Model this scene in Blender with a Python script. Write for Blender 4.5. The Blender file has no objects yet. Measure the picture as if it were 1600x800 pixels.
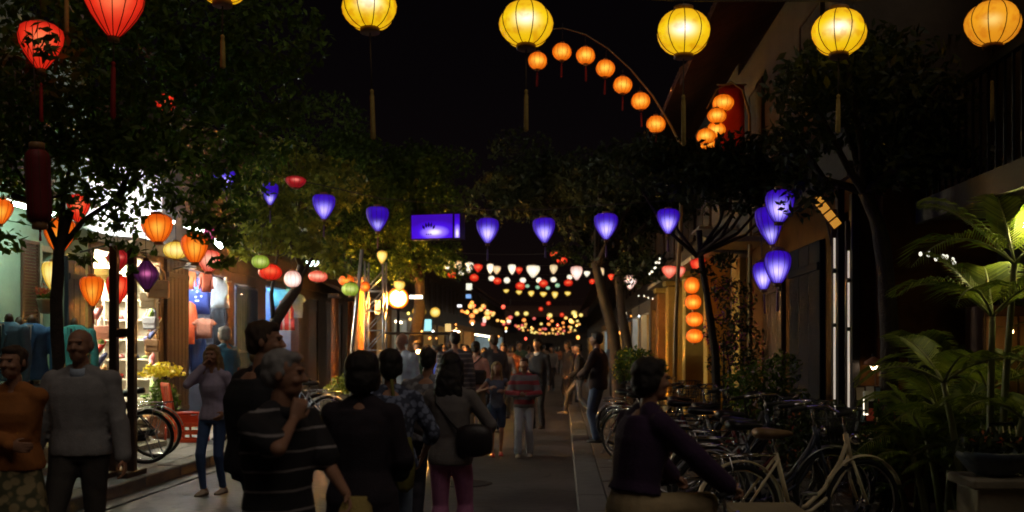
import bpy, bmesh, math, random
import numpy as np
from mathutils import Vector, Matrix, noise
random.seed(7)
rng = np.random.default_rng(11)
SC = bpy.context.scene
COL = SC.collection
R = math.radians
PI = math.pi

# ------------------------------------------------------------------ camera, sky, moon, exposure
EYE = 1.6
FPX = 1500.0                       # focal length in photo pixels (photo 1600 wide)
VX, VY = 880.0, 545.0              # where the street's parallels meet
cam = bpy.data.cameras.new('camera')
cam.sensor_width = 36
cam.lens = 36 * FPX / 1600
cam.shift_x = -(VX - 800) / 1600
cam.shift_y = (VY - 400) / 1600
cam.clip_start = 0.1
cam.clip_end = 2000
cam.dof.use_dof = True
cam.dof.focus_distance = 9.0
cam.dof.aperture_fstop = 1.9
camo = bpy.data.objects.new('camera', cam)
camo.location = (0, 0, EYE)
camo.rotation_euler = (R(90), 0, 0)
COL.objects.link(camo)
SC.camera = camo

SUN_EL, SUN_AZ = R(58), R(152)     # weak high fill light added behind the camera, in place of unseen lanterns
world = bpy.data.worlds.new('World')
SC.world = world
world.use_nodes = True
wn = world.node_tree
sky = wn.nodes.new('ShaderNodeTexSky')
sky.sky_type = 'NISHITA'
sky.sun_disc = False
sky.sun_elevation = SUN_EL
sky.sun_rotation = SUN_AZ
bg = wn.nodes['Background']
bg.inputs['Strength'].default_value = 0.0009
tint = wn.nodes.new('ShaderNodeMix'); tint.data_type = 'RGBA'; tint.blend_type = 'MULTIPLY'; tint.inputs[0].default_value = 1
tint.inputs[7].default_value = (1.0, .42, .36, 1)                 # town glow on a night sky
wn.links.new(sky.outputs[0], tint.inputs[6])
wn.links.new(tint.outputs[2], bg.inputs[0])
fill_sun = bpy.data.lights.new('fill_sun', 'SUN')
fill_sun.energy = 0.30
fill_sun.angle = R(40)
fill_sun.color = (1.0, 0.82, 0.66)
fill_sun_ob = bpy.data.objects.new('fill_sun', fill_sun)
COL.objects.link(fill_sun_ob)
dv = Vector((math.sin(SUN_AZ) * math.cos(SUN_EL), math.cos(SUN_AZ) * math.cos(SUN_EL), math.sin(SUN_EL)))
fill_sun_ob.rotation_euler = dv.to_track_quat('Z', 'Y').to_euler()

SC.view_settings.view_transform = 'Standard'
SC.view_settings.look = 'None'
SC.view_settings.exposure = 0.0
SC.view_settings.gamma = 1.0
SC.render.engine = 'CYCLES'
SC.cycles.use_denoising = True
SC.cycles.max_bounces = 5
SC.cycles.filter_width = 1.8
SC.cycles.sample_clamp_indirect = 4.0
SC.cycles.caustics_reflective = False
SC.cycles.caustics_refractive = False

def P(px, py, d):
    """a point of the street from its bearing in the photo and its distance down the street"""
    return Vector(((px - VX) / FPX * d, d, EYE - (py - VY) / FPX * d))

def X(px, d):
    return (px - VX) / FPX * d

# ------------------------------------------------------------------ materials
MATS = {}
def _tree(name):
    m = bpy.data.materials.new(name)
    m.use_nodes = True
    nt = m.node_tree
    return m, nt, nt.nodes['Principled BSDF']

def mat(name, col, rough=0.7, var=0.25, scale=6.0, bump=0.15, metal=0.0, detail=6, spec=0.4, transl=0.0):
    if name in MATS:
        return MATS[name]
    m, nt, b = _tree(name)
    tc = nt.nodes.new('ShaderNodeTexCoord')
    oi = nt.nodes.new('ShaderNodeObjectInfo')
    add = nt.nodes.new('ShaderNodeVectorMath'); add.operation = 'ADD'
    sc = nt.nodes.new('ShaderNodeMath'); sc.operation = 'MULTIPLY'; sc.inputs[1].default_value = 13.0
    nt.links.new(oi.outputs['Random'], sc.inputs[0])
    nt.links.new(tc.outputs['Object'], add.inputs[0])
    nt.links.new(sc.outputs[0], add.inputs[1])
    n1 = nt.nodes.new('ShaderNodeTexNoise'); n1.inputs['Scale'].default_value = scale; n1.inputs['Detail'].default_value = detail
    n1.inputs['Roughness'].default_value = 0.65
    nt.links.new(add.outputs[0], n1.inputs['Vector'])
    rp = nt.nodes.new('ShaderNodeValToRGB')
    rp.color_ramp.elements[0].position = 0.28
    rp.color_ramp.elements[1].position = 0.72
    rp.color_ramp.elements[0].color = [c * (1 - var) for c in col] + [1]
    rp.color_ramp.elements[1].color = [min(1, c * (1 + var)) for c in col] + [1]
    nt.links.new(n1.outputs['Fac'], rp.inputs[0])
    nt.links.new(rp.outputs[0], b.inputs['Base Color'])
    b.inputs['Roughness'].default_value = rough
    b.inputs['Metallic'].default_value = metal
    b.inputs['Specular IOR Level'].default_value = spec
    rr = nt.nodes.new('ShaderNodeMapRange')
    rr.inputs['To Min'].default_value = max(0.05, rough - 0.15); rr.inputs['To Max'].default_value = min(1, rough + 0.15)
    nt.links.new(n1.outputs['Fac'], rr.inputs['Value'])
    nt.links.new(rr.outputs[0], b.inputs['Roughness'])
    if bump:
        n2 = nt.nodes.new('ShaderNodeTexNoise'); n2.inputs['Scale'].default_value = scale * 7; n2.inputs['Detail'].default_value = 4
        nt.links.new(add.outputs[0], n2.inputs['Vector'])
        bp = nt.nodes.new('ShaderNodeBump'); bp.inputs['Strength'].default_value = bump; bp.inputs['Distance'].default_value = 0.02
        nt.links.new(n2.outputs['Fac'], bp.inputs['Height'])
        nt.links.new(bp.outputs[0], b.inputs['Normal'])
    MATS[name] = m
    return m

def leafmat(name, c0, c1, transl=0.35):
    if name in MATS:
        return MATS[name]
    m, nt, b = _tree(name)
    g = nt.nodes.new('ShaderNodeNewGeometry')
    rp = nt.nodes.new('ShaderNodeValToRGB')
    rp.color_ramp.elements[0].color = list(c0) + [1]
    rp.color_ramp.elements[1].color = list(c1) + [1]
    nt.links.new(g.outputs['Random Per Island'], rp.inputs[0])
    nt.links.new(rp.outputs[0], b.inputs['Base Color'])
    b.inputs['Roughness'].default_value = 0.5
    b.inputs['Specular IOR Level'].default_value = 0.35
    tr = nt.nodes.new('ShaderNodeBsdfTranslucent')
    nt.links.new(rp.outputs[0], tr.inputs['Color'])
    mx = nt.nodes.new('ShaderNodeMixShader'); mx.inputs[0].default_value = transl
    nt.links.new(b.outputs[0], mx.inputs[1]); nt.links.new(tr.outputs[0], mx.inputs[2])
    nt.links.new(mx.outputs[0], nt.nodes['Material Output'].inputs['Surface'])
    MATS[name] = m
    return m

def glow(name, edge, mid, hot, strength=1.0, bulb=0.45, spread=0.22, sharp=5.0, mottled=0.0, sample=True):
    """lit silk: thin cloth with a bulb behind it, brighter where one looks straight through towards the bulb"""
    if name in MATS:
        return MATS[name]
    m, nt, b = _tree(name)
    N = nt.nodes.new; L = nt.links.new
    lw = N('ShaderNodeLayerWeight'); lw.inputs['Blend'].default_value = 0.5
    inv = N('ShaderNodeMath'); inv.operation = 'SUBTRACT'; inv.inputs[0].default_value = 1.0
    L(lw.outputs['Facing'], inv.inputs[1])
    tc = N('ShaderNodeTexCoord'); sp = N('ShaderNodeSeparateXYZ'); L(tc.outputs['Generated'], sp.inputs[0])
    dz = N('ShaderNodeMath'); dz.operation = 'SUBTRACT'; L(sp.outputs['Z'], dz.inputs[0]); dz.inputs[1].default_value = bulb
    dd = N('ShaderNodeMath'); dd.operation = 'DIVIDE'; L(dz.outputs[0], dd.inputs[0]); dd.inputs[1].default_value = spread
    sq = N('ShaderNodeMath'); sq.operation = 'MULTIPLY'; L(dd.outputs[0], sq.inputs[0]); L(dd.outputs[0], sq.inputs[1])
    ng = N('ShaderNodeMath'); ng.operation = 'MULTIPLY'; L(sq.outputs[0], ng.inputs[0]); ng.inputs[1].default_value = -1
    ex = N('ShaderNodeMath'); ex.operation = 'EXPONENT'; L(ng.outputs[0], ex.inputs[0])
    pw = N('ShaderNodeMath'); pw.operation = 'POWER'; L(inv.outputs[0], pw.inputs[0]); pw.inputs[1].default_value = sharp
    hotf = N('ShaderNodeMath'); hotf.operation = 'MULTIPLY'; L(pw.outputs[0], hotf.inputs[0]); L(ex.outputs[0], hotf.inputs[1])
    ex2 = N('ShaderNodeMapRange'); L(ex.outputs[0], ex2.inputs['Value']); ex2.inputs['To Min'].default_value = 0.45
    mf = N('ShaderNodeMath'); mf.operation = 'MULTIPLY'; L(inv.outputs[0], mf.inputs[0]); L(ex2.outputs[0], mf.inputs[1])
    ms = N('ShaderNodeMapRange'); L(mf.outputs[0], ms.inputs['Value']); ms.inputs['From Max'].default_value = 0.62
    m1 = N('ShaderNodeMix'); m1.data_type = 'RGBA'; L(ms.outputs[0], m1.inputs[0])
    m1.inputs[6].default_value = list(edge) + [1]; m1.inputs[7].default_value = list(mid) + [1]
    m2 = N('ShaderNodeMix'); m2.data_type = 'RGBA'; L(hotf.outputs[0], m2.inputs[0])
    L(m1.outputs[2], m2.inputs[6]); m2.inputs[7].default_value = list(hot) + [1]
    src = m2.outputs[2]
    if mottled:
        oi = N('ShaderNodeObjectInfo'); ad = N('ShaderNodeVectorMath'); ad.operation = 'ADD'
        ml = N('ShaderNodeMath'); ml.operation = 'MULTIPLY'; ml.inputs[1].default_value = 9; L(oi.outputs['Random'], ml.inputs[0])
        L(tc.outputs['Object'], ad.inputs[0]); L(ml.outputs[0], ad.inputs[1])
        nz = N('ShaderNodeTexNoise'); nz.inputs['Scale'].default_value = 13; nz.inputs['Detail'].default_value = 2
        L(ad.outputs[0], nz.inputs['Vector'])
        rp = N('ShaderNodeValToRGB'); rp.color_ramp.elements[0].position = 0.36; rp.color_ramp.elements[1].position = 0.50
        rp.color_ramp.elements[0].color = (1 - mottled * .6, 1 - mottled * 1.25, 1 - mottled * 1.4, 1); rp.color_ramp.elements[1].color = (1, 1, 1, 1)
        L(nz.outputs['Fac'], rp.inputs[0])
        mm = N('ShaderNodeMix'); mm.data_type = 'RGBA'; mm.blend_type = 'MULTIPLY'; mm.inputs[0].default_value = 1
        L(src, mm.inputs[6]); L(rp.outputs[0], mm.inputs[7]); src = mm.outputs[2]
    L(src, b.inputs['Emission Color'])
    b.inputs['Emission Strength'].default_value = strength
    b.inputs['Base Color'].default_value = [min(.6, c * .6 + .02) for c in mid] + [1]
    b.inputs['Roughness'].default_value = 0.6
    if not sample:
        m.cycles.emission_sampling = 'NONE'
    MATS[name] = m
    return m

def lamp_mat(name, col, strength):
    if name in MATS:
        return MATS[name]
    m, nt, b = _tree(name)
    b.inputs['Emission Color'].default_value = list(col) + [1]
    b.inputs['Emission Strength'].default_value = strength
    b.inputs['Base Color'].default_value = (.8, .8, .8, 1)
    MATS[name] = m
    return m

def stripes(name, ca, cb, period, duty=0.2, axis='Z', ca2=None, rough=.85, off=0.0):
    """woven stripes along one axis of the cloth"""
    if name in MATS:
        return MATS[name]
    m, nt, b = _tree(name)
    N = nt.nodes.new; L = nt.links.new
    tc = N('ShaderNodeTexCoord'); sp = N('ShaderNodeSeparateXYZ'); L(tc.outputs['Object'], sp.inputs[0])
    nz = N('ShaderNodeTexNoise'); nz.inputs['Scale'].default_value = 5; L(tc.outputs['Object'], nz.inputs['Vector'])
    wob = N('ShaderNodeMath'); wob.operation = 'MULTIPLY_ADD'; L(nz.outputs['Fac'], wob.inputs[0]); wob.inputs[1].default_value = period * .35
    L(sp.outputs[axis], wob.inputs[2])
    dv = N('ShaderNodeMath'); dv.operation = 'DIVIDE'; L(wob.outputs[0], dv.inputs[0]); dv.inputs[1].default_value = period
    ao = N('ShaderNodeMath'); ao.operation = 'ADD'; L(dv.outputs[0], ao.inputs[0]); ao.inputs[1].default_value = 20 + off
    fr = N('ShaderNodeMath'); fr.operation = 'FRACT'; L(ao.outputs[0], fr.inputs[0])
    lt = N('ShaderNodeMath'); lt.operation = 'LESS_THAN'; L(fr.outputs[0], lt.inputs[0]); lt.inputs[1].default_value = duty
    mx = N('ShaderNodeMix'); mx.data_type = 'RGBA'; L(lt.outputs[0], mx.inputs[0])
    mx.inputs[6].default_value = list(ca) + [1]; mx.inputs[7].default_value = list(cb) + [1]
    L(mx.outputs[2], b.inputs['Base Color'])
    b.inputs['Roughness'].default_value = rough
    MATS[name] = m
    return m

def blotch(name, ca, cb, scale=22, rough=.85, thr=.5):
    """printed cloth: blotches of a second colour"""
    if name in MATS:
        return MATS[name]
    m, nt, b = _tree(name)
    N = nt.nodes.new; L = nt.links.new
    tc = N('ShaderNodeTexCoord')
    v = N('ShaderNodeTexVoronoi'); v.inputs['Scale'].default_value = scale; L(tc.outputs['Object'], v.inputs['Vector'])
    rp = N('ShaderNodeValToRGB'); rp.color_ramp.elements[0].position = thr - .08; rp.color_ramp.elements[1].position = thr + .08
    rp.color_ramp.elements[0].color = list(cb) + [1]; rp.color_ramp.elements[1].color = list(ca) + [1]
    L(v.outputs['Distance'], rp.inputs[0]); L(rp.outputs[0], b.inputs['Base Color'])
    b.inputs['Roughness'].default_value = rough
    MATS[name] = m
    return m

# ------------------------------------------------------------------ mesh building
class MB:
    def __init__(s):
        s.v = []; s.f = []; s.sm = []; s.mi = []; s.cur = 0
    def add(s, vs, fs, smooth=False):
        o = len(s.v)
        s.v += [tuple(p) for p in vs]
        for f in fs:
            s.f.append(tuple(i + o for i in f)); s.sm.append(smooth); s.mi.append(s.cur)
        return s
    def box(s, x0, x1, y0, y1, z0, z1, M=None):
        vs = [(x0,y0,z0),(x1,y0,z0),(x1,y1,z0),(x0,y1,z0),(x0,y0,z1),(x1,y0,z1),(x1,y1,z1),(x0,y1,z1)]
        if M is not None: vs = [M @ Vector(p) for p in vs]
        return s.add(vs, [(0,3,2,1),(4,5,6,7),(0,1,5,4),(1,2,6,5),(2,3,7,6),(3,0,4,7)])
    def cbox(s, c, d, M=None, bev=0.0):
        """a box with a small chamfer all round"""
        x, y, z = d[0]/2, d[1]/2, d[2]/2
        if not bev:
            vs0 = MB().box(-x, x, -y, y, -z, z)
        else:
            b = bev; vs = []; idx = {}
            bm = bmesh.new(); bmesh.ops.create_cube(bm, size=1)
            for v in bm.verts: v.co = Vector((v.co.x*2*x, v.co.y*2*y, v.co.z*2*z))
            bmesh.ops.bevel(bm, geom=bm.edges[:], offset=b, segments=1, affect='EDGES')
            bm.verts.index_update()
            vs0 = MB(); vs0.v = [tuple(v.co) for v in bm.verts]; vs0.f = [tuple(v.index for v in f.verts) for f in bm.faces]; bm.free()
        c = Vector(c)
        vs = [((M @ Vector(p)) if M is not None else Vector(p)) + c for p in vs0.v]
        return s.add(vs, vs0.f)
    def ring_loft(s, rings, cap=True, smooth=True, closed=True):
        n = len(rings[0]); vs = [p for r in rings for p in r]; fs = []
        for i in range(len(rings) - 1):
            for j in range(n if closed else n - 1):
                k = (j + 1) % n
                fs.append((i*n + j, i*n + k, (i+1)*n + k, (i+1)*n + j))
        if cap:
            fs.append(tuple(range(n - 1, -1, -1))); fs.append(tuple((len(rings)-1)*n + j for j in range(n)))
        return s.add(vs, fs, smooth)
    def lathe(s, prof, n=16, c=(0,0,0), scallop=0.0, ribs=0, M=None, cap=True):
        rings = []
        for r, z in prof:
            ring = []
            for j in range(n):
                a = 2*PI*j/n
                rr = r
                if scallop and ribs: rr = r * (1 - scallop * abs(math.sin(a*ribs/2)))
                p = Vector((rr*math.cos(a), rr*math.sin(a), z))
                if M is not None: p = M @ p
                ring.append(p + Vector(c))
            rings.append(ring)
        return s.ring_loft(rings, cap)
    def tube(s, pts, rad, n=8, cap=True):
        pts = [Vector(p) for p in pts]
        if not hasattr(rad, '__len__'): rad = [rad]*len(pts)
        rings = []; prev = None
        for i, p in enumerate(pts):
            t = (pts[min(i+1, len(pts)-1)] - pts[max(i-1, 0)])
            if t.length < 1e-9: t = Vector((0,0,1))
            t.normalize()
            if prev is None:
                a = Vector((0,0,1)) if abs(t.z) < .9 else Vector((1,0,0))
                u = t.cross(a).normalized()
            else:
                u = (prev - t*prev.dot(t))
                if u.length < 1e-6: u = t.orthogonal()
                u.normalize()
            prev = u; w = t.cross(u)
            rings.append([p + (u*math.cos(2*PI*j/n) + w*math.sin(2*PI*j/n))*rad[i] for j in range(n)])
        return s.ring_loft(rings, cap)
    def torus(s, c, R0, r, axis='Y', n=32, m=8, a0=0, a1=2*PI):
        full = abs(a1 - a0 - 2*PI) < 1e-6
        pts = []
        rings = []
        cnt = n if full else n + 1
        for i in range(cnt):
            a = a0 + (a1-a0)*i/n
            if axis == 'Y': e = Vector((math.cos(a), 0, math.sin(a))); k = Vector((0,1,0))
            elif axis == 'Z': e = Vector((math.cos(a), math.sin(a), 0)); k = Vector((0,0,1))
            else: e = Vector((0, math.cos(a), math.sin(a))); k = Vector((1,0,0))
            rings.append([Vector(c) + e*R0 + (e*math.cos(2*PI*j/m) + k*math.sin(2*PI*j/m))*r for j in range(m)])
        if full: rings.append(rings[0])
        return s.ring_loft(rings, not full)
    def ell(s, c, r, n=14, m=9, M=None):
        rings = []
        for i in range(m+1):
            t = -PI/2 + PI*i/m
            rr = max(math.cos(t), 0.02)
            ring = []
            for j in range(n):
                a = 2*PI*j/n
                p = Vector((rr*math.cos(a)*r[0], rr*math.sin(a)*r[1], math.sin(t)*r[2]))
                if M is not None: p = M @ p
                ring.append(p + Vector(c))
            rings.append(ring)
        return s.ring_loft(rings, True)
    def cap(s, a, b, ra, rb, n=10):
        """a tapered capsule"""
        a, b = Vector(a), Vector(b); d = b - a
        if d.length < 1e-6: return s.ell(a, (ra, ra, ra), n, 6)
        t = d.normalized()
        pts = []; rad = []
        for k in range(3):
            th = PI/2*(1 - k/3) * .97
            pts.append(a - t*ra*math.sin(th)); rad.append(max(ra*math.cos(th), .0008))
        pts.append(a); rad.append(ra)
        pts.append(b); rad.append(rb)
        for k in range(3):
            th = PI/2*((k+1)/3) * .97
            pts.append(b + t*rb*math.sin(th)); rad.append(max(rb*math.cos(th), .0008))
        return s.tube(pts, rad, n)
    def prism(s, poly, depth, M=None, c=(0,0,0)):
        """outline in the x-z plane thickened along y"""
        n = len(poly); c = Vector(c)
        vs = [Vector((x, -depth/2, z)) for x, z in poly] + [Vector((x, depth/2, z)) for x, z in poly]
        if M is not None: vs = [M @ p for p in vs]
        vs = [p + c for p in vs]
        fs = [tuple(range(n)), tuple(range(2*n-1, n-1, -1))] + [(i, i+n, (i+1) % n + n, (i+1) % n) for i in range(n)]
        return s.add(vs, fs)
    def mesh(s, name, mats=()):
        me = bpy.data.meshes.new(name)
        me.from_pydata(s.v, [], s.f)
        for mm in mats: me.materials.append(mm)
        me.polygons.foreach_set('use_smooth', s.sm)
        me.polygons.foreach_set('material_index', s.mi)
        me.update()
        return me

def link(name, me, parent=None, loc=None, rz=0):
    o = bpy.data.objects.new(name, me); COL.objects.link(o)
    if parent is not None: o.parent = parent
    if loc is not None: o.location = loc
    if rz: o.rotation_euler.z = rz
    return o
def build(name, mb, mats, parent=None, loc=None, rz=0):
    if not isinstance(mats, (list, tuple)): mats = [mats]
    return link(name, mb.mesh(name, mats), parent, loc, rz)
def tag(o, label=None, cat=None, group=None, kind=None):
    if label: o['label'] = label
    if cat: o['category'] = cat
    if group: o['group'] = group
    if kind: o['kind'] = kind
    return o
def thing(name, label, cat, loc=(0,0,0), rz=0, group=None):
    o = bpy.data.objects.new(name, None); COL.objects.link(o)
    o.empty_display_size = .1
    o.location = loc; o.rotation_euler.z = rz
    return tag(o, label, cat, group)
KIDS = {}
def copy_tree(o, loc=None, rz=None, label=None, group=None, scale=None):
    kids = {}
    for c in SC.objects:
        if c.parent is not None: kids.setdefault(c.parent.name, []).append(c)
    def rec(a, par):
        b = a.copy(); COL.objects.link(b)
        if par is not None: b.parent = par
        for k in kids.get(a.name, []): rec(k, b)
        return b
    r = rec(o, None)
    if loc is not None: r.location = loc
    if rz is not None: r.rotation_euler.z = rz
    if label: r['label'] = label
    if group: r['group'] = group
    if scale: r.scale = scale
    return r
ORD = ['first','second','third','fourth','fifth','sixth','seventh','eighth','ninth','tenth','eleventh','twelfth','thirteenth','fourteenth','fifteenth','sixteenth','seventeenth','eighteenth','nineteenth','twentieth']

# ------------------------------------------------------------------ common materials
m_asphalt = mat('asphalt', (.085,.080,.078), .5, .35, 1.3, .5, detail=10)
m_paver = mat('paving stone', (.20,.195,.19), .6, .3, 3, .3)
m_joint = mat('joint mortar', (.07,.065,.06), .9, .3, 8, .3)
m_kerb = mat('kerb granite', (.13,.125,.12), .7, .3, 5, .3)
m_brickp = mat('paving brick', (.14,.12,.11), .65, .3, 5, .3)
m_wood = mat('dark wood', (.055,.032,.02), .5, .4, 4, .2)
m_brown = mat('brown wood', (.10,.05,.028), .55, .35, 5, .2)
m_black = mat('black metal', (.02,.02,.022), .4, .2, 9, .05, metal=.3)
m_steel = mat('grey steel', (.32,.33,.34), .35, .2, 9, .05, metal=.8)
m_chrome = mat('chrome', (.6,.6,.6), .16, .1, 9, .0, metal=1)
m_rubber = mat('tyre rubber', (.02,.02,.02), .8, .2, 20, .1)
m_cream = mat('cream paint', (.74,.65,.42), .4, .15, 12, .05)
m_bark = mat('tree bark', (.045,.034,.026), .9, .45, 7, .8)
m_bamboo = mat('bamboo', (.36,.27,.12), .5, .25, 5, .1)
m_mint = mat('mint plaster', (.42,.55,.40), .85, .14, 2.2, .25)
m_pale = mat('pale plaster', (.55,.53,.46), .85, .15, 2.2, .25)
m_ochre = mat('ochre plaster', (.30,.14,.03), .85, .3, 2.0, .3)
m_yellow = mat('yellow plaster', (.55,.36,.07), .85, .2, 2.0, .3)
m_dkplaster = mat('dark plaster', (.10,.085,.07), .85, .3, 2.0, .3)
m_white = mat('white canvas', (.8,.8,.78), .8, .06, 4, .15)
m_navydoor = mat('blue grey door paint', (.035,.042,.055), .5, .2, 3, .1)
m_blueg = mat('blue gate paint', (.05,.09,.16), .45, .2, 6, .1)
m_tile = mat('roof tile', (.16,.08,.055), .85, .4, 4, .4)
m_terra = mat('terracotta', (.28,.11,.055), .8, .2, 6, .2)
m_stone = mat('cream stone', (.42,.38,.27), .85, .2, 4, .4)
m_leaf = leafmat('broad leaf', (.04,.08,.010), (.12,.20,.025), .45)
m_leafy = leafmat('yellow green leaf', (.09,.11,.012), (.28,.30,.04))
m_leafd = leafmat('dark leaf', (.02,.035,.012), (.065,.08,.025))
m_palm = leafmat('palm leaflet', (.08,.13,.015), (.24,.30,.04), .5)
m_petaly = leafmat('yellow petal', (.55,.42,.02), (.8,.7,.05), .3)
m_petalp = leafmat('pale mauve petal', (.35,.25,.35), (.6,.5,.55), .3)
m_petalr = leafmat('red petal', (.35,.03,.04), (.65,.22,.08), .3)
m_petalm = leafmat('magenta petal', (.16,.02,.12), (.32,.05,.22), .3)
m_cord = mat('lantern cord', (.07,.06,.05), .8, .2, 9, 0)
m_lcap = mat('lantern wood cap', (.30,.16,.06), .5, .2, 9, .05)
m_rib = mat('lantern bamboo rib', (.10,.055,.015), .7, .2, 9, 0)
m_tassely = mat('yellow silk tassel', (.42,.32,.10), .7, .25, 30, .2)
m_tasselr = mat('red silk tassel', (.35,.02,.02), .7, .25, 30, .2)
m_tasselp = mat('violet silk tassel', (.14,.08,.25), .7, .25, 30, .2)

# ------------------------------------------------------------------ ground, road, pavements
g = MB(); g.add([(-400,-60,-.012),(400,-60,-.012),(400,800,-.012),(-400,800,-.012)], [(0,1,2,3)])
tag(build('ground', g, m_dkplaster), kind='structure')
KL, KR = -4.72, 0.14               # kerb faces of the two sides
FL, FR = -7.5, 2.9                 # facades
g = MB()
xs = np.linspace(KL, KR, 13); ys = np.concatenate([np.linspace(-6, 30, 37), np.linspace(34, 260, 40)])
vs = [(x, y, .028 - .006*((x+2.3)/2.4)**2 + .004*noise.noise((x*.6, y*.6, 0))) for y in ys for x in xs]
n = len(xs)
fs = [(j*n+i, j*n+i+1, (j+1)*n+i+1, (j+1)*n+i) for j in range(len(ys)-1) for i in range(n-1)]
g.add(vs, fs, True)
def worn_asphalt():
    m = m_asphalt; nt = m.node_tree; b = nt.nodes['Principled BSDF']; N = nt.nodes.new; L = nt.links.new
    src = b.inputs['Base Color'].links[0].from_socket
    tc = N('ShaderNodeTexCoord')
    n1 = N('ShaderNodeTexNoise'); n1.inputs['Scale'].default_value = .42; n1.inputs['Detail'].default_value = 5; L(tc.outputs['Object'], n1.inputs['Vector'])
    r1 = N('ShaderNodeValToRGB'); r1.color_ramp.elements[0].position = .42; r1.color_ramp.elements[0].color = (.52,.50,.48,1); r1.color_ramp.elements[1].position = .60; r1.color_ramp.elements[1].color = (1.15,1.12,1.1,1)
    L(n1.outputs['Fac'], r1.inputs[0])
    mx = N('ShaderNodeMix'); mx.data_type = 'RGBA'; mx.blend_type = 'MULTIPLY'; mx.inputs[0].default_value = 1; L(src, mx.inputs[6]); L(r1.outputs[0], mx.inputs[7])
    v = N('ShaderNodeTexVoronoi'); v.feature = 'DISTANCE_TO_EDGE'; v.inputs['Scale'].default_value = .8
    wv = N('ShaderNodeVectorMath'); wv.operation = 'MULTIPLY_ADD'; n2 = N('ShaderNodeTexNoise'); n2.inputs['Scale'].default_value = 2.5; L(tc.outputs['Object'], n2.inputs['Vector'])
    L(n2.outputs['Color'], wv.inputs[0]); wv.inputs[1].default_value = (.5,.5,.5); L(tc.outputs['Object'], wv.inputs[2]); L(wv.outputs[0], v.inputs['Vector'])
    r2 = N('ShaderNodeValToRGB'); r2.color_ramp.elements[0].position = .004; r2.color_ramp.elements[0].color = (.35,.35,.35,1); r2.color_ramp.elements[1].position = .014; L(v.outputs['Distance'], r2.inputs[0])
    m3 = N('ShaderNodeMix'); m3.data_type = 'RGBA'; m3.blend_type = 'MULTIPLY'; m3.inputs[0].default_value = 1; L(mx.outputs[2], m3.inputs[6]); L(r2.outputs[0], m3.inputs[7])
    L(m3.outputs[2], b.inputs['Base Color'])
worn_asphalt()
tag(build('road', g, m_asphalt), kind='structure')
mh = tag(build('manhole_cover', MB().lathe([(.005,.032),(.05,.034),(.06,.031),(.24,.031),(.25,.036),(.31,.036),(.325,.027)], 28, (-1.15, 11.2, 0), cap=False), mat('cast iron', (.05,.045,.042), .45, .3, 12, .5, .6)), 'round cast iron manhole cover in the middle of the road', 'manhole cover')

def pavement(x0, x1, y0, y1, top, size, parts_to, m_top, stonename, mkerb, kx0, kx1):
    b = MB().box(x0, x1, -6, 260, -.01, top - .03)
    pv = tag(build('pavement', b, m_joint), kind='structure')
    nx = max(1, int(round((x1 - x0) / size))); sx = (x1 - x0) / nx
    proto = []
    for k in range(4):
        q = MB().cbox((0,0,0), (sx - .012, size - .012, .034), bev=.005)
        proto.append(q.mesh(stonename, [m_top]))
    far = MB()
    yy = y0; row = 0
    while yy < y1:
        for i in range(nx):
            off = (sx/2 if row % 2 else 0)
            cx = x0 + sx*(i + .5); cz = top - .017 + random.uniform(-.004, .004)
            cy = yy + size/2
            if yy < parts_to:
                o = link(stonename, random.choice(proto), pv, (cx, cy, cz))
                o.rotation_euler = (random.uniform(-.008,.008), random.uniform(-.008,.008), random.uniform(-.006,.006))
            else:
                far.cbox((cx, cy, cz), (sx - .014, size - .014, .034))
        yy += size; row += 1
    f = build(stonename, far, m_top, pv); f['kind'] = 'stuff'
    yy = 4.0
    while yy < 46:
        L = .98
        q = MB().cbox((0,0,0), (kx1 - kx0, L - .012, top + .02), bev=.014)
        o = build('kerb_stone', q, mkerb, pv, ((kx0+kx1)/2, yy + L/2, (top - .02)/2 + random.uniform(-.004,.004)))
        yy += L
    q = MB().box(kx0, kx1, 46, 260, 0, top)
    build('kerb_line', q, mkerb, pv)
    return pv
pavement(FL - .1, KL - .30, 6.5, 60, .16, .5, 26, m_paver, 'paving_stone', m_kerb, KL - .30, KL)
pavement(KR + .30, FR + .1, 5.0, 50, .10, .42, 24, m_brickp, 'paving_stone', m_kerb, KR, KR + .30)
b = MB().box(FR+.1, 7, -6, 9.6, -.01, .095)
tag(build('courtyard_paving', b, m_brickp), kind='structure')
# drain openings in the left kerb are dark slots under the kerb stones
d0 = MB().box(KL + .012, KL + .26, 4, 46, .02, .034)
tag(build('gutter', d0, mat('gutter cement', (.05,.048,.045), .6, .3, 4, .3)), kind='structure')
# ------------------------------------------------------------------ lanterns
PROF = {
 'globe':  [(.17,.455),(.26,.42),(.345,.355),(.42,.262),(.475,.142),(.497,0.02),(.478,-.12),(.425,-.245),(.345,-.35),(.26,-.418),(.17,-.455)],
 'ball':   [(.12,.47),(.27,.43),(.40,.31),(.48,.15),(.5,0),(.48,-.15),(.40,-.31),(.27,-.43),(.12,-.47)],
 'drop':   [(.20,.48),(.34,.45),(.44,.38),(.495,.26),(.5,.14),(.46,-.03),(.38,-.2),(.29,-.34),(.2,-.45),(.15,-.49)],
 'heart':  [(.16,.46),(.36,.46),(.47,.38),(.5,.24),(.47,.06),(.37,-.14),(.25,-.31),(.14,-.44),(.09,-.49)],
 'diamond':[(.12,.49),(.25,.36),(.40,.2),(.5,.04),(.44,-.1),(.30,-.28),(.17,-.42),(.1,-.49)],
 'tube':   [(.30,.49),(.46,.44),(.5,.36),(.5,.1),(.5,-.1),(.5,-.36),(.46,-.44),(.30,-.49)],
}
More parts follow.
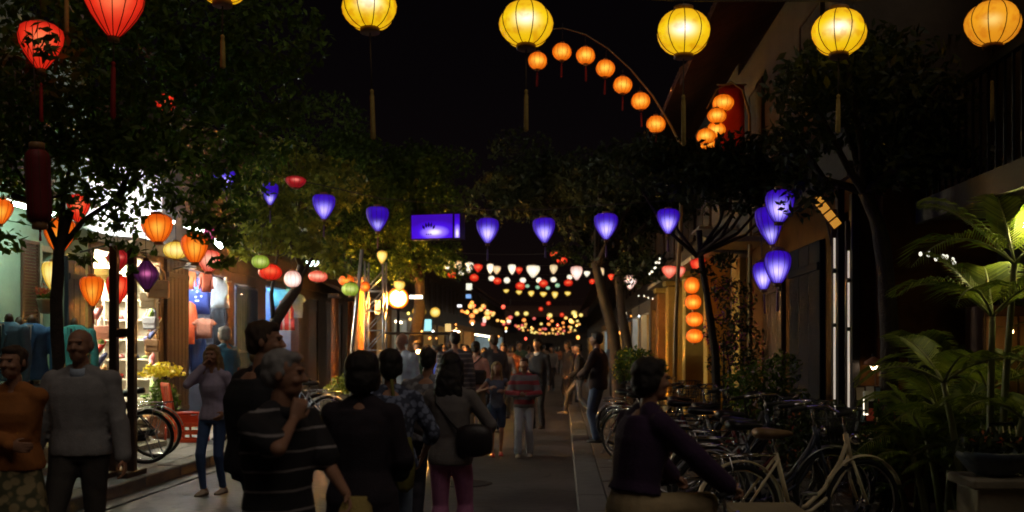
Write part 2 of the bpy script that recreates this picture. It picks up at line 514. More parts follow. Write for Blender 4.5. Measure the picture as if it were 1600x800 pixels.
GL = {
 'yellow': glow('lit yellow silk', (.72,.34,.006), (.93,.62,.004), (2.0,1.8,1.5), 1.05, .52, .20, 12, .24),
 'amber':  glow('lit amber silk', (.62,.20,.010), (.85,.34,.012), (1.3,1.05,.35), 1.0, .66, .3, 22, .2),
 'stack': glow('lit orange stack silk', (.55,.07,.004), (1.0,.18,.006), (1.3,.75,.09), 1.1, .40, .24, 8, .1),
 'orange': glow('lit orange silk', (.50,.05,.003), (.97,.155,.005), (1.2,.62,.07), 1.0, .40, .24, 9, .12),
 'ball':   glow('lit orange ball silk', (.62,.085,.003), (.98,.235,.006), (1.25,.80,.10), 1.02, .42, .25, 6, .2),
 'red':    glow('lit red silk', (.32,.006,.003), (.82,.024,.008), (1.1,.22,.08), 1.0, .60, .24, 7, .1),
 'dkred':  glow('lit dark red silk', (.10,.002,.003), (.34,.008,.012), (1.2,.28,.22), .9, .55, .2, 16, .1),
 'plum':   glow('lit plum silk', (.012,.004,.014), (.06,.008,.05), (1.0,.22,.55), .9, .6, .2, 14, .1),
 'purple': glow('lit violet silk', (.012,.001,.13), (.034,.002,.48), (.95,.78,2.0), 1.25, .31, .23, 4, .1),
 'purplelow': glow('lit violet silk low bulb', (.012,.001,.13), (.034,.002,.46), (1.0,.86,1.9), 1.05, .22, .15, 5, .1),
 'white':  glow('lit white silk', (.55,.50,.36), (.95,.90,.68), (1.5,1.45,1.2), 1.0, .5, .4, 2, .1),
 'cream':  glow('lit cream silk', (.50,.34,.17), (.85,.60,.32), (1.1,.95,.6), .9, .5, .4, 3, .1),
 'pink':   glow('lit pale pink silk', (.55,.24,.20), (.95,.62,.52), (1.5,1.3,1.2), 1.0, .4, .35, 2, .1),
 'green':  glow('lit green silk', (.10,.14,.008), (.30,.42,.035), (.75,.85,.25), .9, .5, .3, 6, .1),
 'mintg':  glow('lit mint silk', (.10,.25,.14), (.25,.55,.32), (.6,.9,.6), .8, .5, .4, 3, 0, False),
 'gold':   glow('lit gold silk', (.45,.25,.02), (.95,.60,.06), (1.3,1.1,.4), 1.0, .5, .35, 3, .1),
 'magenta':glow('lit magenta silk', (.30,.01,.08), (.70,.03,.22), (.9,.25,.4), .8, .5, .4, 4, .1),
 'cored':  glow('lit coral silk', (.5,.05,.03), (.9,.14,.08), (1.2,.6,.4), 1.0, .5, .3, 4, .15),
 'unlit':  mat('unlit dark red silk', (.17,.01,.012), .6, .2, 8, .1),
 'tinyam': glow('far amber silk', (.5,.2,.02), (1.0,.45,.05), (1.4,.9,.3), 1.1, .5, .5, 2, 0, False),
 'tinyor': glow('far orange silk', (.5,.1,.01), (1.0,.22,.03), (1.3,.6,.15), 1.05, .5, .5, 2, 0, False),
 'tinyrd': glow('far red silk', (.4,.01,.01), (.85,.07,.05), (1.1,.3,.25), .9, .5, .5, 2, 0, False),
 'tinyye': glow('far yellow silk', (.45,.3,.03), (.95,.65,.10), (1.3,1.1,.4), 1.0, .5, .5, 2, 0, False),
}
LANT_MESH = {}
def lantern(shape, c, w, h, colour, label, group, tassel=None, ribs=12, cord_up=.12, tas_mat=None, level=2, tilt=None, name='silk_lantern'):
    """a silk lantern hanging at c (centre of the shade); tassel = (cord length, tassel length)"""
    key = (shape, round(w,2), round(h,2), colour, ribs, level)
    t = thing(name, label, 'lantern', c, random.uniform(0, 6), group)
    if tilt is None and level: tilt = (R(random.uniform(-3.5,3.5)), R(random.uniform(-3.5,3.5)))
    if tilt: t.rotation_euler.x = tilt[0]; t.rotation_euler.y = tilt[1]
    n = ribs*2 if level > 0 else 12
    if key not in LANT_MESH:
        prof = [(r*w, z*h) for r, z in PROF[shape]]
        sh = MB().lathe(prof, n, scallop=.05 if level else 0, ribs=ribs, cap=(level == 0))
        if level:
            rb = []
            if level >= 2:
                one = MB().tube([(r*1.004 + .001, 0, z) for r, z in prof], max(.003, w*.0085), 5)
                rb = one.mesh('rib', [m_rib])
            else:
                q = MB()
                for k in range(ribs):
                    a = 2*PI*k/ribs
                    q.tube([((r*1.003 + .001)*math.cos(a), (r*1.003 + .001)*math.sin(a), z) for r, z in prof], max(.002, w*.009), 3)
                rb = q.mesh('rib_cage', [m_rib])
            r0 = prof[0][0]; r1 = prof[-1][0]
            tp = MB().lathe([(r0*.7, prof[0][1]-.004),(r0*1.06, prof[0][1]-.004),(r0*1.06, prof[0][1]+.085*h),(r0*.9, prof[0][1]+.095*h),(r0*.2, prof[0][1]+.097*h)], 14)
            bt = MB().lathe([(r1*.2, prof[-1][1]-.092*h),(r1*.9, prof[-1][1]-.09*h),(r1*1.06, prof[-1][1]-.08*h),(r1*1.06, prof[-1][1]+.004),(r1*.7, prof[-1][1]+.004)], 14)
            LANT_MESH[key] = (sh.mesh('shade', [GL[colour]]), rb, tp.mesh('top_cap', [m_lcap]), bt.mesh('bottom_cap', [m_lcap]))
        else:
            LANT_MESH[key] = (sh.mesh('shade', [GL[colour]]),)
    ms = LANT_MESH[key]
    link('shade', ms[0], t)
    ztop = h*.53; zb = -h*.53
    if level:
        if level >= 2:
            for k in range(ribs): link('rib', ms[1], t, rz=2*PI*k/ribs)
        else:
            link('rib_cage', ms[1], t)
        link('top_cap', ms[2], t); link('bottom_cap', ms[3], t)
    q = MB().tube([(0,0,ztop - .03*h), (0,0,ztop + cord_up)], .0035 if level else .006, 5)
    build('hanging_cord', q, m_cord, t)
    if tassel:
        cl, tl = tassel
        q = MB().tube([(0,0,zb + .02*h), (0,0,zb - cl - .01)], max(.0045, w*.014), 5)
        build('tassel_cord', q, m_cord, t)
        z0 = zb - cl; rr = max(.008, w*.042)
        q = MB().lathe([(.003, z0 + .012), (rr*.8, z0), (rr*.9, z0 - .012), (rr*.62, z0 - .022), (rr*.95, z0 - .05), (rr*1.05, z0 - tl*.6), (rr*1.15, z0 - tl*.96), (rr*.5, z0 - tl)], 12, scallop=.25, ribs=6)
        build('tassel', q, tas_mat or m_tassely, t)
    return t

def LP(shape, px, py, wpx, hpx, d, colour, label, group=None, tas=None, **k):
    c = P(px, py, d); s = d / FPX
    tt = (tas[0]*s, tas[1]*s) if tas else None
    return lantern(shape, c, wpx*s, hpx*s, colour, label, group, tt, **k)

def cable(pts, label, rad=.006, sag=0.0, cat='cable', mname=m_cord, group=None):
    q = MB(); a = [Vector(p) for p in pts]
    if len(a) == 2:
        a = [a[0].lerp(a[1], i/16) + Vector((0,0,-4*sag*(i/16)*(1-i/16))) for i in range(17)]
    q.tube(a, rad, 5)
    o = build('hanging_cable', q, mname); return tag(o, label, cat, group)

# --- front row of yellow globes
D = 8.0
GA = 'large yellow globe lanterns strung across the street'
rowA = [(104,-112,'yellow',(62,62,62),'yellow globe lantern above the picture edge of which only the tassel shows, far left'),
        (347,-30,'yellow',(48,52),'yellow globe of which only the lower rim shows, right of the red balloon lantern'),
        (577,12,'yellow',(92,78),'large yellow globe lantern cut by the top edge, its tassel over the left trees'),
        (822,38,'yellow',(66,65),'large yellow globe lantern touching the left foot of the arch of orange balls'),
        (1068,51,'yellow',(58,78),'large yellow globe lantern between the orange arch and the violet cluster, with a bright streak'),
        (1311,51,'yellow',(60,60),'large yellow globe lantern second from the right in the front row, before black foliage'),
        (1551,37,'amber',(52,62),'amber globe lantern with darker ribs at the far right of the front row')]
tops = []
for px, py, colr, tas, lab in rowA:
    LP('globe', px, py, 86, 74 if px != 1551 else 72, D, colr, lab, GA, tas[:2], ribs=10, cord_up=.05)
    tops.append(P(px, py - 40, D) + Vector((0,0,.05)))
tops = [tops[0] + Vector((-1.6,0,.55))] + tops + [tops[-1] + Vector((1.1,0,.35))]
cable(tops, 'dark cable carrying the front row of large yellow globe lanterns', .007)

# --- red lanterns high on the left
LP('heart', 178, 14, 90, 88, 7.6, 'red', 'large red balloon lantern with black ribs at the top edge, upper left', None, (36, 88), ribs=14, tas_mat=m_tasselr, cord_up=.5)
LP('heart', 64, 73, 66, 72, 8.6, 'red', 'red lantern half hidden behind dark leaves at the upper left edge', None, (20, 60), ribs=12, tas_mat=m_tasselr, cord_up=.6, level=1)
LP('ball', 259, 160, 30, 28, 13.2, 'red', 'small red lantern deep in the dark foliage below the red balloon lantern', None, None, cord_up=.4, level=1)
LP('tube', 60, 291, 36, 116, 7.2, 'unlit', 'long unlit dark red lantern hanging before the left foliage', None, (6, 18), ribs=10, tas_mat=m_tasselr, cord_up=.9, level=1)

# --- violet row
D = 12.5
GB = 'violet lanterns strung in a row across the street'
rowB = [(352,281,34,34,'purple','violet lantern half hidden in leaves at the left end of the violet row'),
        (422,303,26,36,'purplelow','narrow violet lantern with a bright tip, second from the left in the violet row'),
        (506,323,36,40,'purple','violet lantern with leaves over its top, third from the left in the violet row'),
        (590,342,36,40,'purplelow','violet lantern just left of the violet light box'),
        (762,361,36,40,'purple','violet lantern just right of the violet light box'),
        (850,360,36,40,'purple','violet lantern above the far white lanterns, second to the right of the light box'),
        (947,354,38,42,'purple','violet lantern third to the right of the light box'),
        (1044,346,36,40,'purple','violet lantern at the right end of the even violet row')]
pb = []
for px, py, w, h, c, lab in rowB:
    LP('heart', px, py, w, h, D, c, lab, GB, (8, 18) if px not in (850,) else (6, 16), ribs=14, tas_mat=m_tasselp, cord_up=.10, level=1, tilt=(0, R(random.uniform(-6,6))))
    pb.append(P(px, py - h*.55, D) + Vector((0,0,.09)))
pb = [P(250, 236, D)] + pb[:4] + [P(679, 324, D) + Vector((0,0,.05))] + pb[4:] + [P(1190, 318, D)]
cable(pb, 'dark cable carrying the violet row of lanterns and the light box', .006)
DV = 9.3
LP('heart', 1203, 352, 44, 62, DV + .1, 'purplelow', 'violet lantern with a white hot tip, upper left of the violet cluster', 'violet lanterns bunched on the right', None, ribs=14, cord_up=.2, level=1, tilt=(0, R(8)))
LP('drop', 1218, 322, 46, 52, DV - .2, 'purple', 'violet lantern veiled by leaves at the top of the violet cluster', 'violet lanterns bunched on the right', None, ribs=14, cord_up=.3, level=1)
LP('drop', 1192, 431, 32, 44, DV + .2, 'purple', 'smaller violet lantern at the lower left of the violet cluster', 'violet lanterns bunched on the right', (6, 30), ribs=14, cord_up=.3, level=1, tas_mat=m_tasselp)
LP('drop', 1215, 417, 42, 52, DV, 'purple', 'larger violet lantern at the lower right of the violet cluster', 'violet lanterns bunched on the right', (6, 36), ribs=14, cord_up=.5, level=1, tas_mat=m_tasselp)
# the light box: a violet box lantern with a slim side face
bx = thing('light_box', 'violet rectangular light box lantern with a dark emblem hanging in the violet row', 'light box', P(679, 355, D), R(-14))
sB = D/FPX
glb = glow('lit violet panel', (.05,.0,.5), (.07,.004,.85), (1.2,1.0,1.9), .95, .22, .22, 1.2)
def panel_glow(name, cx, cz, rad):
    m, nt, bb = _tree(name)
    N = nt.nodes.new; L = nt.links.new
    tc = N('ShaderNodeTexCoord')
    mp = N('ShaderNodeMapping'); L(tc.outputs['Generated'], mp.inputs[0])
    mp.inputs['Location'].default_value = (-cx, -.5, -cz)
    vm = N('ShaderNodeVectorMath'); vm.operation = 'MULTIPLY'; L(mp.outputs[0], vm.inputs[0]); vm.inputs[1].default_value = (1, 0, 1.25)
    ln = N('ShaderNodeVectorMath'); ln.operation = 'LENGTH'; L(vm.outputs[0], ln.inputs[0])
    rp = N('ShaderNodeValToRGB'); L(ln.outputs['Value'], rp.inputs[0])
    e = rp.color_ramp.elements
    e[0].position = rad*.25; e[0].color = (1.0,.9,1.0,1); e[1].position = rad*2.6; e[1].color = (.035,.001,.35,1)
    k = e.new(rad*.8); k.color = (.35,.2,1.0,1); k = e.new(rad*1.5); k.color = (.06,.004,.72,1)
    L(rp.outputs[0], bb.inputs['Emission Color']); bb.inputs['Emission Strength'].default_value = 1.1
    bb.inputs['Base Color'].default_value = (.08,.03,.4,1)
    return m
w2, h2, dp = 35*sB, 20*sB, 9*sB
q = MB().box(-w2, w2 - .012, -dp, dp, -h2 + .012, h2 - .012); build('lit_panel', q, panel_glow('violet panel glow', .56, .26, .25), bx)
q = MB().box(w2 - .010, w2 + .085, -dp + .03, dp - .03, -h2 + .012, h2 - .012); build('side_panel', q, panel_glow('violet side glow', .5, .2, .35), bx)
q = MB()
for z in (-h2, h2 - .012): q.box(-w2 - .012, w2 + .10, -dp - .006, dp + .006, z, z + .012)
for x in (-w2 - .012, w2 - .012, w2 + .085): q.box(x, x + .013, -dp - .007, dp + .007, -h2 + .0122, h2 - .0122)
build('box_frame', q, mat('violet black frame', (.02,.01,.05), .5), bx)
yy = -dp - .004; m_ink = mat('emblem ink', (.03,.005,.12), .6)      # emblem: a lotus-like row of petals over three dots
for ax, az, rr in ((-.07,.02,-.5),(-.035,.045,-.2),(0,.05,0),(.035,.045,.2),(.07,.02,.5)):
    M_ = Matrix.Rotation(rr, 4, 'Y')
    build('emblem_petal', MB().prism([(0,-.035),(.016,0),(0,.04),(-.016,0)], .003, M_, (ax - .05, yy, az - .03)), m_ink, bx)
for ax in (-.03,0,.03): build('emblem_dot', MB().lathe([(.001,-.0015),(.009,-.0015),(.009,.0015),(.001,.0015)], 8, (ax - .05, yy, -.10), M=Matrix.Rotation(PI/2, 4, 'X')), m_ink, bx)
q = MB()
for sx in (-1, 1): q.tube([(sx*w2*.8, 0, h2), (sx*w2*.8, 0, h2 + .12)], .004, 5)
build('hanging_cord', q, m_cord, bx)

# --- arch of orange balls on a bent bamboo pole
D = 15.0
ap = [P(1066,232,D), P(1048,196,D), P(1020,150,D), P(985,108,D), P(950,76,D), P(915,54,D), P(880,44,D), P(850,46,D)]
pl = MB().tube([P(1052,690,D)] + [P(1056,500,D), P(1064,330,D)] + ap, [.04,.034,.03,.022,.017,.014,.011,.009,.008,.007,.006], 7)
tag(build('bamboo_pole', pl, m_bamboo), 'tall bamboo pole bent over into an arch with orange ball lanterns', 'pole')
balls = [(840,95),(878,81),(915,87),(946,107),(973,133),(1001,158),(1025,194)]
for i, (px, py) in enumerate(balls):
    LP('ball', px, py, 30, 27, D, 'ball', ('%s orange ball of seven along the bamboo arch, counted from its low left tip' % ORD[i]), 'orange ball lanterns on the bamboo arch', (4, 22), ribs=12, level=1, tas_mat=m_tasselr, cord_up=[.42,.30,.16,.14,.10,.08,.06][i])
D2 = 14.0
pl = MB().tube([P(1172,700,D2), P(1172,300,D2), P(1171,180,D2), P(1160,140,D2), P(1142,128,D2), P(1120,140,D2), P(1104,170,D2)], [.04,.03,.02,.014,.011,.009,.007], 7)
tag(build('bamboo_pole', pl, m_bamboo), 'bamboo pole on the right hooked over a bunch of orange ball lanterns', 'pole')
b2 = [(1130,161,34,26,'topmost orange ball lantern of the bunch hanging before the red banner'),(1120,181,30,24,'second orange ball lantern from the top of the bunch before the red banner'),
      (1119,203,30,25,'third orange ball lantern from the top of the bunch before the red banner'),(1103,213,30,24,'fourth orange ball lantern down, lower left in the bunch before the red banner'),(1105,224,26,20,'lowest orange ball lantern of the bunch before the red banner')]
for i, (px, py, w, h, lab) in enumerate(b2):
    LP('ball', px, py, w, h, D2 + [.1,-.1,.15,-.12,.12][i], 'ball', lab, 'orange ball lanterns bunched on the right', None, ribs=12, level=1, cord_up=.05)
q = MB()
vs = []; NR = 14
for j in range(NR+1):
    for i in range(5):
        vs.append((-.19 + .095*i, .02*math.sin(i*1.7 + j*.5), .55 - 1.1*j/NR))
q.add(vs, [(j*5+i, j*5+i+1, (j+1)*5+i+1, (j+1)*5+i) for j in range(NR) for i in range(4)], True)
bn = thing('banner', 'narrow red cloth banner hanging beside the bunch of orange balls', 'banner', P(1143, 190, 14.3))
cl = build('cloth', q, mat('red banner cloth', (.50,.04,.03), .8, .2, 5, .1), bn)
md = cl.modifiers.new('thick', 'SOLIDIFY'); md.thickness = .006
build('top_rod', MB().tube([(-.22,0,.55),(.22,0,.55)], .012, 6), m_bamboo, bn)

# --- stack of four orange lanterns by the right pillars
D = 16.0
for i, (px, py, w, h) in enumerate([(1081,446,24,27),(1083,472,26,25),(1085,499,27,24),(1085,525,27,23)]):
    LP('ball', px, py, w, h, D + .03*i, 'stack', '%s orange lantern from the top in the vertical stack by the yellow pillar' % ORD[i], 'orange lanterns stacked in a column', None, ribs=12, level=1, cord_up=.04)
cable([P(1081,395,D), P(1081,430,D), P(1083,460,D), P(1085,485,D), P(1085,512,D)], 'dark cord the column of four orange lanterns hangs on', .005, cat='cord')
LP('heart', 1092, 416, 24, 28, 15.5, 'red', 'orange red lantern cut by a dark branch above the column of orange lanterns', None, None, level=1, tilt=(0,R(20)))
LP('heart', 1046, 425, 24, 20, 17, 'cored', 'left one of two coral lanterns in the leaves left of the orange column', None, None, level=1)
LP('heart', 1062, 425, 18, 18, 17.2, 'cored', 'right one of two coral lanterns in the leaves left of the orange column', None, None, level=1)
LP('heart', 985, 441, 20, 22, 22, 'pink', 'pale pink lantern at the right end of the white and red rows', None, None, level=1)

# --- far rows of white and red lanterns
def row(items, d, group, rowname, shape, tas=None, rad=.008, cab=True, lift=9):
    pts = []; cnt = {}
    tot = {}
    words_ = {'white':'white','cream':'cream','red':'red','pink':'pale pink','mintg':'pale green','gold':'golden yellow','tinyye':'yellow','tinyor':'orange'}
    for it in items: tot[it[4]] = tot.get(it[4], 0) + 1
    for px, py, w, h, c in items:
        k = cnt.get(c, 0); cnt[c] = k + 1
        lab = 'the only small %s lantern in %s' % (words_[c], rowname) if tot[c] == 1 else '%s small %s lantern from the left in %s' % (ORD[k], words_[c], rowname)
        LP(shape if w > h*.8 or shape != 'heart' else 'heart', px, py, w, h, d + random.uniform(-.15,.15), c, lab, group, tas, ribs=8, level=1, cord_up=.08)
        pts.append(P(px, py - h*.5 - lift, d))
    if cab:
        pts.sort(key=lambda p: p.x)
        avgz = sum(p.z for p in pts)/len(pts)
        a = Vector((-5.6, d, avgz + .5)); b = Vector((2.6, d, avgz + .5))
        cable([a, b], 'thin dark cable carrying ' + rowname, rad, .35)
row([(699,414,12,16,'white'),(715,415,16,14,'cream'),(733,418,14,17,'white'),(747,419,14,13,'red'),(766,420,11,16,'white'),(776,422,13,13,'cream'),(800,421,13,16,'white'),(811,423,11,11,'red'),(833,424,22,20,'white'),(865,421,13,15,'cream'),(901,427,20,22,'pink'),(917,428,10,9,'white'),(938,428,13,20,'cream'),(955,433,10,10,'red')], 28, 'white and red lanterns of the first far row', 'the nearest white and red far row', 'heart')
row([(706,428,15,12,'red'),(721,426,10,9,'white'),(741,434,14,12,'red'),(768,435,10,9,'white'),(777,439,13,11,'red'),(792,438,10,10,'white'),(813,447,15,13,'red'),(817,438,10,9,'white'),(842,438,9,9,'white'),(849,443,14,12,'red'),(865,437,10,9,'white'),(888,442,14,11,'red'),(890,433,9,8,'white'),(925,440,9,9,'red')], 33, 'white and red lanterns of the second far row', 'the second white and red far row', 'ball')
for px, py, lab in ((868,398,'upper one of the two red lanterns hanging in the leaves above the far rows'), (878,407,'lower one of the two red lanterns hanging in the leaves above the far rows')):
    LP('ball', px, py, 17, 12, 24, 'red', lab, None, None, level=1)
row([(824,447,7,6,'mintg'),(840,449,7,6,'mintg'),(856,450,7,6,'mintg'),(871,446,8,7,'mintg')], 38, 'pale green lanterns far off', 'the pale green far row', 'ball')
row([(791,455,9,6,'gold'),(811,457,10,7,'gold'),(830,459,10,9,'gold'),(849,460,11,8,'gold'),(867,461,10,11,'gold'),(887,459,10,7,'gold')], 42, 'golden lanterns far off', 'the golden yellow far row', 'heart')
row([(808,490,7,7,'tinyye'),(822,490,8,7,'tinyye'),(859,493,9,8,'tinyye'),(878,492,7,7,'red'),(897,489,9,8,'tinyye'),(845,483,7,7,'red'),(857,474,7,7,'red')], 52, 'yellow and red lanterns far off', 'the far yellow and red row', 'ball')
# farther rows run together into sparks
FR_N = {}
for ri, (d, z, nn) in enumerate(((60,3.9,7),(69,3.8,9),(79,3.7,10),(90,3.9,11),(104,3.8,12),(122,4.0,12),(140,4.2,11))):
    for i in range(nn):
        xx = -5.0 + 6.6*(i + .5)/nn + random.uniform(-.25,.25)
        sag = .5*(1 - ((xx + 1.7)/3.3)**2)
        c = random.choice(['tinyam','tinyam','tinyor','tinyor','tinyrd','tinyye'])
        r0 = random.uniform(.20,.31)
        FR_N[(ri, c)] = FR_N.get((ri, c), -1) + 1
        word = {'tinyam':'amber','tinyor':'orange','tinyrd':'red','tinyye':'yellow'}[c]
        lantern('ball', Vector((xx, d + random.uniform(-.8,.8), z - sag + random.uniform(-.12,.12))), r0, r0*.9, c, '%s tiny %s lantern from the left in the %s of the farthest rows' % (ORD[FR_N[(ri, c)]], word, ORD[ri]), 'tiny %s lanterns in the farthest rows' % word, None, level=0)
# clusters of orange lanterns left of the far street
CN = {}
for px in sorted([random.choice([random.gauss(737,6), random.gauss(760,8), random.uniform(690,800)]) for _ in range(15)]):
    d = random.uniform(27, 44)
    c = random.choice(['tinyor','tinyor','tinyam','tinyrd'])
    word = {'tinyam':'amber','tinyor':'orange','tinyrd':'red'}[c]
    r0 = random.uniform(.13,.23); CN[c] = CN.get(c, -1) + 1
    lantern('ball', P(px, random.uniform(478,512), d), r0, r0*.9, c, '%s small %s lantern from the left at the far left shops beyond the crowd' % (ORD[CN[c]], word), 'small %s lanterns at the far left shops' % word, None, level=0, cord_up=.5)

# --- lanterns at the left shops
GS = 'lanterns hanging at the left shop fronts'
left = [
 ('heart',93,369,46,56,10.6,'orange','orange balloon lantern with leaf shadows, left of the tree and above the suits'),
 ('heart',2,331,34,40,11.5,'orange','orange lantern cut by the left edge of the picture'),
 ('heart',122,326,34,44,11.2,'red','red orange lantern mostly behind leaves, just above the orange balloon lantern'),
 ('heart',82,431,32,46,11.6,'gold','yellow green balloon lantern beside the hanging flower pot'),
 ('heart',144,455,35,48,11.0,'orange','plain orange balloon lantern in front of the bright shoe shop'),
 ('diamond',185,404,36,34,11.4,'dkred','dark red diamond lantern above the wooden frame'),
 ('heart',184,453,34,46,11.2,'red','bright red lantern below the dark red diamond lantern'),
 ('diamond',229,430,38,46,10.8,'plum','dark plum diamond lantern with one pink spark'),
 ('drop',246,357,46,44,11.2,'orange','wide orange lantern under the white awning'),
 ('drop',304,388,40,46,11.6,'orange','deep orange lantern right of the wide one under the awning'),
 ('ball',275,391,38,28,12.4,'gold','glowing yellow lantern between two orange lanterns under the awning'),
 ('drop',326,408,36,34,12.2,'cored','coral and yellow lantern behind dark leaves above the hung shirts'),
 ('ball',328,365,20,18,13,'magenta','small magenta lantern above the deep orange one'),
 ('ball',407,409,28,22,14,'green','green ball lantern left of the red and white one'),
 ('ball',422,425,36,26,14.4,'red','red ball lantern touching the green ball lantern'),
 ('ball',457,436,27,27,15,'pink','pinkish red lantern over the striped shirt shop'),
 ('ball',497,432,30,18,16,'cored','coral lantern under the tree right of the striped shirt shop'),
 ('ball',541,438,24,18,17.4,'orange','orange lantern left of and behind the second green ball'),
 ('ball',548,452,28,22,17,'green','second green ball lantern, hanging by the grey leaning pole'),
 ('ball',571,448,14,16,17.6,'orange','small orange lantern just right of the second green ball'),
 ('heart',597,402,16,20,18,'gold','small golden lantern in the leaves above the lattice mast'),
 ('heart',624,448,18,18,20,'gold','golden heart lantern directly above the dazzling street lamp'),
 ('drop',462,285,32,18,12,'dkred','dim red lantern lost in the foliage above the violet row'),
 ('ball',655,487,22,16,26,'gold','yellow lantern right of the dazzling street lamp'),
 ('ball',680,488,16,16,30,'gold','round yellow lantern over the far left shops'),
]
for sh, px, py, w, h, d, c, lab in left:
    LP(sh, px, py, w, h, d, c, lab, GS, (6, 20) if c in ('orange','gold','red') and sh == 'heart' and d < 12 else None, ribs=12, level=2 if w > 33 else 1, cord_up=random.uniform(.15,.5), tas_mat=m_tasselr)

# ------------------------------------------------------------------ lamps that give the light
def tube_lamp(a, b, col, strength, label, rad=.022, group=None, below=False):
    a, b = Vector(a), Vector(b); c = (a + b)/2
    t = thing('tube_lamp', label, 'lamp', c, 0, group)
    q = MB().tube([a - c, b - c], rad, 8); build('lamp_tube', q, lamp_mat('tube %s %s' % (tuple(col), strength), col, strength), t)
    dd = (b - a).normalized()
    M_ = dd.to_track_quat('X', 'Z').to_matrix().to_4x4()
    L = (b - a).length
    q = MB().cbox((0,0,(-1 if below else 1)*(rad + (.012 if below else .022))), (L + .06, .03 if below else .06, .014 if below else .036), M_, .004)
    build('lamp_fitting', q, m_white, t)
    return t
def bulb_lamp(c, rad, col, strength, label, cat='lamp', name='bulb_lamp', holder=True, group=None):
    t = thing(name, label, cat, c, 0, group)
    q = MB().ell((0,0,0), (rad, rad, rad), 12, 8); build('lamp_bulb', q, lamp_mat('bulb %s %s' % (tuple(col), strength), col, strength), t)
    if holder:
        q = MB().lathe([(rad*.5, rad*.85), (rad*.55, rad*1.0), (rad*.5, rad*1.9), (rad*.15, rad*2.0)], 10); build('lamp_socket', q, m_black, t)
    return t
# ------------------------------------------------------------------ buildings
def tiled_roof(parent, x0, z0, x1, z1, y0, y1):
    """half-round tile courses running down from (x1,z1) to the eave (x0,z0)"""
    q = MB(); L = y1 - y0; n = max(2, int(L/.24))
    for i in range(n):
        yc = y0 + L*(i + .5)/n; r = L/n*.5
        rings = []
        for k in range(2):
            xx, zz = ((x0, z0), (x1, z1))[k]
            rings.append([(xx, yc + r*math.cos(a), zz + r*.55*math.sin(a)) for a in np.linspace(0, PI, 6)])
        q.ring_loft(rings, True, True, True)
    q.add([(x0,y0,z0-.02),(x0,y1,z0-.02),(x1,y1,z1-.02),(x1,y0,z1-.02),(x0,y0,z0-.08),(x0,y1,z0-.08),(x1,y1,z1-.08),(x1,y0,z1-.08)],
          [(0,1,2,3),(7,6,5,4),(0,4,5,1),(2,6,7,3),(1,5,6,2),(3,7,4,0)])
    return build('roof', q, m_tile, parent)

def shutter(parent, fx, s, y0, y1, z0, z1, m, slats=True, proud=.03):
    """one louvred shutter leaf on a facade at x=fx that looks towards s (+1 or -1)"""
    x0, x1 = sorted((fx + s*.004, fx + s*(.004 + proud)))
    q = MB(); w = .05
    q.box(x0, x1, y0, y0 + w, z0, z1); q.box(x0, x1, y1 - w, y1, z0, z1)
    for z in (z0, (z0+z1)/2 - w/2, z1 - w): q.box(x0 + .002, x1 - .002, y0 + w, y1 - w, z, z + w)
    sh = build('shutter', q, m, parent)
    q = MB(); z = z0 + w + .02
    while z < z1 - w - .04:
        if abs(z - (z0+z1)/2) > w:
            q.add([(x0 + .004, y0 + w, z + .035), (x0 + .004, y1 - w, z + .035), (x1 - .003, y1 - w, z), (x1 - .003, y0 + w, z),
                   (x0 + .004, y0 + w, z + .027), (x0 + .004, y1 - w, z + .027), (x1 - .003, y1 - w, z - .008), (x1 - .003, y0 + w, z - .008)],
                  [(0,1,2,3),(7,6,5,4),(3,2,6,7),(1,0,4,5)])
        z += .045
    o = build('slat', q, m, sh); o['kind'] = 'stuff'
    return sh

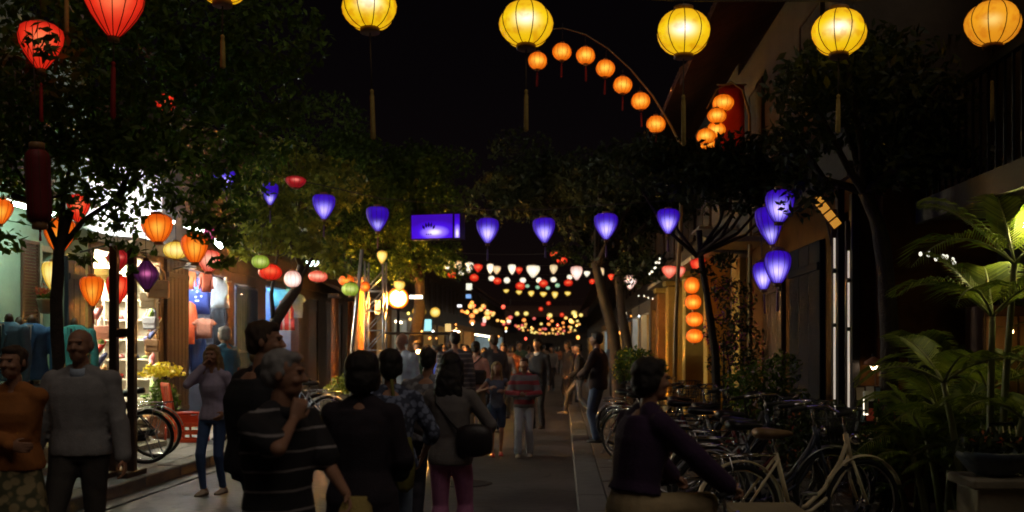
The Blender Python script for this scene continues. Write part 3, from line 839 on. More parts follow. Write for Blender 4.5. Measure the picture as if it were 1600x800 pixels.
def house(label, side, y0, y1, fx, depth, openings, wall, up_h=3.0, lo_h=3.35, door=None, floor_m=m_dkplaster, upwin=True, uwall=None, eave=.95, roof=True, inner=None, name='shop_house'):
    """a shophouse: ground-floor wall with openings, interior shell, upper storey with shuttered windows, tiled roof.
    side -1 = left of the street, +1 = right; openings = [(ya, yb, za, zb)]"""
    s = -side                                            # towards the street
    root = thing(name, label, 'house', (fx, (y0+y1)/2, 0))
    def B(q, x0, x1, a, b, z0, z1):                       # x measured from the facade into the house
        xa, xb = sorted((-s*x0, -s*x1)); yc = (y0+y1)/2
        q.box(xa, xb, a - yc, b - yc, z0, z1)
    q = MB(); T = .22; prev = y0
    for ya, yb, za, zb in sorted(openings):
        if ya > prev + .01: B(q, 0, T, prev, ya, 0, lo_h)
        if zb < lo_h: B(q, .001, T - .001, ya, yb, zb, lo_h)
        if za > .02: B(q, .001, T - .001, ya, yb, 0, za)
        prev = yb
    if prev < y1 - .01: B(q, 0, T, prev, y1, 0, lo_h)
    build('wall', q, wall, root)
    q = MB(); B(q, depth - .1, depth, y0, y1, 0, lo_h); B(q, T, depth - .1, y0, y0 + .08, 0, lo_h); B(q, T, depth - .1, y1 - .08, y1, 0, lo_h)
    B(q, T, depth - .1, y0 + .08, y1 - .08, lo_h - .1, lo_h)
    build('interior_wall', q, inner or wall, root)
    q = MB(); B(q, T, depth - .1, y0 + .08, y1 - .08, 0, .2); build('interior_floor', q, floor_m, root)
    q = MB(); zt = lo_h + up_h
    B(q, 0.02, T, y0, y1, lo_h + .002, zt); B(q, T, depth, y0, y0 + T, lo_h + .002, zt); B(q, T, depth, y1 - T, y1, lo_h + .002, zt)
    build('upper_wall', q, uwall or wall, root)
    q = MB(); B(q, -.06, .02, y0, y1, lo_h - .02, lo_h + .14); build('cornice', q, uwall or wall, root)
    yc = (y0+y1)/2
    if upwin:
        k = max(1, int((y1-y0)/2.2)); st = (y1-y0)/k
        for i in range(k):
            cy = y0 + st*(i+.5)
            wv = MB(); B(wv, -.03, .022, cy - .5, cy - .44, lo_h + .7, lo_h + 2.2); B(wv, -.03, .022, cy + .44, cy + .5, lo_h + .7, lo_h + 2.2)
            B(wv, -.028, .022, cy - .44, cy + .44, lo_h + 2.14, lo_h + 2.2); B(wv, -.05, .022, cy - .54, cy + .54, lo_h + .62, lo_h + .70)
            win = build('window', wv, m_wood, root)
            for a, b in ((cy - .44, cy - .005), (cy + .005, cy + .44)):
                pv = MB(); B(pv, -.016, .018, a, b, lo_h + .70, lo_h + 2.14)
                build('shutter', pv, door or m_navydoor, win)
    if roof:
        tiled_roof(root, s*eave, zt - .1, -s*depth*.55, zt + 1.6, y0 - yc, y1 - yc)
    return root

def plank_door(parent, fx, s, y0, y1, z0, z1, m, n=4, proud=.04):
    """boarded door: separate planks with gaps"""
    w = (y1-y0)/n
    fr = MB(); xa, xb = sorted((fx, fx + s*.02)); fr.box(xa, xb, y0, y1, z0, z1)
    d = build('door', fr, m, parent)
    for i in range(n):
        q = MB().cbox((fx + s*(.02 + proud/2), y0 + w*(i+.5), (z0+z1)/2), (proud, w - .008, z1 - z0 - .02), bev=.006)
        build('plank', q, m, d)
    for z in (z0 + .25, z1 - .3):
        q = MB().cbox((fx + s*(.02 + proud + .012), (y0+y1)/2, z), (.022, y1 - y0 - .04, .09), bev=.004); build('rail', q, m, d)
    return d

# -- left: tailor's (mint), shoe shop, clothes shop, second clothes shop, then darker houses
m_inner = mat('white interior paint', (.7,.68,.6), .8, .1, 2, .1)
h1 = house('mint green tailor shop house with a brown louvred shutter at the left edge', -1, 8.6, 15.15, FL, 4, [(13.72, 14.05, .9, 3.0)], m_mint, door=m_brown, inner=m_inner)
yc = (8.6 + 15.15)/2
shutter(h1, 0, 1, 13.26 - yc, 13.70 - yc, .35, 3.12, m_brown)
shutter(h1, 0, 1, 12.50 - yc, 12.62 - yc, .35, 3.12, m_brown)
q = MB().box(.002, .06, 14.06 - yc, 14.12 - yc, .8, 3.1); q.box(.002, .06, 13.705 - yc, 13.72 - yc, .8, 3.1); q.box(.002, .058, 13.72 - yc, 14.06 - yc, 3.0, 3.08)
build('window_frame', q, m_cream, h1)
plank_door(h1, .004, 1, 14.42 - yc, 14.95 - yc, .2, 3.0, m_navydoor, 3)
q = MB().box(0, 1.35, 9.0 - yc, 14.3 - yc, 0, .42); q.box(1.35, 1.6, 9.0 - yc, 14.3 - yc, 0, .24); build('doorstep', q, m_stone, h1)
q = MB(); q.add([(0,8.7-yc,3.95),(0,13.4-yc,3.95),(1.0,13.4-yc,3.6),(1.0,8.7-yc,3.6),(0,8.7-yc,3.9),(0,13.4-yc,3.9),(1.0,13.4-yc,3.55),(1.0,8.7-yc,3.55)], [(0,3,2,1),(4,5,6,7),(0,1,5,4),(2,3,7,6),(1,2,6,5),(3,0,4,7)])
build('porch_roof', q, mat('pale porch boards', (.45,.5,.42), .8, .15, 4, .2), h1)

h2 = house('bright open shoe and bag shop with white walls behind the wooden frame', -1, 15.15, 18.0, FL, 2.4, [(15.35, 17.85, .16, 3.2)], mat('shop jamb wood', (.10,.055,.03), .6, .35, 4, .2), inner=mat('warm white shop wall', (.82,.74,.55), .8, .12, 3, .1), uwall=mat('white upper plaster', (.72,.72,.68), .85, .15, 2, .2), upwin=False, up_h=1.45)
h3 = house('clothes shop with hanging shirts behind a dark boarded pier', -1, 18.0, 21.7, FL, 2.6, [(19.1, 21.5, .16, 3.2)], m_brown, inner=mat('dim shop wall', (.16,.16,.18), .8, .2, 3, .1), uwall=m_dkplaster)
plank_door(h3, .004, 1, 18.02 - 19.85, 19.08 - 19.85, .2, 3.3, mat('near black wood', (.026,.014,.010), .55, .4, 4, .2), 6)
h4 = house('second clothes shop with a striped shirt beyond the blue gate', -1, 21.7, 27.4, FL, 3.0, [(21.9, 23.4, .16, 3.1), (24.2, 27.2, .16, 3.2)], m_wood, inner=mat('blue shop wall', (.22,.3,.42), .8, .2, 3, .1), uwall=m_dkplaster)
# blue folding gate of bars
gt = thing('folding_gate', 'blue metal folding gate of upright bars between the two clothes shops', 'gate', (FL, 22.65, .16))
for z in (0.02, 1.35, 2.85): build('rail', MB().box(.02, .06, -.74, .74, z, z + .05), m_blueg, gt)
one = MB().box(.025, .055, -.014, .014, .07, 2.85).mesh('bar', [m_blueg])
for i in range(13): link('bar', one, gt, (0.012, -.72 + 1.44*i/12, 0))
one = MB().box(.0, .02, -.16, .16, .1, 2.8).mesh('panel', [m_blueg])
for i in range(3): link('panel', one, gt, (0, -.5 + .5*i, 0))
h5 = house('dark shop house with orange brown columns and closed boards', -1, 27.4, 34, FL, 4, [(28.2, 29.4, .16, 3.1), (30.4, 32.6, .16, 3.1)], m_dkplaster, door=m_wood, uwall=m_dkplaster)
plank_door(h5, -.1, 1, 28.2 - 30.7, 29.4 - 30.7, .16, 3.1, m_wood, 5)
plank_door(h5, -.1, 1, 30.4 - 30.7, 32.6 - 30.7, .16, 3.1, m_wood, 7)
for k, yy in enumerate((27.75, 29.9, 33.0)):
    c = thing('column', ['nearest','middle','farthest'][k] + ' orange brown column of the dark boarded shop house', 'column', (FL + .9, yy, .16), 0, 'columns of the dark shop house')
    build('shaft', MB().lathe([(.12,.2),(.115,1.6),(.10,2.9)], 12), mat('orange brown column', (.30,.12,.04), .7, .25, 3, .2), c)
    build('base', MB().cbox((0,0,.1), (.34,.34,.2), bev=.02), m_stone, c); build('capital', MB().cbox((0,0,2.97), (.32,.32,.14), bev=.02), m_wood, c)
q = MB(); q.add([(0,27.4-30.7,3.9),(0,34-30.7,3.9),(1.3,34-30.7,3.25),(1.3,27.4-30.7,3.25),(0,27.4-30.7,3.8),(0,34-30.7,3.8),(1.3,34-30.7,3.15),(1.3,27.4-30.7,3.15)], [(0,3,2,1),(4,5,6,7),(0,1,5,4),(2,3,7,6),(1,2,6,5),(3,0,4,7)])
build('porch_roof', q, m_wood, h5)
litwalls = [mat('warm lit shop wall', (.6,.42,.22), .8, .2, 3, .1), mat('cool lit shop wall', (.5,.58,.6), .8, .2, 3, .1), mat('ochre shop wall', (.55,.33,.1), .8, .2, 3, .1)]
yy = 34.0; k = 0
for lab in ('ochre shop house with an open lit front behind the street lamp', 'pale far shop house on the left with a lit open front', 'dark far shop house on the left with a warm doorway', 'ochre far shop house on the left near the end of the street', 'farthest dark shop house on the left'):
    L = [8, 9, 12, 18, 40][k]
    ops = [(yy + .6 + i*(L/2), yy + L/2 - .5 + i*(L/2), .16, 3.0) for i in range(2)]
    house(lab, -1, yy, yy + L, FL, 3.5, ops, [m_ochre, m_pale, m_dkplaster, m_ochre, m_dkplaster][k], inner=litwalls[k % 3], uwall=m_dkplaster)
    for i in range(2):
        ya, yb = ops[i][0], ops[i][1]
        tube_lamp((FL - .8, ya + .4, 2.95), (FL - .8, yb - .4, 2.95), [(1,.72,.4),(.85,.95,1)][(k+i) % 2], 26 if k < 3 else 34, 'ceiling tube lamp in far left shop front, %s of the row' % ORD[2*k+i], .03, 'ceiling tubes of the far left shops')
    yy += L; k += 1

# -- right: near balcony house, ochre return wall, shutter house, yellow pillars
r0 = thing('balcony_house', 'dark house with a balcony and pale slab edge at the right edge', 'house', (4.25, 6.0, 0))
q = MB().box(0, .25, -6, 3.55, 0, 6.2); build('wall', q, m_dkplaster, r0)
q = MB().box(-.75, -.002, -6, 3.55, 2.86, 3.0); build('balcony_slab', q, m_dkplaster, r0)
q = MB().box(-.80, -.752, -6, 3.56, 2.82, 3.04); build('slab_edge', q, mat('weathered slab edge', (.10,.095,.085), .85, .3, 2, .3), r0)
rl = build('railing', MB().box(-.76, -.70, -6, 3.55, 3.92, 3.97), m_black, r0)
one = MB().box(-.74, -.72, -.01, .01, 3.04, 3.92).mesh('baluster', [m_black])
for i in range(62): link('baluster', one, rl, (0, -5.6 + .148*i, 0))
plank_door(r0, -.002, -1, 1.0, 2.3, .1, 2.4, m_wood, 5)
q = MB().box(-.03, -.004, -1.6, -.2, .9, 2.2); wv = build('window', q, mat('amber window pane', (.5,.25,.06), .3, .2, 3, 0), r0)
q = MB()
for y in (-1.65, -.93, -.2): q.box(-.06, -.002, y, y + .05, .85, 2.25)
build('frame', q, m_wood, wv)

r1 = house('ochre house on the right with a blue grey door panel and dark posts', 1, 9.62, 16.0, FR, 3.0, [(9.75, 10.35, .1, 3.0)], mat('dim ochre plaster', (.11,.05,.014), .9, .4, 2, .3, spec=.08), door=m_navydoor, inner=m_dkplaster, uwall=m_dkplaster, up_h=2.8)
plank_door(r1, -.004, -1, 10.62 - 12.81, 12.05 - 12.81, .1, 2.82, mat('slate door paint', (.014,.017,.025), .9, .3, 3, .2, spec=.06), 3)
plank_door(r1, -.004, -1, 12.5 - 12.81, 13.6 - 12.81, .1, 2.7, m_wood, 4)
q = MB()
q.box(.23, 1.7, -3.19 - .22, -3.19 - .001, 0, 3.2)
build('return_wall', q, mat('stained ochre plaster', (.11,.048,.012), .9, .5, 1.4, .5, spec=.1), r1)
q = MB(); q.box(-.11, -.003, 15.2-12.81, 15.9-12.81, 0, 3.35); build('pilaster', q, m_yellow, r1)
# pale glowing strips stand in for bright door gaps between black posts
for i, (px, dd, yt, yb, lab) in enumerate(((1304, 9.9, 372, 648, 'left one of two slim upright glowing strips in place of door gaps between black posts'), (1326, 9.55, 392, 640, 'right one of two slim upright glowing strips in place of door gaps between black posts'))):
    p0, p1 = P(px, yt, dd), P(px, yb, dd)
    t = thing('glow_strip', lab, 'lamp', (p0.x, p0.y, p1.z), 0, 'upright glowing strips by the ochre wall')
    hh = p0.z - p1.z
    for k, (a, b) in enumerate(((0,.50),(.515,.80),(.83,1.0))):
        build('lamp_tube', MB().tube([(0,0,a*hh),(0,0,b*hh)], .0105, 8), lamp_mat('slim glow strip', (1,.85,.68), .46), t)
    for a in (.507,.815): build('clip', MB().lathe([(.014,a*hh-.02),(.022,a*hh-.018),(.022,a*hh+.018),(.014,a*hh+.02)], 8), m_black, t)
    build('post', MB().cbox((.075,.05,(hh+1.2)/2 - 1.0 + .35), (.085,.085,hh + 1.25), bev=.008), m_black, t)
    build('backing_strip', MB().cbox((0,.03,hh/2 - .2), (.05,.03,hh + 1.0), bev=.005), m_wood, t)
q = MB()
r2 = house('house with yellow pillars behind the column of orange lanterns', 1, 16.0, 25.0, FR, 3.2, [(16.6, 18.6, .1, 3.0), (19.6, 21.4, .1, 3.0), (22.2, 23.9, .1, 3.0)], m_dkplaster, inner=litwalls[2], uwall=m_dkplaster)
for k, (y, w, mm) in enumerate(((16.25,.40,m_yellow),(19.05,.42,m_yellow),(21.8,.5,m_yellow),(24.4,.45,m_ochre))):
    c = thing('pillar', '%s square plaster pillar of the yellow pillar house' % ['nearest yellow','second yellow','third yellow','orange'][k], 'pillar', (FR - .30, y, .10), 0, 'plaster pillars of the yellow house')
    build('shaft', MB().cbox((0,0,1.55), (w, w, 2.7), bev=.015), mm, c); build('base', MB().cbox((0,0,.1), (w+.1, w+.1, .2), bev=.02), m_stone, c)
    build('capital', MB().cbox((0,0,2.98), (w+.12, w+.12, .14), bev=.02), m_yellow, c)
q = MB(); q.box(-.7, -.004, 13.6-20.5, 25-20.5, 3.12, 3.2); build('porch_slab', q, m_stone, r2)
tube_lamp((FR + .9, 19.8, 2.9), (FR + .9, 21.2, 2.9), (1,.66,.3), 9, 'warm tube lamp inside the yellow pillar house')
tube_lamp((FR + .9, 22.4, 2.9), (FR + .9, 23.7, 2.9), (1,.8,.6), 9, 'paler tube lamp farther inside the yellow pillar house')
yy = 25.0; k = 0
for lab in ('orange shop house on the right beyond the yellow pillars', 'pale lit shop house far right of the street', 'dark far shop house on the right', 'ochre far shop house on the right', 'farthest dark shop house on the right'):
    L = [8, 9, 13, 20, 45][k]
    ops = [(yy + .6 + i*(L/2), yy + L/2 - .5 + i*(L/2), .1, 2.9) for i in range(2)]
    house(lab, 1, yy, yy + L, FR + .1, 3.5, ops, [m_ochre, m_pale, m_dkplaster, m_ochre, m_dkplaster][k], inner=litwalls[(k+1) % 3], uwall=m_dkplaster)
    for i in range(2):
        ya, yb = ops[i][0], ops[i][1]
        tube_lamp((FR + 1.0, ya + .4, 2.8), (FR + 1.0, yb - .4, 2.8), [(.85,.95,1),(1,.72,.4)][(k+i) % 2], [20,36,34,34,34][k], 'ceiling tube lamp in far right shop front, %s of the row' % ORD[2*k+i], .03, 'ceiling tubes of the far right shops')
    yy += L; k += 1
# the end of the street
e = house('dark house closing the far end of the street', -1, 125, 140, -16, 4, [(130,132,.1,2.4)], m_dkplaster, uwall=m_dkplaster)
e.rotation_euler.z = R(-90); e.location = (-1, 140, 0)
# ------------------------------------------------------------------ shop lamps (left)
tube_lamp((-6.75, 11.6, 3.38), (-6.75, 12.9, 3.38), (.72,1,.86), 85, 'greenish fluorescent tube under the porch of the mint tailor shop')
tube_lamp((-8.2, 15.6, 3.05), (-8.2, 17.5, 3.05), (1,.84,.55), 620, 'dazzling warm ceiling tube in the shoe shop, nearer the street', .03)
tube_lamp((-9.0, 15.6, 3.05), (-9.0, 17.5, 3.05), (1,.90,.70), 460, 'dazzling ceiling tube at the back of the shoe shop', .03)
tube_lamp((-6.7, 15.5, 3.78), (-6.7, 16.5, 3.78), (.95,.97,1), 190, 'cool tube on an arm before the white upper wall of the shoe shop', below=True)
tube_lamp((-6.7, 17.0, 3.78), (-6.7, 17.9, 3.78), (.95,.97,1), 190, 'second cool tube before the white upper wall, nearer the clothes shop', below=True)
tube_lamp((-8.1, 19.4, 3.05), (-8.1, 21.2, 3.05), (.8,.92,1), 330, 'cool ceiling tube in the clothes shop')
tube_lamp((-8.3, 24.5, 3.0), (-8.3, 26.6, 3.0), (.72,.86,1), 160, 'cool ceiling tube in the second clothes shop')
fl = P(341, 381, 19.0)
t = thing('flood_lamp', 'blue white flood lamp glaring above the hanging shirts', 'lamp', fl)
M_ = Matrix.Rotation(R(35), 4, 'Y')
build('lamp_face', MB().cbox((0,-.03,0), (.22,.02,.09), M_, .004), lamp_mat('flood face', (.72,.92,1), 60), t)
build('lamp_body', MB().cbox((0,.03,.0), (.25,.08,.12), M_, .01), m_black, t)
build('arm', MB().tube([(0,.06,.0),(-.3,.3,.2),(-.64,.5,.2)], .015, 6), m_black, t)
fl = P(489, 412, 24.0)
t = thing('flood_lamp', 'small blue white flood lamp in the leaves over the boarded house', 'lamp', fl)
build('lamp_face', MB().cbox((0,-.03,0), (.30,.02,.12), None, .004), lamp_mat('flood face two', (.75,.93,1), 10), t)
build('lamp_body', MB().cbox((0,.03,.0), (.34,.08,.16), None, .01), m_black, t)
build('arm', MB().tube([(0,.06,.0),(-.5,.3,.25),(FL - fl.x,.4,.25)], .02, 6), m_black, t)
# white awning over the shoe shop
aw = thing('awning', 'short white canvas awning over the front of the shoe and bag shop', 'awning', (FL, 16.6, 0))
q = MB(); n = 8
vs = []
for j in range(n+1):
    x = .02 + .85*j/n; z = 3.48 - .16*(j/n) - .04*math.sin(PI*j/n)
    for i in range(9): vs.append((x, -1.75 + 3.5*i/8, z - .05*math.sin(PI*i/8)))
q.add(vs, [(j*9+i, j*9+i+1, (j+1)*9+i+1, (j+1)*9+i) for j in range(n) for i in range(8)], True)
c = build('canopy', q, m_white, aw); md = c.modifiers.new('thick', 'SOLIDIFY'); md.thickness = .008
q = MB()
for i in range(8): q.box(.87, .875, -1.75 + .4375*i + .004, -1.75 + .4375*(i+1) - .004, 3.16, 3.33)
build('valance', q, m_white, aw)
build('front_rail', MB().tube([(.865,-1.78,3.33),(.865,1.78,3.33)], .016, 6), m_steel, aw)
for y in (-1.7, 1.7): build('arm', MB().tube([(.0,y,3.1),(.85,y,3.31)], .014, 6), m_steel, aw)

# the dazzling street lamp
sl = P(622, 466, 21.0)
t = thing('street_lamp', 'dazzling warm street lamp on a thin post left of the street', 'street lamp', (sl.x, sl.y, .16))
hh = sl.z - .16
build('lamp_globe', MB().ell((0,0,hh), (.23,.23,.24), 32, 20), glow('globe with painted halo', (.45,.055,.003), (1.5,.36,.015), (6500,2300,360), 1.0, .5, .35, 14), t)  # orange rim is the lamp's halo put into the globe's emission
build('lamp_cap', MB().lathe([(.13,hh+.205),(.10,hh+.25),(.03,hh+.29),(.005,hh+.34)], 12), m_black, t)
build('post', MB().lathe([(.10,0),(.10,.1),(.055,.25),(.045,1.2),(.035,hh-.26),(.08,hh-.23),(.10,hh-.205)], 12), m_black, t)
# the little lamp on the ochre return wall and the display lamp below it
wl = P(1365, 572, 9.35)
t = thing('wall_lamp', 'small round warm wall lamp on the ochre wall behind the bicycles', 'lamp', wl)
build('lamp_bulb', MB().ell((0,0,0), (.035,.035,.035), 12, 8), lamp_mat('small wall bulb', (1,.68,.42), 22), t)
build('lamp_shade', MB().lathe([(.10,.01),(.085,.045),(.035,.075),(.012,.09)], 14), m_terra, t)
build('bracket', MB().tube([(0,0,.08),(0,.03,.12),(0,.06,.10)], .008, 6), m_black, t)
# palm lamp under the balcony slab
pl_ = P(1597, 372, 7.6)
bulb_lamp(pl_ + Vector((.05,-.05,.10)), .055, (1,.86,.34), 300, 'warm white lamp under the balcony lighting the palm from above')
hd = thing('light_shield', 'curved metal hood added behind the palm lamp to shade the wall', 'light shield', pl_ + Vector((.05,-.05,.10)))  # added hood that keeps the palm lamp's light off the wall behind
q = MB(); rings = []
for z_, r_ in ((-.16,.20),(0,.17),(.14,.11),(.20,.03)):
    rings.append([(r_*math.cos(a), r_*math.sin(a), z_) for a in np.linspace(-.35, PI + .35, 13)] + [((r_-.008)*math.cos(a), (r_-.008)*math.sin(a), z_) for a in np.linspace(PI + .35, -.35, 13)])
q.ring_loft(rings, True); build('shield_shell', q, m_black, hd)
build('bracket', MB().tube([(0,.1,.16),(.2,.15,.3),(.35,.15,.45)], .014, 6), m_black, hd)

# ------------------------------------------------------------------ goods
def garment(kind, w, h, m, c, rz, label, group, extra=None, name='shirt'):
    t = thing(name, label, 'shirt' if name == 'shirt' else name, c, rz, group)
    if kind == 'tee':
        half = [(0,.46),(.10,.47),(.16,.5),(.36,.43),(.52,.24),(.40,.14),(.32,.24),(.30,0),(.31,-.5)]
    elif kind == 'tank':
        half = [(0,.26),(.14,.30),(.17,.5),(.25,.5),(.27,.30),(.34,.2),(.33,-.1),(.37,-.5)]
    elif kind == 'long':
        half = [(0,.46),(.10,.48),(.17,.5),(.32,.44),(.42,.2),(.50,-.35),(.38,-.38),(.31,.1),(.30,-.5)]
    poly = [(x*w, z*h) for x, z in half] + [(-x*w, z*h) for x, z in reversed(half) if x > 0]
    # puffed front and back: inset ring raised
    bm = bmesh.new()
    vs = [bm.verts.new((x, 0, z)) for x, z in poly]
    f = bm.faces.new(vs)
    bmesh.ops.triangulate(bm, faces=[f])
    bmesh.ops.subdivide_edges(bm, edges=bm.edges[:], cuts=2, use_grid_fill=True)
    for v in bm.verts:
        v.co.y += .035*noise.noise((v.co.x*7 + c[0], v.co.z*3, c[1])) + .01*math.sin(v.co.x*26 + 2*v.co.z)
    bm.normal_update()
    me = bpy.data.meshes.new('cloth'); bm.to_mesh(me); bm.free(); me.materials.append(m)
    for p in me.polygons: p.use_smooth = True
    o = link('cloth', me, t); md = o.modifiers.new('thick','SOLIDIFY'); md.thickness = .03; md.offset = 0
    q = MB().tube([(-.3*w,0,.44*h),(0,0,.52*h),(.3*w,0,.44*h)], .006, 5); q.tube([(0,0,.52*h),(0,0,.58*h),(.02,0,.61*h)], .004, 5)
    build('hanger', q, m_steel, t)
    if extra: extra(t, w, h)
    return t
def cloth(n, col, var=.15): return mat(n, col, .85, var, 14, .25)
Y3 = 21.55
def print_star(t, w, h):
    q = MB()
    for x, z in ((-.08,.16),(.0,.1),(.09,.15),(-.02,-.02),(.07,.0)):
        q.lathe([(.001,-.004),(.022,-.003),(.022,.003),(.001,.004)], 6, (x*w*1.6, -.045, z*h*1.2), M=Matrix.Rotation(PI/2,4,'X'))
    q.box(-.05*w, .05*w, -.047, -.040, -.14*h, -.11*h)
    build('print', q, m_white, t)
garment('tee', .84, .78, cloth('navy tee', (.02,.035,.16)), P(309,463,21.0), 0, 'navy T shirt with a pale print hung in the clothes shop', None, print_star)
garment('tank', .52, .66, cloth('white tank', (.75,.78,.76)), P(344,457,20.6), .1, 'white tank top hung at the right of the clothes shop', None)
garment('tee', .40, .95, cloth('black skirt cloth', (.02,.02,.022)), P(343,512,20.9), .0, 'black garment hung below the white tank top', None)
garment('long', .44, .90, cloth('orange long shirt', (.55,.10,.03)), P(294,505,20.6), .5, 'orange red long shirt at the left side of the clothes shop', None)
garment('tee', .52, .42, cloth('salmon tee', (.60,.22,.12)), P(319,513,20.4), .0, 'salmon T shirt on the lower rail of the clothes shop', None)
garment('long', .44, .9, cloth('navy trousers cloth', (.02,.035,.10)), P(309,553,20.8), .2, 'dark blue garment hung low below the salmon T shirt', None)
for k, (px, col, nm) in enumerate(((296,(.55,.13,.03),'orange'),(322,(.5,.10,.04),'rust'))):
    garment('long', .30, .5, cloth(nm + ' scarf', col), P(px,434 + 4*k,20.2), .3, nm + ' garment at the very top of the clothes shop', None)
Y4 = 27.2
garment('long', .75, 1.25, cloth('sky blue long shirt', (.12,.22,.52)), P(413,485,26.0), .2, 'long blue shirt hung at the left of the second clothes shop', None)
garment('tee', .80, .62, cloth('cyan tee', (.10,.42,.55)), P(440,462,26.0), .0, 'cyan T shirt hung above the red striped shirt', None)
garment('tank', .62, .78, stripes('red white stripes', (.50,.06,.07), (.72,.7,.68), .16, .30, 'X', off=.35), P(447,493,25.4), .0, 'red and white striped shirt in the second clothes shop', None)
garment('tee', .55, .66, cloth('pale blue tee', (.35,.5,.65)), P(462,478,26.4), .3, 'pale blue T shirt behind the red striped shirt', None)
garment('tee', .45, .5, cloth('white tee', (.7,.72,.74)), P(413,448,26.4), .1, 'white T shirt high in the second clothes shop', None)
# rails for them
for a, b, lab in ((P(288,440,21.2), P(362,440,21.2), 'steel rail along the top of the clothes shop'), (P(400,452,26.3), P(470,452,26.3), 'steel rail along the top of the second clothes shop')):
    tag(build('clothes_rail', MB().tube([a, b], .015, 6), m_steel), lab, 'rail')

# shoe rack on the far wall of the shoe shop, facing the street's near end
YR = 17.62
rk = thing('shoe_rack', 'tall pale rack of shoes standing in the bright shoe shop', 'rack', (-8.15, YR, .2))
for i in range(8): build('shelf', MB().cbox((0,0,.12 + .36*i), (1.26,.30,.025), bev=.004), m_pale, rk)
for x in (-.64, -.21, .21, .64): build('upright', MB().cbox((x,.0,1.38), (.03,.31,2.76), bev=.004), m_pale, rk)
build('back_panel', MB().box(-.64,.64,.155,.17,0,2.76), m_white, rk)
shoecols = [cloth('shoe white', (.7,.68,.62)), cloth('shoe pink', (.65,.25,.3)), cloth('shoe tan', (.5,.3,.13)), cloth('shoe navy', (.05,.07,.2)), cloth('shoe red', (.5,.06,.05)), cloth('shoe green', (.2,.33,.12))]
def shoe_mesh(m):
    q = MB(); q.cur = 0
    rings = []
    for y, w, h in ((-.13,.025,.045),(-.11,.036,.085),(-.06,.038,.075),(0,.037,.055),(.06,.043,.045),(.11,.036,.036),(.135,.016,.022)):
        rings.append([(w*math.cos(a), y, .014 + h*max(0,math.sin(a))*1.0 + (0 if math.sin(a) >= 0 else -.0)) for a in np.linspace(0, 2*PI, 11)[:-1]])
    q.ring_loft(rings, True)
    q.cur = 1
    q.prism([(x*1.06, y) for x, y in ((-.025,-.132),(.025,-.132),(.038,-.06),(.037,0),(.043,.06),(.034,.11),(.012,.137),(-.012,.137),(-.034,.11),(-.043,.06),(-.037,0),(-.038,-.06))], .016, Matrix.Rotation(-PI/2, 4, 'X'), (0,0,.008))
    return q.mesh('shoe', [m, m_white])
sm = [shoe_mesh(c) for c in shoecols]
shn = ['white','pink','tan','navy','red','green']
SL = ['topmost','second','third','fourth','fifth','sixth','lowest']
for i in range(7):
    for j in range(5):
        k = (i*3 + j*2) % 6
        o = link('shoe', sm[k], None, (-8.15 - .52 + .26*j + random.uniform(-.02,.02), YR - .02, .2 + .12 + .36*i + .0135), random.uniform(-.5,.5) + PI)
        tag(o, '%s canvas shoe, %s from the left on the %s shelf of the pale shoe rack' % (shn[k], ORD[4-j], SL[6-i]), 'shoe', 'canvas shoes on the rack')
# handbags hanging by the shop pier
def handbag(c, w, h, m, label, rz=0):
    t = thing('handbag', label, 'bag', c, rz)
    q = MB().cbox((0,0,0), (w, .12, h), bev=.025); build('bag_body', q, m, t)
    build('flap', MB().cbox((0,-.068,h*.22), (w*.94, .012, h*.5), bev=.004), m, t)
    build('handle', MB().tube([(-w*.36,0,h*.48),(-w*.3,0,h*.95),(0,0,h*1.35),(w*.3,0,h*.95),(w*.36,0,h*.48)], .011, 6), m, t)
    return t
handbag(P(247,452,15.9), .34, .30, mat('tan leather', (.48,.26,.13), .5, .15, 9, .1), 'tan leather handbag hanging beside the boarded pier', .3)
handbag(P(231,470,16.2), .25, .26, mat('white leather', (.65,.6,.5), .5, .15, 9, .1), 'small white handbag left of the tan handbag', .2)
handbag(P(236,505,16.4), .26, .22, mat('blue white leather', (.3,.34,.45), .5, .15, 9, .1), 'blue and white handbag below the tan handbag', -.2)
handbag(P(238,540,16.6), .24, .22, mat('brown leather', (.2,.12,.07), .5, .15, 9, .1), 'brown handbag low beside the boarded pier', .1)
handbag(P(160,430,16.0), .24, .26, mat('gold leather', (.5,.38,.12), .5, .15, 9, .1), 'golden handbag high in the bright shoe shop', .2)
handbag(P(160,520,16.0), .28, .24, mat('rose leather', (.6,.3,.28), .5, .15, 9, .1), 'rose handbag low in the bright shoe shop', .1)
# shoes shown on pegs up the two edges of the shop front
for col_, (px0, d_) in enumerate(((240,17.3),(157,16.1))):
    for k in range(8):
        kk = (k*5 + col_*2) % 6
        p = P(px0 + random.uniform(-4,4), 470 + 19*k, d_)
        t = link('shoe', sm[kk], None, p, random.uniform(-.6,.6)); t.rotation_euler.x = R(50); t.scale = (1.25,1.25,1.25)
        tag(t, '%s canvas shoe on a display peg, %s down the %s edge of the shoe shop' % (shn[kk], ORD[k], ['right','left'][col_]), 'shoe', 'shoes on display pegs')
        pg = build('display_peg', MB().tube([(0,.0,-.02),(0,.16,-.03)], .006, 5), m_steel, None, p + Vector((0,.02,.0)))
        tag(pg, 'steel display peg holding the %s shoe down the %s edge of the shop' % (ORD[k], ['right','left'][col_]), 'peg', 'display pegs')
# a striped cap and a tray of sunhats above the shirts
t = thing('cap', 'grey and white cap hung above the orange shirt', 'cap', P(297,420,19.0))
build('crown', MB().lathe([(.12,0),(.115,.06),(.08,.11),(.01,.13)], 14), stripes('cap stripes', (.15,.15,.16), (.6,.6,.6), .05, .5), t); build('brim', MB().prism([(-.11,0),(.11,0),(.09,.10),(0,.13),(-.09,.10)], .012, Matrix.Rotation(PI/2, 4, 'X'), (0,-.1,0)), m_white, t)

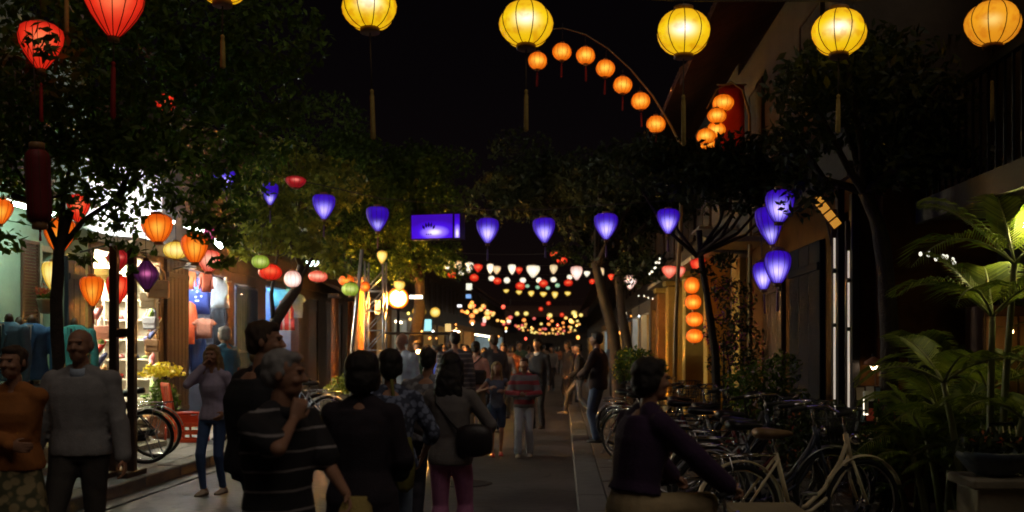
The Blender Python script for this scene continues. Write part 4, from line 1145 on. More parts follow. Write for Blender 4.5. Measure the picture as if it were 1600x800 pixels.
# hanging flower pot by the shutter
t = thing('flower_pot', 'small hanging pot of orange red flowers by the tailor shop window', 'flower pot', P(72,478,11.9))
build('pot', MB().lathe([(.04,-.10),(.075,-.08),(.10,.06),(.112,.08),(.10,.085),(.085,.075)], 14), m_stone, t)
build('hanger', MB().tube([(-.1,0,.08),(-.05,0,.3),(0,0,.55),(.05,0,.3),(.1,0,.08)], .004, 5), m_black, t)
def tuft(name, parent, n, rad, c, size, m, up=.5):
    c = np.array(c); V = []; F = []
    for i in range(n):
        d = rng.normal(size=3); d /= np.linalg.norm(d); d[2] = abs(d[2])*.9 if up else d[2]
        p = c + d*np.array(rad)*rng.uniform(.35,1)
        u = rng.normal(size=3); u /= np.linalg.norm(u); w = np.cross(u, d + rng.normal(size=3)*.4); w /= np.linalg.norm(w) + 1e-9
        s = size*rng.uniform(.6,1.25)
        k = len(V); V += [p - u*s, p + w*s*.45 + d*s*.1, p + u*s, p - w*s*.45 + d*s*.1]; F.append((k,k+1,k+2,k+3))
    q = MB(); q.add(V, F); o = build(name, q, m, parent); o['kind'] = 'stuff'; return o
tuft('leaves', t, 60, (.13,.13,.10), (0,0,.10), .05, m_leaf); tuft('flowers', t, 70, (.16,.15,.15), (0,0,.14), .035, m_petalr)

# big pot of yellow flowers, and the red plastic chair by it
t = thing('flower_pot', 'big pot of bright yellow chrysanthemums beside the red chair', 'flower pot', P(253,0,15.5)*1); t.location.z = .16
build('pot', MB().lathe([(.13,0),(.16,.02),(.21,.30),(.235,.34),(.22,.36),(.19,.33)], 18), m_terra, t)
tuft('leaves', t, 620, (.30,.28,.62), (0,0,.40), .06, m_leaf)
tuft('flowers', t, 420, (.36,.34,.26), (0,0,1.0), .05, m_petaly)
ch = thing('plastic_chair', 'red plastic chair on the pavement beside the yellow flowers', 'chair', P(285,0,15.1), R(-50)); ch.location.z = .16
m_redp = mat('red plastic', (.72,.08,.025), .35, .1, 9, .03)
build('seat', MB().cbox((0,0,.43), (.42,.42,.03), bev=.01), m_redp, ch)
for x in (-.19,.19):
    for y in (-.18,.18): build('leg', MB().tube([(x*1.05,y*1.1,0),(x,y,.42)], [.018,.024], 6), m_redp, ch)
for x in (-.19,.19): build('back_post', MB().tube([(x,-.19,.43),(x*.95,-.26,.88)], .02, 6), m_redp, ch)
for x in (-.10,0,.10): build('back_slat', MB().cbox((x,-.225,.65), (.05,.015,.40), Matrix.Rotation(R(9),4,'X'), .004), m_redp, ch)
build('back_rail', MB().cbox((0,-.26,.88), (.40,.025,.06), Matrix.Rotation(R(9),4,'X'), .008), m_redp, ch)
for x in (-.2,.2): build('apron', MB().cbox((x,0,.33), (.016,.36,.14), bev=.004), m_redp, ch)
cr = thing('plastic_crate', 'red plastic crate under the red chair on the pavement', 'crate', P(300,0,14.9)); cr.location.z = .16
q = MB()
for z0_, z1_ in ((0,.05),(.12,.17),(.24,.30)):
    q.box(-.2,.2,-.15,-.135,z0_,z1_); q.box(-.2,.2,.135,.15,z0_,z1_); q.box(-.2,-.185,-.1349,.1349,z0_,z1_); q.box(.185,.2,-.1349,.1349,z0_,z1_)
build('bands', q, m_redp, cr)
q = MB()
for x in (-.193,.193):
    for y in (-.143,.143): q.box(x-.02,x+.02,y-.02,y+.02,.001,.30)
q.box(-.18,.18,-.13,.13,.002,.015); build('corner_post', q, m_redp, cr)

# wooden frame (two posts and a cross bar) on the pavement
wf = thing('post_frame', 'dark wooden frame of two posts with a cross bar before the shoe shop', 'frame', (P(192,0,10.9).x, 10.9, .16))
for x in (-.10,.105): build('post', MB().cbox((x,0,1.3), (.085,.085,2.6), bev=.008), m_wood, wf)
build('cross_bar', MB().cbox((.0,-.001,1.62), (.24,.07,.10), bev=.006), m_wood, wf)
build('cross_bar', MB().cbox((.0,-.001,.80), (.24,.07,.08), bev=.006), m_wood, wf)
for x in (-.10,.105): build('foot', MB().cbox((x,0,.03), (.12,.5,.06), bev=.008), m_wood, wf)

# lattice mast and the grey leaning pole
tm = thing('lattice_mast', 'steel lattice mast standing beside an orange pillar left of the street lamp', 'mast', (P(587,0,20.5).x, 20.5, .16))
w = .19; H = 3.3
for x in (-w, w):
    for y in (-w, w): build('post', MB().tube([(x,y,0),(x,y,H)], .022, 6), m_steel, tm)
z = .15
while z < H - .3:
    for y in (-w, w):
        build('brace', MB().tube([(-w,y,z),(w,y,z)], .012, 5), m_steel, tm)
        build('brace', MB().tube([(-w,y,z),(w,y,z+.42)], .012, 5), m_steel, tm)
    for x in (-w, w):
        build('brace', MB().tube([(x,-w,z),(x,w,z+.42)], .012, 5), m_steel, tm)
    z += .42
c = thing('column', 'orange lit pillar just left of the steel lattice mast', 'column', (P(563,0,21.5).x, 21.5, .16))
build('shaft', MB().lathe([(.13,.2),(.125,1.6),(.115,2.9)], 14), mat('orange pillar paint', (.45,.17,.04), .75, .25, 3, .2), c); build('base', MB().cbox((0,0,.1), (.4,.4,.2), bev=.02), m_stone, c)
build('capital', MB().cbox((0,0,2.98), (.36,.36,.14), bev=.02), m_wood, c)
pp = thing('pole', 'grey metal pole leaning beside the planter hedge', 'pole', (P(549,0,17).x, 17, .16))
build('shaft', MB().tube([(0,0,0),(.01,0,1.4),(.03,.0,1.6),(.19,.0,3.2)], .035, 8), m_steel, pp); build('base', MB().lathe([(.1,0),(.1,.03),(.05,.05)], 12), m_steel, pp)
# planter hedge with yellow green leaves
pt = thing('planter', 'long planter of yellow green shrubs at the foot of the grey leaning pole', 'planter', (P(552,0,18.0).x, 18.0, .16))
build('planter_box', MB().cbox((0,0,.30), (1.15,.45,.60), bev=.02), m_dkplaster, pt)
tuft('shrub', pt, 900, (.55,.30,.42), (-.05,0,.60), .05, m_leafy)
# market cart
cart = thing('food_cart', 'wooden street food cart with a warm lamp beyond the people', 'cart', (P(655,0,17.5).x, 17.5, .02))
m_cw = mat('cart wood', (.40,.20,.07), .6, .25, 5, .2)
build('counter', MB().cbox((0,0,.85), (.95,.6,.06), bev=.01), m_cw, cart)
for k in range(6): build('plank', MB().cbox((-.40 + .16*k,-.27,.55), (.15,.02,.52), bev=.004), m_cw, cart)
for x in (-.4,.4):
    for y in (-.25,.25): build('leg', MB().cbox((x,y,.41), (.06,.06,.82), bev=.005), m_wood, cart)
for x in (-.44,.44): build('post', MB().cbox((x,.25,1.35), (.035,.035,.95), bev=.003), m_wood, cart)
build('roof', MB().cbox((0,.1,1.86), (1.15,.8,.04), bev=.01), m_wood, cart)
bulb_lamp((P(655,0,17.5).x, 17.4, 1.55), .04, (1,.55,.2), 30, 'bare warm bulb hanging over the food cart')
for k in range(5):
    o = build('bowl', MB().lathe([(.03,0),(.06,.02),(.09,.07),(.085,.07),(.05,.025),(.01,.02)], 12), [m_terra, m_stone][k % 2], None, (P(655,0,17.5).x - .34 + .17*k, 17.4 + .08*(k % 2), .90))
    tag(o, '%s bowl, %s from the left on the counter of the street food cart' % (['reddish','cream'][k % 2], ORD[k]), 'bowl', 'bowls on the food cart')

# ------------------------------------------------------------------ right side small things
# display rack with cards under the wall lamp
t = thing('card_rack', 'upright display rack of bright cards under the small wall lamp', 'rack', (P(1372,0,9.1).x, 9.2, .095))
for x in (-.2,.2): build('post', MB().tube([(x,0,0),(x,0,1.2)], .014, 6), m_black, t)
build('back_panel', MB().box(-.19,.19,.02,.03,.1,1.15), m_wood, t)
cc = [cloth('card cream', (.7,.6,.42)), cloth('card red', (.5,.08,.06)), cloth('card blue', (.2,.3,.4)), cloth('card white', (.75,.72,.66))]
for i in range(5):
    build('ledge', MB().cbox((0,-.02,.2 + .2*i), (.38,.06,.012), bev=.002), m_black, t)
    for j in range(4): build('card', MB().cbox((-.14 + .093*j,-.012,.2 + .2*i + .075), (.075,.008,.12 + .02*((i+j) % 2)), Matrix.Rotation(R(-8),4,'X'), .001), cc[(i*2+j*3) % 4], t)
tube_lamp((P(1356,0,9.0).x - .02, 9.0, .98), (P(1356,0,9.0).x - .02, 9.0, 1.13), (1,.84,.6), 3.0, 'short warm upright lamp at the edge of the card rack', .022)
tag(build('notice_board', MB().cbox(P(1440,0,9.3)*1 + Vector((0,0,1.2 - P(1440,0,9.3).z)), (.26,.03,1.1), bev=.006), m_navydoor), 'plain blue grey board standing behind the palm', 'board')

# cream pedestal with a planter bowl
pd = thing('pedestal_planter', 'cream stone pedestal with a blue bowl of dark plants at the lower right', 'planter', (P(1552,0,6.6).x, 6.6, .095))
build('plinth', MB().cbox((0,0,.18), (.46,.46,.36), bev=.012), m_stone, pd)
build('shaft', MB().cbox((0,0,.46), (.36,.36,.22), bev=.012), m_stone, pd)
build('cap', MB().cbox((0,0,.60), (.46,.46,.07), bev=.015), m_stone, pd)
build('bowl', MB().lathe([(.10,.636),(.16,.66),(.24,.76),(.26,.80),(.245,.81),(.2,.77)], 20), mat('blue glaze', (.10,.13,.17), .3, .2, 5, .1), pd)
tuft('plants', pd, 160, (.30,.26,.16), (0,0,.80), .05, m_leafd); tuft('flowers', pd, 26, (.28,.24,.15), (0,0,.83), .028, m_petalr)
# wire garden chair at the right edge
gc = thing('garden_chair', 'black wire garden chair partly cut by the right edge', 'chair', (P(1606,0,6.9).x, 6.9, .095), R(200))
build('seat', MB().torus((0,0,.45), .2, .012, 'Z', 20, 6), m_black, gc)
for k in range(6): build('seat_wire', MB().tube([(-.16 + .064*k,-.14,.45),(-.16 + .064*k,.14,.45)], .005, 5), m_black, gc)
for a in range(4):
    an = PI/4 + a*PI/2; build('leg', MB().tube([(.18*math.cos(an),.18*math.sin(an),.45),(.24*math.cos(an),.24*math.sin(an),0)], .01, 5), m_black, gc)
bk = build('back_frame', MB().tube([(-.18,-.12,.45),(-.2,-.22,.8),(-.1,-.25,.95),(.1,-.25,.95),(.2,-.22,.8),(.18,-.12,.45)], .011, 6), m_black, gc)
for k in range(5): build('back_wire', MB().tube([(-.12 + .06*k,-.14,.47),(-.12 + .06*k,-.235,.93)], .005, 5), m_cream, gc)
# wooden chair set and warm lit cabinet behind the palm
cab = thing('wooden_cabinet', 'warm brown wooden cabinet by the house wall behind the palm', 'cabinet', (P(1574,0,8.9).x, 8.9, .095))
build('body', MB().cbox((0,0,.95), (.62,.4,1.9), bev=.01), m_brown, cab)
for x in (-.15,.15): build('door', MB().cbox((x,-.21,1.25), (.28,.02,1.1), bev=.006), mat('cabinet door wood', (.30,.15,.06), .5, .25, 5, .2), cab)
for x in (-.15,.15): build('drawer', MB().cbox((x,-.21,.4), (.28,.02,.4), bev=.006), m_brown, cab)
bulb_lamp((P(1574,0,8.4).x, 8.35, 1.75), .03, (1,.6,.25), 14, 'dim warm bulb in front of the wooden cabinet')
# cream box at the bottom edge
cbx = thing('wooden_crate', 'cream wooden crate with its lid at the bottom edge below the cream bicycle', 'crate', (P(1195,0,5.4).x, 5.4, .10))
m_crate = mat('dull cream wood', (.33,.28,.15), .7, .25, 6, .2)
for k in range(4): build('plank', MB().cbox((0,-.16,.08 + .14*k), (.36,.02,.13), bev=.006), m_crate, cbx); build('plank', MB().cbox((0,.16,.08 + .14*k), (.36,.02,.13), bev=.006), m_crate, cbx)
for x in (-.17,.17): build('end_panel', MB().cbox((x,0,.29), (.02,.298,.56), bev=.004), m_crate, cbx)
build('lid', MB().cbox((0,0,.59), (.42,.38,.035), bev=.012), m_crate, cbx)
# small slanted ladder-like lit lattice up by the violet cluster
lt = thing('lattice_sign', 'slanting wooden lattice with amber lit panes above the glowing strips', 'sign', P(1292,331,9.9), 0)
M_ = Matrix.Rotation(R(52), 4, 'Y')
amb = lamp_mat('amber pane', (1,.42,.03), .5)
build('frame', MB().cbox((0,.02,0), (.40,.02,.125), M_, .004), m_wood, lt)
for k in range(4): build('pane', MB().cbox(M_ @ Vector((-.145 + .097*k, 0, 0)), (.078,.012,.095), M_, .002), amb, lt)
build('strut', MB().tube([(0,.03,-.08),(.06,.03,-.35)], .014, 5), m_wood, lt)
build('bracket', MB().tube([(0,.03,.08),(-.05,.03,.22),(.2,.3,.3)], .014, 5), m_wood, lt)
# dotted fairy lights: short strings
for nm, a, b, n, lab in (('string_lights', P(1016,427,16.5), P(1032,405,16.5), 9, 'short slanting string of white fairy lights in the right hand leaves'),
                         ('string_lights', P(998,464,21), P(1022,465,21), 4, 'short level string of white fairy lights over the pillars'),
                         ('string_lights', P(1442,395,8.6), P(1492,410,8.6), 9, 'string of white fairy lights glimmering left of the palm fronds')):
    t = thing(nm, lab, 'string lights', a)
    bl = MB().ell((0,0,0), (.016,.016,.02), 8, 6).mesh('bulb', [lamp_mat('fairy light', (1,.95,.75), 1.3)])
    pts = []
    for i in range(n):
        p = (b - a)*(i/(n-1)) + Vector((random.uniform(-.03,.03), random.uniform(-.05,.05), random.uniform(-.03,.03)))
        link('bulb', bl, t, p); pts.append(p + Vector((0,0,.02)))
    build('wire', MB().tube(pts, .004, 4), m_cord, t)
# small canopy roofs over the right hand doors
for px, py, d, w, lab in ((1152, 398, 15.2, .62, 'narrow grey canopy jutting from the right hand facade beside the violet cluster'), (1150, 362, 16.4, .6, 'upper grey canopy edge jutting from the right hand facade')):
    p = P(px, py, d)
    t = thing('door_canopy', lab, 'canopy', p)
    build('sheet', MB().cbox((FR - p.x - .32,0,0), (.66,.9,.05), Matrix.Rotation(R(4),4,'Y'), .008), m_steel, t)
    build('bracket', MB().tube([(FR - p.x,.3,-.25),(FR - p.x - .5,.3,-.02)], .012, 5), m_black, t)
# far lit shop signs and boxes: bokeh of the left far shops
sg = [(650,464,24,20,5,(.85,.95,1),3,'blue white lit sign board right of the street lamp'),(668,508,27,12,18,(.35,.85,.9),1.1,'teal lit sign in the far left shops'),(718,478,40,7,4,(.9,.9,.9),1.6,'small white lit sign over the crowd'),
      (733,448,40,9,10,(.9,.9,.7),1.2,'pale lit sign under the first far lantern row'),(732,463,44,8,6,(.15,.35,.7),1.2,'blue lit sign under the first far lantern row'),(795,502,48,6,4,(1,.85,.6),1.6,'white lit sign far down the street'),(974,505,26,12,18,(.7,.8,1),1.6,'blue white lit sign behind the right hand trees'),(973,493,27,12,10,(1,.8,.5),1.6,'warm lit sign above the blue white one on the right'),
      (590,480,23,8,22,(1,.5,.1),.8,'orange lit sign inside the lattice mast'),(713,528,30,6,14,(.8,.85,.95),.9,'narrow pale lit sign behind the checked shirt'),(757,500,42,5,8,(1,.7,.6),1.2,'pink lit sign far left'),(700,512,33,9,12,(1,.65,.2),.9,'amber lit sign beyond the food cart')]
for px, py, d, w, h, col, st, lab in sg:
    s = d/FPX; t = thing('lit_sign', lab, 'sign', P(px,py,d))
    build('lit_face', MB().cbox((0,0,0), (w*s, .04, h*s), bev=.006), lamp_mat('sign %s' % lab, col, st), t)
    build('casing', MB().cbox((0,.035,0), (w*s + .03, .03, h*s + .03), bev=.004), m_black, t)
    build('arm', MB().tube([(0,.05,h*s*.4),(-.25 if px < 880 else .25,.05,h*s*.4)], .012, 5), m_black, t)

# bare bulbs along the far shop fronts
BN = {}
rb = random.Random(5)
cols = {'warm white':(1,.8,.5),'cold white':(.85,.95,1),'orange':(1,.35,.05),'amber':(1,.55,.12),'red':(.9,.08,.04),'teal':(.2,.75,.8),'yellow':(1,.8,.15)}
bm_ = {}
for px in sorted(list(rb.uniform(636,800) for _ in range(30)) + list(rb.uniform(800,905) for _ in range(8)) + list(rb.uniform(955,1000) for _ in range(7))):
    c = rb.choice(['warm white','cold white','orange','orange','orange','amber','amber','red','teal','yellow'])
    side = 'left' if px < 880 else 'right'
    k = BN.get((c, side), 0); BN[(c, side)] = k + 1
    d = rb.uniform(24, 46); py = rb.uniform(468, 532) if px < 800 else rb.uniform(486, 530)
    t = thing('hanging_bulb', '%s small %s bulb from the left at the far %s shop fronts' % (ORD[k], c, side), 'bulb', P(px, py, d), 0, 'small bulbs at the far shop fronts')
    r_ = rb.choice([.025,.03,.04,.055])*d/30
    if c not in bm_: bm_[c] = lamp_mat('far bulb ' + c, cols[c], 3.0); bm_[c].cycles.emission_sampling = 'NONE'
    build('glass', MB().ell((0,0,0), (r_, r_, r_*1.15), 8, 6), bm_[c], t)
    build('wire', MB().tube([(0,0,r_),(0,0,r_ + .5)], .006, 4), m_cord, t)
# ------------------------------------------------------------------ trees and plants
def leaf_mesh(name, clumps, n, size, m, droop=.3, bent=True, hollow=.45):
    """leaf-sized faces spread through clumps [(centre, radii)]"""
    k = len(clumps)
    wts = np.array([c[1][0]*c[1][1]*c[1][2] for c in clumps])**.75; wts /= wts.sum()
    idx = rng.choice(k, size=n, p=wts)
    C = np.array([c[0] for c in clumps])[idx]; Rd = np.array([c[1] for c in clumps])[idx]
    d = rng.normal(size=(n,3)); d /= np.linalg.norm(d, axis=1, keepdims=True)
    rr = (hollow + (1-hollow)*rng.random((n,1)))**.8
    p = C + d*rr*Rd
    u = rng.normal(size=(n,3)); u[:,2] -= droop; u /= np.linalg.norm(u, axis=1, keepdims=True)
    w = np.cross(u, rng.normal(size=(n,3))); w /= np.linalg.norm(w, axis=1, keepdims=True)
    nn = np.cross(u, w)
    s = size*rng.uniform(.55,1.25,(n,1))
    a = p - u*s*.5; b = p + u*s*.5
    l = p - u*s*.05 + w*s*.22 + nn*s*.06; r = p - u*s*.05 - w*s*.22 + nn*s*.06
    V = np.stack([a, l, b, r], 1).reshape(-1,3)
    me = bpy.data.meshes.new(name)
    me.vertices.add(len(V)); me.vertices.foreach_set('co', V.ravel())
    if bent:
        base = np.arange(n)[:,None]*4
        F = np.concatenate([base + np.array([[0,1,2]]), base + np.array([[0,2,3]])], 1).reshape(-1,3)
    else:
        F = (np.arange(n)[:,None]*4 + np.array([[0,1,2,3]]))
    me.loops.add(F.size); me.loops.foreach_set('vertex_index', F.ravel().astype(np.int32))
    me.polygons.add(len(F)); st = np.arange(len(F), dtype=np.int32)*F.shape[1]
    me.polygons.foreach_set('loop_start', st)
    try: me.polygons.foreach_set('loop_total', np.full(len(F), F.shape[1], dtype=np.int32))
    except Exception: pass
    me.update(calc_edges=True); me.validate()
    me.materials.append(m)
    return me

def tree(label, base, trunk, limbs, clumps, n, size, m=m_leaf, trunk_r=(.12,.06), name='leafy_tree', droop=.3, group=None):
    """trunk: world points from the base; limbs: lists of world points; clumps: world (centre, radii)"""
    base = Vector(base)
    t = thing(name, label, 'tree', base, 0, group)
    pts = [Vector(p) - base for p in trunk]
    # bumpy taper
    fine = []; rad = []
    N_ = 14
    for i in range(N_+1):
        f = i/N_*(len(pts)-1); k = min(int(f), len(pts)-2); p = pts[k].lerp(pts[k+1], f-k)
        p = p + Vector((noise.noise((p.z*1.3, base.x, 0))*.04, noise.noise((p.z*1.3, base.y, 5))*.04, 0))*(1 if i else 0)
        fine.append(p); rad.append((trunk_r[0]*(1-i/N_) + trunk_r[1]*i/N_)*(1 + .12*noise.noise((p.z*3, 3, base.x))) * (1.35 if i == 0 else 1))
    build('trunk', MB().tube(fine, rad, 10), m_bark, t)
    for l in limbs:
        lp = [Vector(p) - base for p in l]; k = len(lp)
        build('limb', MB().tube(lp, [max(.008, trunk_r[1]*.75*(1 - i/(k - .6))) for i in range(k)], 7), m_bark, t)
    cl = [((Vector(c) - base)[:], r) for c, r in clumps]
    link('crown', leaf_mesh('crown', cl, n, size, m, droop), t)
    return t
def clumps_around(centre, radii, k, rmin, rmax):
    out = []
    c = Vector(centre)
    for i in range(k):
        d = rng.normal(size=3); d /= np.linalg.norm(d)
        r = rng.uniform(rmin, rmax)
        out.append(((c.x + d[0]*radii[0]*rng.uniform(.3,1), c.y + d[1]*radii[1]*rng.uniform(.3,1), c.z + d[2]*radii[2]*rng.uniform(.3,1)), (r*rng.uniform(.9,1.4), r*rng.uniform(.8,1.2), r*rng.uniform(.6,.9))))
    return out
def limbs_to(origin, clumps, k):
    o = Vector(origin); out = []
    for c, r in clumps[:k]:
        c = Vector(c); mid = o.lerp(c, .5) + Vector((random.uniform(-.1,.1), random.uniform(-.1,.1), -.12))
        out.append([o, mid, c, c + (c-o)*.15])
    return out

# tree at the left, over the tailor's: trunk at the photo's x = 88
B_ = Vector((P(86,0,9.6).x, 9.6, .15)); fork = P(92, 392, 9.6)
cl = [(P(x,y,d), r) for x, y, d, r in [
   (-40,190,9.2,(.6,.5,.45)),(40,180,9.4,(.6,.5,.4)),(110,190,9.8,(.55,.5,.35)),(180,190,10.0,(.6,.5,.4)),(250,190,10.2,(.6,.5,.42)),(320,215,10.4,(.55,.5,.45)),
   (60,100,9.0,(.6,.5,.4)),(150,110,9.6,(.6,.5,.35)),(240,100,10,(.6,.5,.4)),(330,110,10.4,(.6,.5,.45)),(400,150,10.8,(.6,.5,.5)),
   (20,260,9.7,(.42,.4,.22)),(130,262,9.6,(.36,.4,.22)),(205,262,9.8,(.42,.4,.24)),(290,280,10.2,(.42,.4,.30)),(350,320,10.4,(.36,.4,.34)),(380,262,10.6,(.45,.4,.4)),(420,210,11,(.5,.4,.4)),
   (165,308,9.7,(.22,.3,.12)),(195,366,9.8,(.17,.25,.20)),(28,300,9.6,(.22,.3,.10)),(330,360,10.2,(.26,.3,.16)),(12,380,9.4,(.12,.2,.10)),(145,372,9.7,(.18,.2,.07)),(95,322,9.5,(.2,.2,.10)),(255,310,9.9,(.26,.2,.12)),(120,300,9.6,(.30,.25,.12)),(130,225,9.6,(.4,.3,.2)),(190,232,9.7,(.4,.3,.2)),(245,240,9.9,(.4,.3,.22)),(80,235,9.5,(.35,.3,.2)),(165,262,9.7,(.36,.3,.16)),(165,345,9.75,(.24,.2,.10)),(200,330,9.9,(.26,.2,.14)),(290,325,10.1,(.24,.2,.12)),(225,392,9.9,(.16,.15,.06)),(315,345,10.2,(.22,.2,.10)),(350,375,10.3,(.24,.2,.12)),(130,400,9.75,(.14,.15,.10)),(205,420,9.9,(.07,.1,.12)),(60,345,9.5,(.18,.2,.06)),(20,365,9.5,(.12,.15,.05)),(348,410,10.4,(.18,.2,.07)),
   (66,52,8.0,(.15,.15,.07)),(52,72,8.1,(.10,.12,.08)),(80,84,8.0,(.10,.12,.07)),(200,20,9.6,(.7,.5,.35)),(320,20,10,(.7,.5,.45)),(420,60,10.5,(.7,.5,.5)),(80,20,9.2,(.6,.5,.35))]]
tree('dark leafy tree at the left before the tailor shop, lanterns hung in it', B_, [B_, B_ + Vector((.03,0,.9)), P(88,470,9.6), fork, P(110,330,9.65)],
     [[fork, P(60,320,9.5), P(20,255,9.6), P(-20,200,9.4)], [fork, P(130,345,9.7), P(185,308,9.8), P(250,250,10.1), P(330,200,10.4)], [fork, P(100,300,9.6), P(120,220,9.7), P(170,110,9.8)], [P(185,308,9.8), P(210,250,9.9), P(230,140,10)], [P(20,305,9.5), P(55,318,9.5), P(110,300,9.5)]],
     cl, 12500, .12, m_leaf, (.070,.045))
# second dark post-like trunk
B_ = Vector((P(178,0,12.2).x, 12.2, .15))
# curving tree before the second clothes shop
B_ = Vector((P(418,0,15.6).x, 15.6, .15))
cl = [(P(x,y,d), r) for x, y, d, r in [(385,385,15,(.34,.4,.22)),(440,380,15.4,(.55,.5,.22)),(495,385,15.8,(.5,.5,.25)),(420,345,15.4,(.55,.5,.35)),(480,330,15.8,(.6,.5,.4)),(400,300,15.4,(.6,.5,.4)),(450,255,15.8,(.7,.6,.4)),(520,420,16,(.34,.4,.16)),(520,290,16.2,(.6,.5,.5))]]
tree('young tree with a curving trunk and yellow green leaves before the second clothes shop', B_, [B_, P(420,560,15.6), P(428,505,15.6), P(450,470,15.6), P(466,450,15.6), P(470,415,15.7)],
     [[P(470,415,15.7), P(450,370,15.5), P(420,320,15.5)], [P(466,440,15.6), P(490,400,15.8), P(515,340,16)], [P(428,505,15.6), P(424,460,15.5), P(432,410,15.4), P(440,360,15.4)]],
     cl, 3600, .15, m_leafy, (.13,.06), droop=.2)
# the large lit tree by the street lamp
B_ = Vector((P(652,0,24.5).x, 24.5, .15)); fk = P(658,455,24.5)
cl = clumps_around(P(590,335,24), (2.2,1.6,1.8), 44, .45,.8) + clumps_around(P(560,400,23), (1.1,.8,.6), 8, .35,.5) + clumps_around(P(640,255,24.5), (1.0,1.0,.8), 10, .4,.7) + clumps_around(P(690,410,24), (.5,.6,.5), 5, .3,.45) + clumps_around(P(520,260,22.5), (1.2,1,1.2), 8, .5,.8)
tree('large round street tree left of the street, its olive crown lit by the street lamp', B_, [B_, P(648,530,24.5), P(655,490,24.5), fk, P(650,410,24.4)],
     [[fk, P(630,400,24.3), P(600,350,24), P(570,290,24)]] + limbs_to(P(650,410,24.4), cl, 9), cl, 30000, .13, m_leaf, (.20,.11))
# trees on the right
B_ = Vector((P(968,0,21).x, 21, .10)); fk = P(940,455,21)
cl = clumps_around(P(960,300,21), (2.2,1.2,.9), 26, .45,.8) + clumps_around(P(820,290,21.5), (1.3,1.0,.9), 13, .4,.7) + clumps_around(P(1000,415,21), (.9,.7,.45), 9, .25,.4) + clumps_around(P(905,385,21), (.8,.6,.4), 7, .25,.4)
tree('tall right hand street tree with a slender leaning trunk, dark crown behind the violet lanterns', B_, [B_, P(965,560,21), P(955,510,21), fk, P(930,410,21)],
     limbs_to(P(932,415,21), cl, 10), cl, 11000, .17, m_leafd, (.17,.09))
B_ = Vector((P(985,0,22.5).x, 22.5, .10))
cl = clumps_around(P(985,330,22.5), (1.1,.9,.9), 9, .4,.7)
tree('second slender tree just behind the tall right hand street tree', B_, [B_, P(985,560,22.5), P(972,490,22.5), P(964,430,22.5)], limbs_to(P(964,430,22.5), cl, 4), cl, 2600, .17, m_leafd, (.15,.08))
B_ = Vector((P(1120,0,13).x, 13, .10)); fk = P(1106,470,13)
cl = clumps_around(P(1130,288,12.6), (1.5,.7,.32), 16, .25,.45) + clumps_around(P(1040,262,13), (.8,.6,.3), 7, .25,.4) + clumps_around(P(1215,250,11.6), (.7,.6,.4), 8, .25,.4) + clumps_around(P(1115,415,13), (.25,.3,.3), 4, .12,.2)
tree('thin dark tree leaning in front of the orange lantern column', B_, [B_, P(1117,560,13), P(1112,505,13), fk, P(1098,425,13), P(1092,360,13)], limbs_to(P(1088,400,13), cl, 8), cl, 7000, .125, m_leafd, (.06,.04))
B_ = Vector((P(1385,0,9.2).x, 9.2, .095)); fk = P(1350,300,9.2)
cl = clumps_around(P(1340,170,9), (.9,.8,.65), 18, .3,.5) + clumps_around(P(1430,110,10.2), (.7,.5,.6), 10, .25,.45) + clumps_around(P(1395,250,8.8), (.7,.5,.25), 9, .2,.34) + clumps_around(P(1235,290,9), (.24,.3,.25), 5, .12,.2) + clumps_around(P(1290,290,9), (.2,.2,.12), 3, .12,.18)
tree('tall dark tree on the right whose foliage fills the sky beside the amber globe', B_, [B_, P(1392,560,9.2), P(1385,430,9.2), P(1370,350,9.2), fk], limbs_to(fk, cl, 9), cl, 7500, .12, m_leafd, (.10,.06))
# magenta creeper and white flowering bush, low shrubs
def bush(label, base, clumps, n, size, m, flowers=None, stems=6, name='flowering_bush', cat='bush'):
    base = Vector(base); t = thing(name, label, cat, base)
    for i in range(stems):
        c = Vector(random.choice(clumps)[0]) - base
        build('stem', MB().tube([(random.uniform(-.08,.08), random.uniform(-.08,.08), 0), c*.5 + Vector((random.uniform(-.1,.1),0,.05)), c], [.018,.012,.006], 5), m_bark, t)
    cl = [((Vector(c) - base)[:], r) for c, r in clumps]
    link('foliage', leaf_mesh('foliage', cl, n, size, m), t)['kind'] = 'stuff'
    if flowers:
        link('flowers', leaf_mesh('flowers', cl, flowers[0], flowers[1], flowers[2], 0, hollow=.85), t)['kind'] = 'stuff'
    return t
bush('magenta flowering creeper climbing right of the orange lantern column', (P(1150,0,13.6).x, 13.6, .10), [(P(x,y,13.6), r) for x, y, r in [(1130,520,(.3,.3,.3)),(1150,470,(.3,.3,.35)),(1140,570,(.35,.3,.35)),(1165,540,(.3,.3,.4)),(1125,450,(.15,.2,.2))]], 1500, .08, m_leafd, (420,.06,m_petalm))
bush('bush with pale mauve and white blossoms behind the parked bicycles', (P(1180,0,10.6).x, 10.6, .10), [(P(x,y,10.6), r) for x, y, r in [(1165,600,(.26,.25,.25)),(1195,590,(.28,.25,.22)),(1180,640,(.35,.3,.3)),(1225,575,(.2,.2,.2)),(1225,630,(.3,.25,.3))]], 1700, .07, m_leaf, (110,.055,m_petalp))
bush('green bush with yellow flowers by the right hand trees', (P(990,0,18.5).x, 18.5, .10), [(P(x,y,18.5), r) for x, y, r in [(985,560,(.3,.3,.25)),(1005,562,(.3,.3,.22)),(1020,575,(.3,.3,.22)),(975,580,(.25,.3,.25))]], 1300, .09, m_leaf, (140,.06,m_petaly))
bush('low dark shrub at the foot of the ochre wall behind the bicycles', (P(1290,0,8.9).x, 8.9, .10), [(P(x,y,8.9), r) for x, y, r in [(1270,660,(.22,.25,.18)),(1300,650,(.2,.2,.16)),(1325,690,(.22,.25,.25)),(1250,690,(.3,.3,.25))]], 1300, .07, m_leafd, (60,.05,m_petalr))
